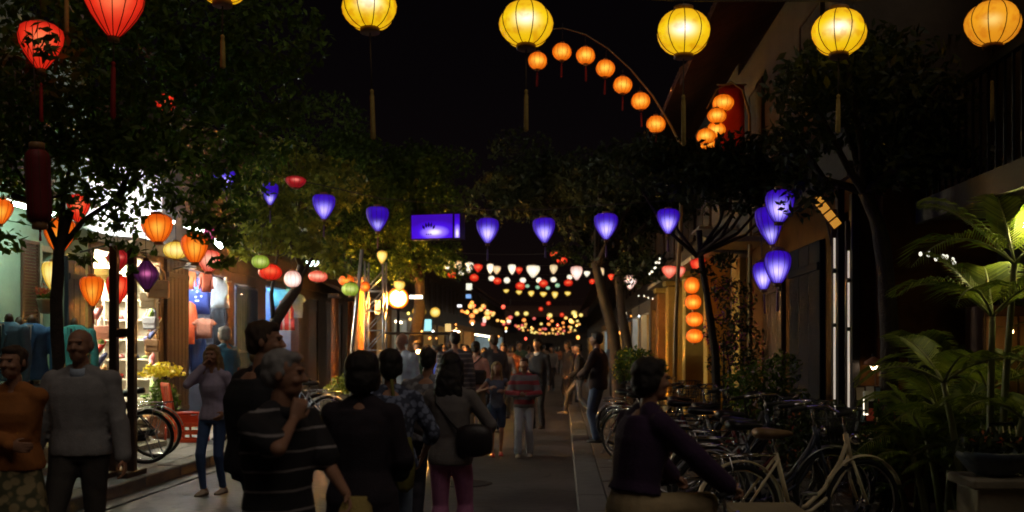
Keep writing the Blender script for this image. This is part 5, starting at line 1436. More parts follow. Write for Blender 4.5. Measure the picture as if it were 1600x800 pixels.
bush('leafy shrub with red blossoms under the small wall lamp', (P(1385,0,8.6).x, 8.6, .10), [(P(x,y,8.6), r) for x, y, r in [(1385,640,(.14,.2,.16)),(1400,690,(.25,.25,.25)),(1370,700,(.2,.2,.25))]], 900, .065, m_leaf, (60,.05,m_petalr))
# areca palms
def palm(label, base, stems, fronds, name='areca_palm'):
    """stems: [(dx,dy,height,lean)] ; fronds: [(stem, azimuth, length, lift, droop)]"""
    base = Vector(base); t = thing(name, label, 'palm', base)
    tips = []
    for dx, dy, h, lx, ly in stems:
        pts = [Vector((dx + lx*(i/8)**1.5, dy + ly*(i/8)**1.5, h*i/8)) for i in range(9)]
        build('stem', MB().tube(pts, [.035 - .012*i/8 for i in range(9)], 7), mat('palm stem', (.20,.22,.09), .5, .3, 6, .3), t)
        tips.append(pts[-1])
    for st, az, L, lift, droop in fronds:
        o = tips[st]; pts = []
        for i in range(13):
            f = i/12
            rr = L*f*math.cos(lift)*(1 - .12*f); zz = L*f*math.sin(lift) - droop*L*f*f
            pts.append(o + Vector((rr*math.sin(az), rr*math.cos(az), zz)))
        q = MB(); q.tube(pts, [.013*(1-.8*i/12) for i in range(13)], 5)
        fr = build('frond', q, mat('palm stem', (.2,.22,.09)), t)
        V = []; F = []
        side = Vector((math.cos(az), -math.sin(az), 0))
        nl = 38
        for i in range(nl):
            f = .12 + .88*i/(nl-1); k = min(int(f*12), 11); p = pts[k].lerp(pts[k+1], f*12-k)
            tan = (pts[k+1]-pts[k]).normalized(); up = side.cross(tan)
            ll = L*.36*math.sin(PI*min(1,(f*.86+.12)))*random.uniform(.85,1.1)
            for sg_ in (-1,1):
                dr = (side*sg_*.82 + tan*.62 + up*.22).normalized()
                a = p; m_ = p + dr*ll*.55 + Vector((0,0,-.03*ll)); e_ = p + dr*ll + Vector((0,0,-.30*ll))
                wd = tan*.0065 + Vector((0,0,.0025))
                n0 = len(V); V += [a - wd*.4, a + wd*.4, m_ + wd, m_ - wd, e_]
                F += [(n0,n0+1,n0+2,n0+3),(n0+3,n0+2,n0+4)]
        q = MB(); q.add(V, F); build('leaflets', q, m_palm, fr)
    return t
fr = [(0,a,L,l,d) for a,L,l,d in [(-1.6,1.15,.75,.55),(-.9,1.0,1.0,.35),(.3,1.1,.9,.4),(1.4,1.2,.7,.5),(2.6,1.0,.8,.55),(-2.4,1.1,.7,.6)]]
fr += [(1,a,L,l,d) for a,L,l,d in [(-1.9,1.3,.6,.6),(-1.2,1.25,.9,.4),(.1,1.0,1.1,.3),(1.1,1.3,.7,.45),(2.2,1.2,.8,.5)]]
fr += [(2,a,L,l,d) for a,L,l,d in [(-1.5,.9,.6,.6),(-.4,.9,.9,.4),(.9,1.,.7,.5),(2.0,.9,.7,.5),(3.1,.8,.8,.5)]]
palm('tall areca palm at the right, lit from above by the balcony lamp', (P(1545,0,7.2).x, 7.2, .095), [(0,0,1.75,.05,.05),(.12,.10,2.15,.12,0),(-.14,.05,1.25,-.18,0),(.05,-.12,1.0,.1,-.1)], fr + [(3,a,.85,.6,.5) for a in (-2,-.8,.6,1.8)])
fr = [(k % 3,a,L,l,d) for k,(a,L,l,d) in enumerate([(-1.8,.95,.6,.6),(-1.1,.9,.8,.5),(-.3,.9,.9,.4),(.6,.9,.8,.5),(1.5,1.0,.6,.55),(2.4,.9,.7,.5),(3.1,.8,.8,.5),(-2.5,.9,.7,.5),(-1.4,.8,1.1,.3),(1.0,.8,1.1,.3),(2.0,.8,1.0,.4),(-2.0,1.0,.4,.5),(1.2,1.0,.4,.5)])]
palm('low bushy areca palm left of the pedestal planter', (P(1480,0,7.6).x, 7.6, .095), [(0,0,.55,.02,0),(.15,.05,.75,.1,0),(-.15,.0,.65,-.12,0)], [(s_,a,L*.62,l,d) for s_,a,L,l,d in fr])
palm('small feathery palm just right of the card rack', (P(1432,0,8.3).x, 8.3, .095), [(0,0,.5,.02,0),(.1,.05,.85,.05,0),(-.08,.0,.3,-.06,0)], [(s_,a,L*.5,l,d) for s_,a,L,l,d in fr])
fr2 = [(k % 4, -PI + 2*PI*k/22 + random.uniform(-.12,.12), random.uniform(.7,1.15), random.uniform(.35,1.15), random.uniform(.4,.65)) for k in range(22)]
st2 = [(0,0,.35,.02,0),(.18,.08,.6,.12,0),(-.2,.0,.5,-.14,0),(.05,-.15,.25,0,-.08)]
palm('thick clump of low palm fronds behind the pedestal planter', (P(1535,0,8.4).x, 8.4, .095), st2, [(s_,a,L*.9,l,d) for s_,a,L,l,d in fr2])
palm('thick clump of low palm fronds against the wall left of the wooden cabinet', (P(1525,0,8.7).x, 8.7, .095), [(a,b,h*1.9,c,d) for a,b,h,c,d in st2], [(s_,a,L*1.05,l,d) for s_,a,L,l,d in fr2])
palm('dense palm at the foot of the tall areca palm', (P(1560,0,8.0).x, 8.0, .095), [(a,b,h*1.4,c,d) for a,b,h,c,d in st2], [(s_,a+.15,L*.95,l,d) for s_,a,L,l,d in fr2])
palm('high dark palm rising behind the tall areca palm', (P(1540,0,9.0).x, 9.0, .095), [(a,b,h*2.6,c,d) for a,b,h,c,d in st2], [(s_,a+.3,L,l,d) for s_,a,L,l,d in fr2])
palm('bushy palm directly before the wooden cabinet', (P(1500,0,7.9).x, 7.9, .095), [(0,0,.9,.02,0),(.15,.05,1.15,.1,0),(-.15,.0,.75,-.12,0)], fr)

# ------------------------------------------------------------------ bicycles
def bicycle(name, label, frame_m, fancy=0, basket=True, group=None, loc=(0,0,0), rz=0):
    """side view along x: rear axle at 0, front axle at 1.06"""
    t = thing(name, label, 'bicycle', loc, rz, group)
    Rw = .335
    for x, nm in ((0,'wheel'),(1.06,'wheel')):
        w = link(nm, MB().lathe([(.028,-.035),(.03,0),(.028,.035)], 10, M=Matrix.Rotation(PI/2,4,'X')).mesh('hub',[m_chrome]), t, (x,0,Rw))
        build('tyre', MB().torus((0,0,0), Rw - .019, .019, 'Y', 40, 8), m_rubber, w)
        build('rim', MB().torus((0,0,0), Rw - .043, .011, 'Y', 40, 6), m_chrome, w)
        q = MB()
        for k in range(18):
            a = 2*PI*k/18; b = a + .35*(1 if k % 2 else -1); y = .025*(1 if k % 2 else -1)
            q.tube([(.027*math.cos(b), y, .027*math.sin(b)), ((Rw-.045)*math.cos(a), 0, (Rw-.045)*math.sin(a))], .0016, 3)
        build('spokes', q, m_chrome, w)
    # frame: step-through double curve
    q = MB()
    q.tube([(.92,0,.80),(.86,0,.66),(.72,0,.46),(.56,0,.34),(.42,0,.30)], .017, 8)
    q.tube([(.94,0,.72),(.89,0,.58),(.76,0,.40),(.60,0,.30),(.44,0,.275)], .015, 8)
    q.tube([(.43,0,.28),(.30,0,.74)], .017, 8)                    # seat tube
    for s in (-1,1):
        q.tube([(.43,s*.03,.28),(.0,s*.06,Rw)], .011, 6)         # chain stay
        q.tube([(.31,s*.03,.70),(.0,s*.06,Rw)], .010, 6)         # seat stay
    q.tube([(.955,0,.64),(.905,0,.86)], .021, 8)                 # head tube
    build('frame', q, frame_m, t)
    q = MB()
    for s in (-1,1): q.tube([(.955,s*.03,.64),(.985,s*.055,.52),(1.06,s*.06,Rw)], .012, 6)
    q.tube([(.955,-.03,.645),(.955,.03,.645)], .016, 6)
    build('fork', q, frame_m, t)
    q = MB(); q.tube([(.91,0,.84),(.885,0,1.0)], .013, 7); q.tube([(.66,-.29,1.03),(.78,-.27,1.05),(.87,-.18,1.06),(.885,0,1.0),(.87,.18,1.06),(.78,.27,1.05),(.66,.29,1.03)], .012, 7)
    hb = build('handlebar', q, m_chrome, t)
    for s in (-1,1): build('grip', MB().tube([(.62,s*.293,1.027),(.75,s*.275,1.047)], .017, 8), m_rubber, hb)
    q = MB(); q.tube([(.31,0,.72),(.28,0,.86)], .013, 7); build('seat_post', q, m_chrome, t)
    q = MB(); q.ring_loft([[(x, w*math.cos(a), .885 + z + h*math.sin(a)) for a in np.linspace(0,2*PI,13)[:-1]] for x, w, h, z in ((.13,.02,.02,.0),(.15,.09,.04,.005),(.22,.105,.045,.0),(.31,.06,.035,-.005),(.40,.026,.022,-.005),(.44,.012,.012,-.008))])
    build('saddle', q, m_black if fancy != 1 else mat('tan saddle', (.22,.13,.06), .5), t)
    for x, a0, a1 in ((0, .05, PI*.92), (1.06, .35, PI*.85)):
        q = MB(); n = 18; rings = []
        for i in range(n+1):
            a = a0 + (a1-a0)*i/n; ro = Rw + .022
            rings.append([(x + (ro + (.010 - .010*abs(k)*1.0))*math.cos(a), .032*k, Rw + (ro + (.010 - .010*abs(k)))*math.sin(a)) for k in (-1,-.5,0,.5,1)] + [(x + (ro - .004)*math.cos(a), .028*k, Rw + (ro - .004)*math.sin(a)) for k in (1,0,-1)])
        q.ring_loft(rings, True); build('mudguard', q, frame_m if fancy else m_steel, t)
    q = MB()
    for s in (-1,1): q.tube([(-.22,s*.06,.735),(.26,s*.06,.735)], .007, 5); q.tube([(-.12,s*.06,.735),(0,s*.07,Rw)], .006, 5)
    for k in range(5): q.tube([(-.20 + .1*k,-.06,.735),(-.20 + .1*k,.06,.735)], .006, 5)
    build('carrier_rack', q, m_chrome, t)
    q = MB(); q.lathe([(.02,-.006),(.095,-.005),(.098,0),(.095,.005),(.02,.006)], 18, (.43,.055,.285), M=Matrix.Rotation(PI/2,4,'X'))
    q.tube([(.43,.075,.285),(.37,.08,.13)], .010, 5); q.tube([(.43,-.075,.285),(.49,-.08,.44)], .010, 5); q.tube([(.43,-.08,.285),(.43,.08,.285)], .014, 6)
    q.cbox((.36,.13,.12), (.09,.08,.02), bev=.004); q.cbox((.50,-.13,.45), (.09,.08,.02), bev=.004)
    build('crank', q, m_steel, t)
    q = MB(); q.cbox((.22,.058,.315), (.46,.018,.085), Matrix.Rotation(R(6),4,'Y'), .006); build('chain_guard', q, m_black if fancy != 1 else frame_m, t)
    q = MB(); q.tube([(.02,-.07,Rw-.01),(-.06,-.16,.01)], .009, 5); q.tube([(-.09,-.16,.008),(-.02,-.17,.008)], .009, 5); build('kickstand', q, m_steel, t)
    q = MB(); q.lathe([(.012,-.05),(.04,-.02),(.048,.02),(.01,.03)], 12, (.99,0,.82), M=Matrix.Rotation(PI/2,4,'Y')); build('headlamp', q, m_chrome, t)
    if basket:
        q = MB()
        for k in range(9):
            f = k/8
            q.tube([(1.02,-.15+.30*f,.74),(1.00,-.17+.34*f,1.0)], .0035, 4); q.tube([(1.22,-.15+.30*f,.74),(1.28,-.17+.34*f,1.0)], .0035, 4)
            q.tube([(1.02,-.15+.30*f,.74),(1.22,-.15+.30*f,.74)], .0035, 4)
        for k in range(7):
            f = k/6
            for s in (-1,1): q.tube([(1.02+.20*f,s*.15,.74),(1.0+.28*f,s*.17,1.0)], .0035, 4)
        for z in (.74,.83,.92,1.0):
            g_ = (z-.74)/.26; x0, x1, y = 1.02-.02*g_, 1.22+.06*g_, .15+.02*g_
            q.tube([(x0,-y,z),(x1,-y,z),(x1,y,z),(x0,y,z),(x0,-y,z)], .005 if z > .95 else .0035, 4)
        build('basket', q, m_black, t)
    return t
GBK = 'bicycles parked side by side along the right pavement'
ZP = .10
bk = bicycle('bicycle', 'cream step through bicycle nearest the camera, parked side on at the right', m_cream, 1, False, GBK, (P(1152,0,7.0).x, 6.9, ZP), R(20))
dark = bicycle('bicycle', 'dark bicycle with a wire basket just behind the cream bicycle', mat('dark blue bicycle paint', (.03,.04,.07), .35, .15, 9, 0, .2), 0, True, GBK, (P(1110,0,7.7).x, 7.65, ZP), R(14))
grey = bicycle('bicycle', 'grey bicycle with a pale basket, third from the camera on the right', mat('grey bicycle paint', (.22,.22,.23), .35, .15, 9, 0, .4), 0, True, GBK, (1.22, 8.25, ZP), R(-14))
red = bicycle('bicycle', 'dark red bicycle fourth from the camera among the parked ones on the right', mat('dark red bicycle paint', (.14,.02,.02), .35, .15, 9, 0, .2), 0, True, GBK, (1.30, 8.9, ZP), R(17))
seq = [(dark,1.12,9.6,-22,'fifth parked bicycle on the right, dark, under the mauve bush'),(grey,1.25,10.2,13,'sixth parked bicycle on the right, grey, beside the mauve bush'),(red,1.05,10.9,-15,'seventh parked bicycle on the right, dark red'),(dark,1.16,11.5,24,'eighth parked bicycle on the right, dark frame'),(grey,.95,12.2,-31,'grey parked bicycle right of the cyclist near the jeans man'),(dark,.78,12.9,-38,'dark parked bicycle whose wheel shows between the jeans man and the cyclist'),(red,.74,13.9,-60,'dark red parked bicycle standing almost end on near the jeans man'),(grey,.85,14.9,8,'grey parked bicycle farthest back on the right by the yellow flowered bush')]
for src, x, y, a, lab in seq: copy_tree(src, (x, y, ZP), R(a), lab)
# left side pair by the pavement edge, and two by the planter
copy_tree(dark, (P(228,0,12.0).x, 12.0, .16), R(-168), 'dark bicycle on the left pavement behind the grey sweater man, its rear wheel in view', 'bicycles parked on the left pavement')
copy_tree(dark, (P(243,0,12.7).x, 12.7, .16), R(-172), 'second dark bicycle behind the first one on the left pavement', 'bicycles parked on the left pavement')
copy_tree(grey, (P(512,0,15.5).x, 15.5, .16), R(-160), 'grey bicycle parked before the planter of yellow green shrubs', 'bicycles parked on the left pavement')
copy_tree(dark, (P(500,0,16.4).x, 16.4, .16), R(-170), 'dark bicycle parked behind the grey one by the planter', 'bicycles parked on the left pavement')
# ------------------------------------------------------------------ people
TMP_SCENE = bpy.data.scenes.new('workbench_scene')
def fuse(name, mb, vox, smooth, m, parent, wrinkle=0.0, seed=0.0, wscale=9.0):
    """one continuous surface from overlapping volumes; cloth gets folds"""
    me = mb.mesh(name + '_draft')
    ob = bpy.data.objects.new('draft', me); TMP_SCENE.collection.objects.link(ob)
    r = ob.modifiers.new('r', 'REMESH'); r.mode = 'VOXEL'; r.voxel_size = vox
    if smooth:
        s = ob.modifiers.new('s', 'SMOOTH'); s.factor = .5; s.iterations = smooth
    with bpy.context.temp_override(scene=TMP_SCENE, view_layer=TMP_SCENE.view_layers[0]):
        dg = bpy.context.evaluated_depsgraph_get(); dg.update()
        out = bpy.data.meshes.new_from_object(ob.evaluated_get(dg))
    out.name = name
    bpy.data.objects.remove(ob); bpy.data.meshes.remove(me)
    if wrinkle:
        n = len(out.vertices); co = np.empty(n*3); out.vertices.foreach_get('co', co); co = co.reshape(-1,3)
        no = np.array([v.normal[:] for v in out.vertices])
        amt = np.array([noise.noise((c[0]*wscale + seed, c[1]*wscale, c[2]*wscale*.75 + 1.7*noise.noise((c[0]*4, c[1]*4, c[2]*5 + seed)))) for c in co])
        co += no*(amt[:,None]*wrinkle); out.vertices.foreach_set('co', co.ravel())
    out.polygons.foreach_set('use_smooth', [True]*len(out.polygons))
    out.materials.clear(); out.materials.append(m); out.update()
    return link(name, out, parent)

def ik(a, c, l1, l2, pole):
    a, c, pole = Vector(a), Vector(c), Vector(pole); d = c - a; L = min(d.length, (l1+l2)*.999)
    t = d.normalized(); c = a + t*L
    x = (l1*l1 - l2*l2 + L*L)/(2*L); hgt = math.sqrt(max(0, l1*l1 - x*x))
    p = pole - t*pole.dot(t)
    p = p.normalized() if p.length > 1e-5 else t.orthogonal().normalized()
    return a + t*x + p*hgt, c

SKIN = mat('skin', (.38,.20,.125), .55, .12, 14, .05)
SKIN2 = mat('tanned skin', (.26,.13,.075), .55, .12, 14, .05)
HAIRB = mat('black hair', (.018,.014,.012), .45, .3, 40, .4)
HAIRD = mat('brown hair', (.06,.035,.02), .5, .3, 40, .4)
HAIRL = mat('blond hair', (.30,.19,.08), .5, .3, 40, .4)
HAIRG = mat('grey hair', (.30,.29,.28), .6, .3, 40, .4)
SHOE = mat('dark shoe leather', (.03,.025,.022), .5, .2, 14, .1)
SHOEW = mat('pale shoe canvas', (.45,.38,.28), .7, .2, 14, .1)
SHOER = mat('red sandal', (.45,.06,.05), .6, .2, 14, .1)
EYE_M = mat('eye', (.05,.04,.035), .2, .1, 9, 0)

def person(label, pos, yaw, h, top, bottom, hair=('short', HAIRB), skin=SKIN, pose=None, vox=.012, build_w=1.0, shoes=SHOE, head=(0,0), female=False, group=None, fingers=None, cat='person'):
    po = dict(lean=(0,0), hip=.93, wr=(.26,.03,.87), wl=(-.26,.03,.87), pr=(.35,-1,0), plx=(-.35,-1,0), ar=(.10,.0,.085), al=(-.10,.0,.085), kr=(.05,1,0), kl=(-.05,1,0))
    if pose: po.update(pose)
    s = h/1.785; root = thing('person', label, cat, pos, yaw, group)
    V = lambda x, y, z: Vector((x, y, z))
    sw = (.165 if female else .185)*(.6 + .4*build_w); hw = .088
    lx, ly = po['lean']
    pelvis = V(0,0,po['hip']); neck = V(lx, ly, po['hip'] + .55 - .5*(lx*lx+ly*ly)); 
    up = (neck - pelvis).normalized()
    side = V(1,0,0) - up*up.x; side.normalize(); fwd = up.cross(side)
    def sp(f, dx=0, dy=0): return pelvis.lerp(neck, f) + side*dx + fwd*dy
    shR = sp(.86, sw); shL = sp(.86, -sw)
    hipR = pelvis + side*hw - up*.02; hipL = pelvis - side*hw - up*.02
    elR, wrR = ik(shR, po['wr'], .29, .255, po['pr']); elL, wrL = ik(shL, po['wl'], .29, .255, po['plx'])
    kR, aR = ik(hipR, po['ar'], .435, .415, po['kr']); kL, aL = ik(hipL, po['al'], .435, .415, po['kl'])
    hy, hp = head
    Hm = Matrix.Rotation(hy, 4, 'Z') @ Matrix.Rotation(hp, 4, 'X')
    hc = neck + up*.04 + V(0,.025,.125)
    def Hp(x, y, z): return hc + (Hm @ V(x, y, z))
    bw = build_w
    def torso(q, grow, z0=-.08, z1=1.0, wide=1.0):
        prof = [(-.16,.150,.105),(-.08,.165,.112),(0,.168,.115),(.13,.160,.108),(.25,.146,.102),(.40,.152,.108),(.55,.165,.114),(.70,.172,.115),(.82,.165,.10),(.91,.115,.082),(.985,.066,.062)]
        if female: prof = [(-.16,.155,.115),(-.08,.170,.122),(0,.168,.12),(.13,.150,.105),(.25,.128,.092),(.40,.135,.10),(.55,.146,.118),(.66,.152,.122),(.80,.148,.095),(.91,.10,.075),(.985,.056,.055)]
        rings = []
        for f, w, d in prof:
            if f < z0 - .001 or f > z1 + .001: continue
            c = sp(f, 0, -.01 + (.012 if .5 < f < .75 and female else 0))
            w2, d2 = w*bw + grow, d*(.35 + .65*bw) + grow
            rings.append([(c + side*(w2*math.copysign(abs(math.cos(a))**.8, math.cos(a))) + fwd*(d2*math.copysign(abs(math.sin(a))**.85, math.sin(a))))*s for a in np.linspace(0,2*PI,17)[:-1]])
        q.ring_loft(rings, True)
    def arm(q, sh, el, wr, g0, g1, frac=1.0, flare=0):
        q.cap(sh*s, el*s, (.050*(.5+.5*bw) + g0*.75)*s, (.040 + g1*.8)*s)
        q.ell((sh - side*(.006))*s, ((.055*(.5+.5*bw)+g0*.7)*s,)*3, 10, 7)
        q.cap((sp(.965) + side*math.copysign(.045, (sh-sp(.86)).dot(side)))*s, (sh - side*math.copysign(.03, (sh-sp(.86)).dot(side)))*s, (.050+g0*.5)*s, (.050+g0*.6)*s)
        if frac > 0:
            e = el.lerp(wr, frac); q.cap(el*s, e*s, (.041 + g1)*s, (.041 + (.027-.041)*frac + g1 + flare)*s)
    def leg(q, hp_, k, a, g, frac=1.0, flare=0):
        q.cap(hp_*s, k*s, (.082*(.5+.5*bw) + g)*s, (.052 + g)*s, 12)
        if frac > 0:
            e = k.lerp(a, frac); q.cap(k*s, e*s, (.054 + g)*s, (.054 + (.036-.054)*frac + g + flare)*s, 12)
            if frac > .9: q.ell((k.lerp(a,.3) + V(0,-.012,0))*s, ((.052+g)*s, (.055+g)*s, .10*s), 10, 7)
    # --- body
    q = MB(); torso(q, -.008, -.16)
    q.cap((neck - up*.04)*s, (neck + up*.07 + V(0,.012,0))*s, .056*s*(.9 if female else 1), .052*s*(.9 if female else 1), 12)
    for sh, el, wr in ((shR,elR,wrR),(shL,elL,wrL)): arm(q, sh, el, wr, -.008, -.004)
    for hp_, k, a in ((hipR,kR,aR),(hipL,kL,aL)):
        leg(q, hp_, k, a, -.006)
        q.cap((a + V(0,-.03,-.045))*s, (a + V(0,.13,-.062))*s, .034*s, .026*s)
        q.cap(a*s, (a + V(0,-.01,-.04))*s, .034*s, .036*s)
    # head
    e = lambda x, y, z, rx, ry, rz: q.ell(Hp(x,y,z)*s, (rx*s, ry*s, rz*s), 18, 12, Hm.to_3x3().to_4x4())
    e(0,-.012,.035,.076,.094,.082); e(0,.022,-.01,.066,.076,.085); e(0,.034,-.062,.052,.058,.048); e(0,.062,-.088,.024,.022,.020)
    q.cap(Hp(0,.088,.018)*s, Hp(0,.108,-.018)*s, .009*s, .0145*s)
    e(0,.082,.034,.052,.018,.012)                                   # brow
    for sx in (-1,1):
        e(sx*.036,.066,-.022,.024,.026,.022); e(sx*.077,-.008,.0,.009,.019,.031); e(sx*.012,.098,-.020,.009,.008,.007)
    e(0,.084,-.052,.024,.012,.006); e(0,.081,-.063,.021,.012,.007)   # lips
    # hands
    for sg_, el, wr, key in ((1,elR,wrR,'hr'),(-1,elL,wrL,'hl')):
        d = (wr - el).normalized(); hd = po.get(key)
        curl = .5; 
        if hd: d = (d*.4 + Vector(hd[0])).normalized(); curl = hd[1]
        nrm = Vector(po.get(key + 'n', (-sg_,.15,0))); nrm = (nrm - d*nrm.dot(d)).normalized()
        wd = d.cross(nrm)
        if wd.y < 0: wd = -wd                                         # towards the thumb side, forwards
        pc = wr + d*.05
        rings = []
        for f, w, th in ((-.01,.024,.019),(.02,.030,.017),(.05,.039,.016),(.085,.040,.013),(.097,.034,.009)):
            c = wr + d*f
            rings.append([(c + wd*w*math.cos(a) + nrm*th*math.sin(a))*s for a in np.linspace(0,2*PI,13)[:-1]])
        q.ring_loft(rings, True)
        for j, L in enumerate((.072,.080,.075,.060)):
            b0 = wr + d*.088 + wd*(.030 - .020*j); cu = curl*(1 + .12*j)
            d1 = (d*math.cos(cu*.7) + nrm*math.sin(cu*.7)); d2 = (d*math.cos(cu*1.7) + nrm*math.sin(cu*1.7)); d3 = (d*math.cos(cu*2.4) + nrm*math.sin(cu*2.4))
            p1 = b0 + d1*L*.48; p2 = p1 + d2*L*.30; p3 = p2 + d3*L*.22
            q.cap(b0*s, p1*s, .0090*s, .0085*s, 8); q.cap(p1*s, p2*s, .0083*s, .0078*s, 8); q.cap(p2*s, p3*s, .0077*s, .0062*s, 8)
        t0 = wr + d*.022 + wd*.024; t1 = t0 + (d*.62 + wd*.62 + nrm*.35).normalized()*.042; t2 = t1 + (d*.9 + wd*.15 + nrm*.35).normalized()*.032
        q.cap(t0*s, t1*s, .0125*s, .0105*s, 8); q.cap(t1*s, t2*s, .0100*s, .0078*s, 8)
    vb = fingers or vox
    fuse('body', q, vb*s, 1, skin, root)
    if vox < .016:
        for sx in (-1,1): build('eye', MB().ell(Hp(sx*.030,.0835,.014)*s, (.0115*s,.008*s,.0065*s), 10, 7), EYE_M, root)
    sd = random.uniform(0, 50)
    # --- trousers / skirt
    bk_, bm_ = bottom[0], bottom[1]; bo = bottom[2] if len(bottom) > 2 else {}
    q = MB()
    if bk_ in ('trousers','shorts'):
        torso(q, .006, -.16, .26)
        g = bo.get('loose', .012)
        for hp_, k, a in ((hipR,kR,aR),(hipL,kL,aL)):
            if bk_ == 'trousers': leg(q, hp_, k, a + V(0,0,.0), g, .97, bo.get('flare', .012))
            else: leg(q, hp_, hp_.lerp(k, .75), a, g + .01, 0)
        fuse(bk_ if bk_ == 'shorts' else 'trousers', q, vox*s, 2, bm_, root, .007*s, sd, 9)
    else:
        Lz = bo.get('hem', .35); rings = []
        for i in range(9):
            f = i/8; z = .20*(1-f)
            c = sp(.14).lerp(V(0,.0,Lz), f); w = .150*bw + (.13)*f; dd = .115 + .10*f
            ring = []
            for a in np.linspace(0,2*PI,25)[:-1]:
                k = 1 + .07*f*math.sin(a*7 + sd)
                ring.append((c + V(w*k*math.cos(a), dd*k*math.sin(a), 0))*s)
            rings.append(ring)
        q.ring_loft(rings, True); fuse('skirt', q, vox*s, 1, bm_, root, .008*s, sd, 8)
    # --- shoes
    for a, d_ in ((aR, po.get('fr', (0,1,0))), (aL, po.get('fl', (0,1,0)))):
        d_ = Vector(d_).normalized(); q = MB()
        rings = []
        for y, w, hgt in ((-.085,.022,.05),(-.06,.038,.085),(0,.041,.085),(.07,.046,.055),(.13,.043,.045),(.165,.028,.032),(.175,.008,.02)):
            c = a + d_*y + V(0,0,-.085); sd_ = V(0,0,1).cross(d_)
            rings.append([(c + sd_*w*math.cos(t_) + V(0,0,1)*(hgt*max(0,math.sin(t_)) + .003))*s for t_ in np.linspace(0,2*PI,13)[:-1]])
        q.ring_loft(rings, True); build('shoe', q, shoes, root)
    # --- top
    tk, tm_ = top[0], top[1]; to = top[2] if len(top) > 2 else {}
    q = MB(); g = to.get('loose', .014); hem = to.get('hem', -.08)
    torso(q, g, hem, .93)
    fr_ = {'long': .97, 'short': 0, 'none': None, 'elbow': .25}[to.get('sleeve', 'long')]
    for sh, el, wr in ((shR,elR,wrR),(shL,elL,wrL)):
        if fr_ is None: q.ell(sh*s, (.06*s,)*3, 10, 7); continue
        if fr_ == 0:
            arm(q, sh, sh.lerp(el,.02), sh, g, g, 0); q.cap(sh*s, sh.lerp(el,.72)*s, (.052*(.5+.5*bw)+g*.75)*s, (.050+g)*s)
        else: arm(q, sh, el, wr, g, g, fr_, to.get('cuff', .004))
    # skirt of a long jacket
    if hem < -.16:
        rings = []
        for f in (0,.5,1):
            c = pelvis + V(0,0,.02 - f*(-hem)*.55); w = .172*bw + g + .012*f; d_ = .125 + g + .02*f
            rings.append([(c + V(w*math.cos(a), d_*math.sin(a), 0))*s for a in np.linspace(0,2*PI,17)[:-1]])
        q.ring_loft(rings, True)
    fuse(tk, q, vox*s, 2, tm_, root, to.get('fold', .009)*s, sd + 9, 8)
    if to.get('collar'):
        q = MB()
        rings = []
        for r_, z_ in ((.072,-.045),(.070,.0),(.064,.025),(.056,.022),(.058,-.04)):
            c = neck + up*z_ + V(0,.008,0); rings.append([(c + V(r_*math.cos(a), r_*math.sin(a)*1.05 + .006, -.018*math.sin(a)))*s for a in np.linspace(0,2*PI,17)[:-1]])
        q.ring_loft(rings, True); build('collar', q, to['collar'], root)
    # --- hair
    hk, hm_ = hair; q = MB()
    eh = lambda x, y, z, rx, ry, rz: q.ell(Hp(x,y,z)*s, (rx*s, ry*s, rz*s), 16, 10, Hm.to_3x3().to_4x4())
    if hk == 'short':
        eh(0,-.022,.052,.083,.096,.080); eh(0,-.055,.0,.070,.058,.075); eh(0,.03,.088,.062,.058,.034)
        for sx in (-1,1): eh(sx*.062,-.018,.02,.020,.045,.045)
    elif hk == 'full':
        eh(0,-.022,.055,.092,.104,.088); eh(0,-.055,-.01,.082,.068,.090); eh(0,.035,.092,.066,.056,.036)
        for sx in (-1,1): eh(sx*.068,-.015,.0,.024,.050,.070)
    elif hk == 'bushy':
        eh(0,-.025,.050,.108,.112,.098); eh(0,-.06,-.03,.100,.078,.105); eh(0,.03,.098,.072,.060,.040)
        for sx in (-1,1): eh(sx*.078,-.02,-.02,.034,.060,.090)
    elif hk == 'long':
        eh(0,-.022,.050,.086,.100,.084); eh(0,.03,.088,.062,.058,.034)
        L = hair_len = .34
        rings = []
        for f in (0,.25,.5,.75,1):
            c = Hp(0,-.055 - .03*math.sin(f*PI), .03) + V(0,-.02*f,-(L)*f); w = .088 + .030*math.sin(f*2.4); d_ = .060 - .02*f
            rings.append([(c + V(w*math.cos(a), d_*math.sin(a), 0))*s for a in np.linspace(0,2*PI,15)[:-1]])
        q.ring_loft(rings, True)
        for sx in (-1,1): q.cap(Hp(sx*.076,.0,.04)*s, (Hp(sx*.085,.0,-.02) + V(0,.01,-.20))*s, .030*s, .022*s)
    elif hk == 'bun':
        eh(0,-.022,.050,.084,.098,.082); eh(0,-.055,-.005,.072,.058,.076); eh(0,.03,.088,.060,.056,.034); eh(0,-.125,.05,.04,.04,.04)
        for sx in (-1,1): eh(sx*.064,-.018,.02,.020,.045,.045)
    elif hk == 'fringe':
        eh(0,-.070,-.005,.070,.046,.050)
        for sx in (-1,1): eh(sx*.066,-.035,.008,.017,.045,.035)
    fuse('hair', q, max(vox*.8,.007)*s, 1, hm_, root, .008*s, sd + 3, 34)
    root['height'] = h
    def world(v):
        return Matrix.Translation(root.location) @ Matrix.Rotation(yaw, 4, 'Z') @ (Vector(v)*s)
    return root, dict(world=world, wrR=wrR, wrL=wrL, shR=shR, shL=shL, neck=neck, pelvis=pelvis, sp=sp, elR=elR, elL=elL, s=s, hc=hc)

def cl(n, c, var=.15): return mat(n, c, .88, var, 16, .25)
ZR = .024                                  # road level
def G(px, d, z=ZR): return Vector((X(px, d), d, z))
NEAR = dict(vox=.012, fingers=.0065)

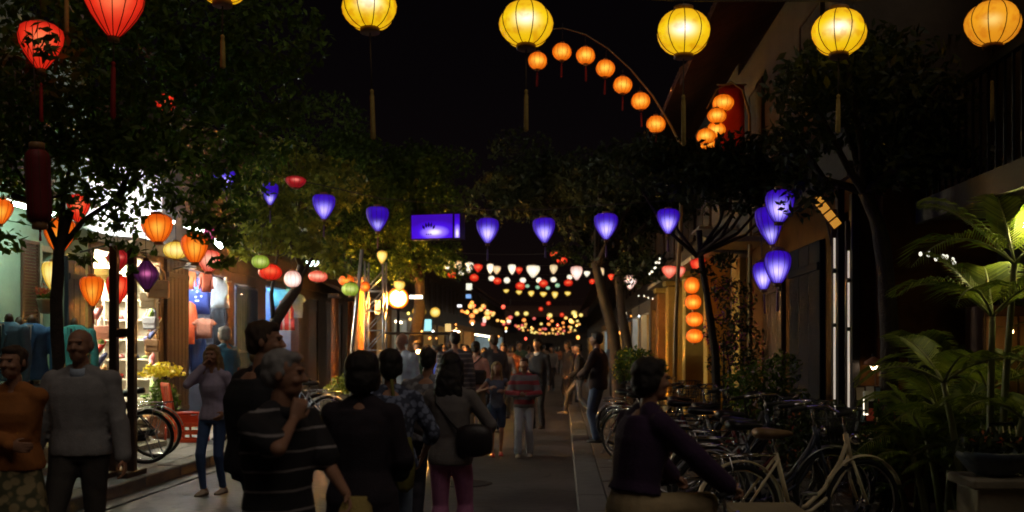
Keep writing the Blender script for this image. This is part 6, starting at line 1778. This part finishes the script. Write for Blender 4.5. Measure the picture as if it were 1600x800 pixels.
# 1 woman at the far left, 2 man in the grey sweater
person('woman with folded arms in an orange top and flowered skirt at the left edge', G(24,6.2), R(176), 1.61, ('blouse', cl('orange knit', (.36,.13,.03)), dict(loose=.018, sleeve='long')), ('skirt', blotch('flowered skirt cloth', (.10,.10,.05), (.35,.28,.14), 16), dict(hem=.25)), ('short', HAIRD),
       pose=dict(wr=(-.10,.20,1.07), wl=(.10,.17,1.03), pr=(.7,-.5,-.6), plx=(-.7,-.5,-.6), hr=((-1,0,0),.5), hl=((1,0,0),.5), hrn=(0,-1,0), hln=(0,-1,0), ar=(.09,.12,.09), al=(-.09,-.1,.09)), female=True, build_w=1.06, **NEAR)
person('bald man in a light grey sweater and dark trousers walking at the left', G(127,6.5), R(184), 1.73, ('sweater', cl('light grey knit', (.27,.265,.265)), dict(loose=.026, hem=-.10, collar=cl('pale blue shirt', (.45,.55,.68)))), ('trousers', cl('dark brown trousers', (.045,.04,.035)), dict(loose=.018, flare=.025)), ('fringe', HAIRG),
       pose=dict(wr=(.31,.05,.85), wl=(-.31,.06,.86), ar=(.11,.20,.10), al=(-.10,-.16,.10), pr=(.8,-.7,0), plx=(-.8,-.7,0)), build_w=1.14, **NEAR)
# 3 girl on the phone
_, j = person('young woman in a lavender jacket and blue jeans with a hand at her face', G(333,10.4), R(172), 1.63, ('jacket', cl('lavender jacket', (.40,.36,.50)), dict(loose=.016, hem=-.08)), ('trousers', cl('blue jeans', (.05,.10,.24)), dict(loose=.004, flare=.002)), ('long', HAIRL),
       pose=dict(wr=(.05,.16,1.51), pr=(.7,.1,-1), wl=(-.20,.12,.98), plx=(-.6,-1,0), hr=((-.3,-.3,.6),.9), hrn=(-1,-.3,0), ar=(.09,.06,.085), al=(-.07,-.10,.085)), vox=.012, fingers=.008, shoes=SHOEW, female=True, build_w=.92, head=(.1,0))
# 4 tall man in the black jacket, 22 brown haired woman behind him
person('tall man in a black jacket turned to the right behind the striped shirt man', G(408,5.5), R(-48), 1.75, ('jacket', cl('black jacket', (.022,.022,.025)), dict(loose=.035, hem=-.14)), ('trousers', cl('navy jeans', (.03,.045,.09)), dict(loose=.012)), ('short', HAIRD),
       pose=dict(wr=(.24,.14,.92), wl=(-.26,.10,.90), pr=(.9,-.6,0), plx=(-.9,-.6,0)), build_w=1.36, head=(R(-35),0), **NEAR)
person('woman with brown hair mostly hidden behind the tall man in black', G(404,8.6), R(0), 1.66, ('blouse', cl('olive blouse', (.09,.09,.05)), dict()), ('trousers', cl('grey jeans', (.08,.08,.09))), ('full', HAIRL), vox=.02, female=True)
# 5 man in the striped shirt
_, j5 = person('man in a white striped black polo, hand on chin, holding a paper bag', G(438,4.25), R(-118), 1.585, ('polo_shirt', stripes('black polo white stripes', (.018,.017,.02), (.27,.25,.25), .088, .12), dict(loose=.028, sleeve='short', hem=-.12, collar=cl('black collar', (.02,.02,.022)))), ('trousers', cl('blue grey jeans', (.06,.08,.12)), dict(loose=.014)), ('short', HAIRG), skin=SKIN,
       pose=dict(wr=(.075,.16,1.43), pr=(1.2,-.45,-.5), hr=((-.1,.25,.7),1.0), hrn=(-.5,-.8,0), wl=(-.10,.34,1.06), plx=(-.7,-.4,-.6), hl=((.2,.3,-.7),.9), hln=(.6,-.6,0)), build_w=1.04, head=(R(30),R(-4)), **NEAR)
# paper bag from his left hand
wl = j5['world'](j5['wrL'])
bg_ = thing('paper_bag', 'crumpled yellowish paper bag held by the man in the striped polo', 'bag', wl + Vector((.045,-.03,-.12)))
q = MB(); rings = []
for z, w, d_ in ((-.10,.075,.04),(-.09,.085,.05),(0,.080,.048),(.07,.066,.035),(.10,.05,.018),(.115,.048,.014)):
    rings.append([Vector((w*math.copysign(abs(math.cos(a))**.5, math.cos(a)), d_*math.copysign(abs(math.sin(a))**.5, math.sin(a)), z)) + Vector((noise.noise((a*2, z*20, 1))*.008, noise.noise((a*2, z*20, 4))*.012, 0)) for a in np.linspace(0,2*PI,21)[:-1]])
q.ring_loft(rings, True); build('bag_body', q, mat('paper', (.42,.32,.10), .8, .2, 16, .5), bg_)
# 6 woman in the dark long jacket, 7 woman with patterned shawl
person('person with dark hair in a long black jacket seen from behind in the middle', G(566,5.1), R(-8), 1.565, ('jacket', cl('long black jacket', (.024,.018,.026)), dict(loose=.034, hem=-.30, fold=.012)), ('trousers', cl('black jeans', (.02,.02,.03)), dict(loose=.010)), ('bushy', HAIRB),
       pose=dict(wr=(.15,.25,1.02), wl=(-.15,.25,1.03), pr=(.6,-.8,-.5), plx=(-.6,-.8,-.5)), build_w=1.08, female=True, **NEAR)
person('woman in a blue flowered top and pale jeans just right of the long black jacket', G(610,6.4), R(8), 1.58, ('blouse', blotch('blue flowered cloth', (.05,.06,.10), (.20,.24,.36), 26), dict(loose=.022, hem=-.12, sleeve='elbow')), ('trousers', cl('light blue jeans', (.22,.30,.42)), dict(loose=.008)), ('full', HAIRB), pose=dict(wr=(.24,.16,.95), pr=(1,-.6,0)), female=True, build_w=1.1, **NEAR)
t = thing('cloth_bag', 'limp olive green cloth bag at the side of the woman in the blue flowered top', 'bag', Vector((X(632,6.3), 6.3, 1.02)))
q = MB(); rings = []
for z, w, d_ in ((-.36,.02,.02),(-.33,.06,.035),(-.2,.085,.045),(-.08,.07,.035),(0,.045,.02)):
    rings.append([Vector((w*math.cos(a) + .015*math.sin(z*9), d_*math.sin(a), z)) + Vector((noise.noise((a*1.5, z*9, 7))*.014, noise.noise((a*1.5, z*9, 2))*.014, 0)) for a in np.linspace(0,2*PI,21)[:-1]])
q.ring_loft(rings, True); build('bag_body', q, cl('olive cloth', (.16,.15,.035)), t)
build('strap', MB().tube([(-.03,0,-.01),(-.07,.02,.2),(-.09,.03,.38)], .012, 6), cl('olive cloth', (.16,.15,.035)), t)
# 8 woman in pink trousers with shoulder bag, 9 man ahead of her
_, j8 = person('woman in mauve pink trousers and a grey cardigan with long black hair, seen from behind', G(704,7.0), R(-6), 1.56, ('cardigan', cl('grey cardigan', (.17,.155,.15)), dict(loose=.020, hem=-.16)), ('trousers', cl('mauve pink trousers', (.50,.19,.36)), dict(loose=.016, flare=.045)), ('long', HAIRB),
       pose=dict(wr=(.22,.20,1.02), wl=(-.20,.22,1.05), pr=(1,-.7,0), plx=(-1,-.7,0), ar=(.10,.06,.085), al=(-.10,-.08,.085)), female=True, **NEAR)
p8 = Vector((X(741,6.85), 6.86, .955))
t = thing('shoulder_bag', 'black leather shoulder bag on the hip of the woman in mauve pink trousers', 'bag', p8)
q = MB(); rings = []
for x, r_ in ((-.13,.05),(-.12,.085),(-.06,.108),(0,.115),(.06,.108),(.12,.085),(.13,.05)):
    rings.append([Vector((x, .055*math.cos(a)*(r_/.115), r_*math.sin(a)*1.05 - .01)) for a in np.linspace(0,2*PI,17)[:-1]])
q.ring_loft(rings, True); build('bag_body', q, mat('black leather', (.022,.018,.02), .38, .2, 14, .15), t)
sL = j8['world'](j8['sp'](.90, -.09, -.11)) - p8; mid = j8['world'](j8['sp'](.50, .04, -.155)) - p8
build('strap', MB().tube([(-.10,0,.08), mid + Vector((.07,-.005,-.08)), mid, sL + Vector((0,-.012,-.06)), sL + Vector((-.02,.06,.04)), sL + Vector((0,.14,.02))], .011, 6), mat('black leather', (.022,.018,.02)), t)
person('man in a grey patterned shirt and black trousers ahead of the woman in pink trousers', G(668,8.2), R(-5), 1.60, ('shirt', blotch('grey patterned cloth', (.13,.13,.15), (.26,.27,.30), 18), dict(loose=.024, sleeve='long')), ('trousers', cl('black trousers', (.02,.02,.03)), dict(loose=.016)), ('short', HAIRB), pose=dict(wr=(.26,.06,.9), wl=(-.27,.05,.88), ar=(.09,.12,.09), al=(-.09,-.12,.10)), vox=.014, fingers=.009)
# 10-12 girl, boy, man in the dark jacket
person('girl in a sleeveless grey top and denim shorts walking towards the camera', G(776,14.1), R(185), 1.40, ('top', cl('grey blue top', (.12,.13,.17)), dict(loose=.010, sleeve='none')), ('shorts', cl('denim shorts', (.04,.06,.11))), ('long', HAIRL), pose=dict(wr=(.14,.22,1.28), wl=(-.14,.22,1.22), pr=(1,-.4,-.5), plx=(-1,-.4,-.5), ar=(.08,.16,.10), al=(-.08,-.08,.09)), vox=.016, shoes=SHOER, female=True, build_w=.9)
person('child in a red and grey striped jumper and pale trousers walking towards the camera', G(819,14.0), R(178), 1.46, ('jumper', stripes('red grey jumper', (.22,.20,.20), (.36,.05,.06), .14, .42, off=.3), dict(loose=.024)), ('trousers', cl('pale trousers', (.50,.52,.56)), dict(loose=.016, flare=.02)), ('short', HAIRD), pose=dict(wr=(.07,.24,1.12), wl=(-.07,.24,1.10), pr=(1,-.5,-.3), plx=(-1,-.5,-.3), hr=((-1,0,0),.6), hl=((1,0,0),.6), ar=(.10,.10,.09), al=(-.10,-.05,.09)), vox=.016, shoes=SHOEW)
person('man in a black jacket over a white shirt behind the child in the striped jumper', G(840,19.0), R(160), 1.80, ('jacket', cl('black suit', (.025,.025,.03)), dict(loose=.02, hem=-.14, collar=cl('white shirt', (.7,.7,.7)))), ('trousers', cl('black suit trousers', (.022,.022,.026)), dict(loose=.014)), ('short', HAIRB), pose=dict(wr=(.12,.24,1.1), pr=(1,-.5,-.4)), vox=.02)
# 13 man on the right in jeans
person('man in a dark jacket and blue jeans standing at the right kerb looking left', G(934,15.4,.105), R(68), 1.78, ('jacket', cl('dark maroon jacket', (.035,.022,.026)), dict(loose=.026, hem=-.16)), ('trousers', cl('mid blue jeans', (.075,.11,.20)), dict(loose=.016, flare=.02)), ('short', HAIRB), pose=dict(wl=(-.14,.25,1.08), plx=(-1,-.5,-.3), wr=(.26,.05,.88), ar=(.10,.03,.085), al=(-.10,-.02,.085)), vox=.016, head=(.1,0))
person('walker in dark clothes striding left beyond the jeans man', G(905,22.5), R(85), 1.76, ('jacket', cl('charcoal jacket', (.03,.03,.035)), dict(loose=.02)), ('trousers', cl('slate trousers', (.08,.10,.15)), dict(loose=.012)), ('short', HAIRB), pose=dict(ar=(.09,.36,.13), al=(-.09,-.30,.14), hip=.89, wr=(.24,-.15,.9), wl=(-.24,.22,.95)), vox=.024, shoes=SHOEW)
person('person in a long dark coat at the right edge of the road beyond the walkers', G(888,26), R(120), 1.80, ('coat', cl('dark coat', (.035,.03,.03)), dict(loose=.026, hem=-.3)), ('trousers', cl('dark slacks', (.03,.03,.04))), ('full', HAIRD), vox=.028)
person('person in a maroon top beside the one in the long dark coat', G(896,27), R(200), 1.74, ('jumper', cl('maroon jumper', (.12,.03,.035)), dict(loose=.02)), ('trousers', cl('dark slacks', (.03,.03,.04))), ('short', HAIRB), vox=.028)
# 16-20 middle group
_, j16 = person('woman in a salmon pink blouse seen from behind in the crowd', G(743,16.4), R(-5), 1.72, ('blouse', cl('salmon blouse', (.58,.30,.24)), dict(loose=.022, hem=-.08)), ('trousers', cl('tan slacks', (.22,.17,.11)), dict(loose=.012)), ('bun', HAIRB), vox=.018, female=True)
t = thing('waist_bag', 'black waist bag on the back of the woman in salmon pink', 'bag', Vector((X(744,16.2), 16.22, 1.12)))
build('bag_body', MB().cbox((0,0,0), (.34,.10,.24), bev=.03), mat('black leather', (.02,.02,.02)), t); build('strap', MB().tube([(-.15,.02,.1),(-.05,.06,.22),(.10,.08,.36)], .014, 6), mat('black leather', (.02,.02,.02)), t)
person('stout man in a pale blue white shirt standing in front of the street lamp', G(629,14.5), R(150), 1.83, ('shirt', cl('pale blue shirt plain', (.48,.55,.66)), dict(loose=.03, hem=-.10)), ('trousers', cl('dark grey trousers', (.04,.04,.05)), dict(loose=.016)), ('fringe', HAIRG), build_w=1.15, vox=.018)
person('man in a dark checked shirt with his back turned in the crowd', G(711,15.0), R(12), 1.86, ('shirt', stripes('checked shirt', (.075,.07,.075), (.22,.20,.19), .075, .30), dict(loose=.026)), ('trousers', cl('black slacks', (.02,.02,.025))), ('short', HAIRB), build_w=1.1, vox=.018)
person('man in a grey jacket right of the salmon pink blouse', G(772,18), R(30), 1.86, ('jacket', cl('dark grey jacket', (.06,.06,.07)), dict(loose=.026)), ('trousers', cl('black slacks', (.02,.02,.025))), ('short', HAIRD), vox=.02)
person('woman in a bright blue wrap beside the food cart', G(684,16.2), R(100), 1.66, ('wrap', cl('bright blue wrap', (.03,.06,.42)), dict(loose=.024, hem=-.3)), ('trousers', cl('black slacks', (.02,.02,.025))), ('short', HAIRB), vox=.02, female=True)
person('white haired man in a blue shirt at the clothes shop', Vector((X(352,15.2), 15.2, .16)), R(70), 1.80, ('shirt', cl('teal blue shirt', (.05,.16,.26)), dict(loose=.028, sleeve='short')), ('trousers', cl('grey slacks', (.08,.08,.08))), ('full', HAIRG), build_w=1.15, vox=.018)
# the crowd farther down
shirts = [('dark green',(.05,.09,.06)),('brown',(.12,.07,.04)),('grey',(.16,.16,.17)),('navy',(.03,.04,.09)),('cream',(.45,.40,.32)),('rust',(.28,.10,.05)),('black',(.025,.025,.028)),('plum',(.12,.04,.10))]
spots = [(652,20.5,R(170)),(668,24,R(10)),(694,22,R(190)),(704,27,R(0)),(728,21.5,R(175)),(757,23.5,R(5)),(787,21.5,R(185)),(801,25,R(10)),(812,29,R(180)),(722,31,R(0)),(746,33,R(170)),(775,31,R(10)),(793,36,R(185)),(826,33,R(0)),(862,36,R(180)),(690,35,R(20)),(765,42,R(0)),(808,44,R(180)),(735,46,R(10)),(850,47,R(0)),(784,55,R(180)),(822,56,R(0)),(960,29,R(180)),(871,58,R(5))]
where = ['just beyond the food cart','behind the food cart','left of the checked shirt man','behind the checked shirt man','between the checked shirt man and the salmon blouse','right behind the salmon blouse','left of the girl in shorts, farther off','over the girl in shorts','over the child in the striped jumper','left in the dense far crowd','in the dense far crowd left of centre','in the middle of the dense far crowd','in the dense far crowd above the child','at the right of the dense far crowd','alone on the road beyond the jacket man','at the left end of the far crowd','far off over the girl','far off over the child','far off over the salmon blouse','far off on the open road','in the farthest knot of walkers, left one','in the farthest knot of walkers, right one','by the right hand trees','farthest of all on the road']
for k, ((px, d, yw), wh) in enumerate(zip(spots, where)):
    nm, col = shirts[(k*3) % 8]
    person('distant walker in a %s top %s' % (nm, wh), G(px, d, ZR if px < 900 else .105), yw + random.uniform(-.3,.3), random.uniform(1.6,1.86), ('shirt', cl(nm + ' top cloth', col), dict(loose=.02, sleeve=random.choice(['long','short']))), ('trousers', cl(random.choice(['black slacks','grey slacks']), (.03,.03,.035))), (random.choice(['short','full','long']), random.choice([HAIRB,HAIRB,HAIRD])),
           pose=dict(ar=(.09,random.uniform(-.15,.2),.1), al=(-.09,random.uniform(-.15,.2),.1), wr=(.26,random.uniform(-.1,.2),.92), wl=(-.26,random.uniform(-.1,.2),.92)), vox=.026 if d < 30 else .034, female=(k % 3 == 0), group='walkers in the distance')

# ------------------------------------------------------------------ the cyclist
cb = copy_tree(dark, (X(940,4.65), 4.62, .02), R(30), 'dark bicycle ridden by the woman in purple at the lower right', None)
cb['group'] = ''
del cb['group']
for o_ in [o for o in SC.objects if o.parent == cb and o.name.startswith('basket')]: bpy.data.objects.remove(o_)
cb.scale = (.84,.84,.84)
Mx = Matrix.Translation(cb.location) @ Matrix.Rotation(R(30), 4, 'Z') @ Matrix.Scale(.84, 4)
seat = Mx @ Vector((.22,0,.90)); ya = R(30) - PI/2
cyc_h = 1.52; s_ = cyc_h/1.785
feet = Vector((seat.x, seat.y, .02)); hipz = (seat.z + .06 - .02)/s_
def loc(v):
    w = Matrix.Rotation(-ya, 4, 'Z') @ ((Mx @ Vector(v)) - feet); return tuple(w/s_)
person('woman with short dark hair in a dark purple jacket and khaki trousers riding a bicycle', feet, ya, cyc_h, ('jacket', cl('dark purple jacket', (.040,.018,.055)), dict(loose=.030, hem=.12)), ('trousers', cl('khaki trousers', (.40,.31,.17)), dict(loose=.018, flare=.02)), ('full', HAIRB),
       pose=dict(lean=(0,.09), hip=hipz, wr=loc((.70,-.27,1.075)), wl=loc((.70,.27,1.075)), pr=(.8,-.3,-.8), plx=(-.8,-.3,-.8), hr=((0,.9,-.2),1.1), hl=((0,.9,-.2),1.1), hrn=(0,-.2,-1), hln=(0,-.2,-1), ar=loc((.50,-.13,.57)), al=loc((.36,.13,.24)), kr=(.1,1,.3), kl=(-.1,1,.3)), build_w=.98, female=True, head=(R(-14),0), **NEAR)

# ------------------------------------------------------------------ dressed tailor's dummies
def dummy(px, d, z, m, shirt_m, label, yaw):
    t = thing('dressed_dummy', label, 'dummy', Vector((X(px,d), d, z)), yaw)
    sc_ = 1.0
    def ring(q, prof):
        q.ring_loft([[(w*math.cos(a), dd*math.sin(a), zz) for a in np.linspace(0,2*PI,17)[:-1]] for zz, w, dd in prof], True)
    q = MB(); ring(q, [(.78,.20,.135),(.90,.195,.13),(1.08,.175,.12),(1.25,.195,.13),(1.38,.215,.12),(1.45,.17,.095),(1.50,.085,.07)])
    for sx in (-1,1): q.cap((sx*.205,0,1.40),(sx*.26,.01,1.10),.066,.055); q.cap((sx*.26,.01,1.10),(sx*.265,.05,.80),.055,.045)
    fuse('suit_jacket', q, .014, 2, m, t, .008, px, 8)
    q = MB()
    for sx in (-1,1): q.prism([(sx*.012,1.02),(sx*.075,1.30),(sx*.095,1.34),(sx*.06,1.37),(sx*.055,1.47),(sx*.035,1.47)], .012, None, (0,.150,0))
    build('lapel', q, m, t)
    build('shirt_front', MB().prism([(-.05,1.48),(.05,1.48),(.048,1.3),(0,1.04),(-.048,1.3)], .012, None, (0,.142,0)), shirt_m, t)
    build('tie', MB().prism([(-.016,1.45),(.016,1.45),(.022,1.2),(0,1.08),(-.022,1.2)], .01, None, (0,.152,0)), m_navydoor, t)
    build('neck_knob', MB().lathe([(.055,1.49),(.05,1.56),(.03,1.60),(.006,1.61)], 12), m_wood, t)
    build('stand', MB().lathe([(.17,0),(.17,.02),(.03,.05),(.02,.3),(.02,.8)], 14), m_black, t)
    return t
suitb = cl('dark blue suit cloth', (.045,.12,.26)); suitt = cl('teal suit cloth', (.06,.26,.25)); suitn = cl('navy suit cloth', (.02,.035,.08))
dummy(50, 12.2, .425, suitb, m_white, 'dummy in a dark blue suit and white shirt outside the tailor shop', R(195))
dummy(14, 11.7, .425, cl('steel blue suit cloth', (.08,.17,.26)), m_white, 'dummy in a steel blue suit at the left edge outside the tailor shop', R(170))
dummy(117, 13.2, .425, suitt, cl('sea green shirt', (.10,.45,.38)), 'dummy in a teal suit with a sea green shirt behind the grey sweater man', R(190))
dummy(30, 13.0, .425, suitn, m_white, 'dummy in a navy suit half hidden behind the dark blue one', R(180))
bpy.data.scenes.remove(TMP_SCENE)
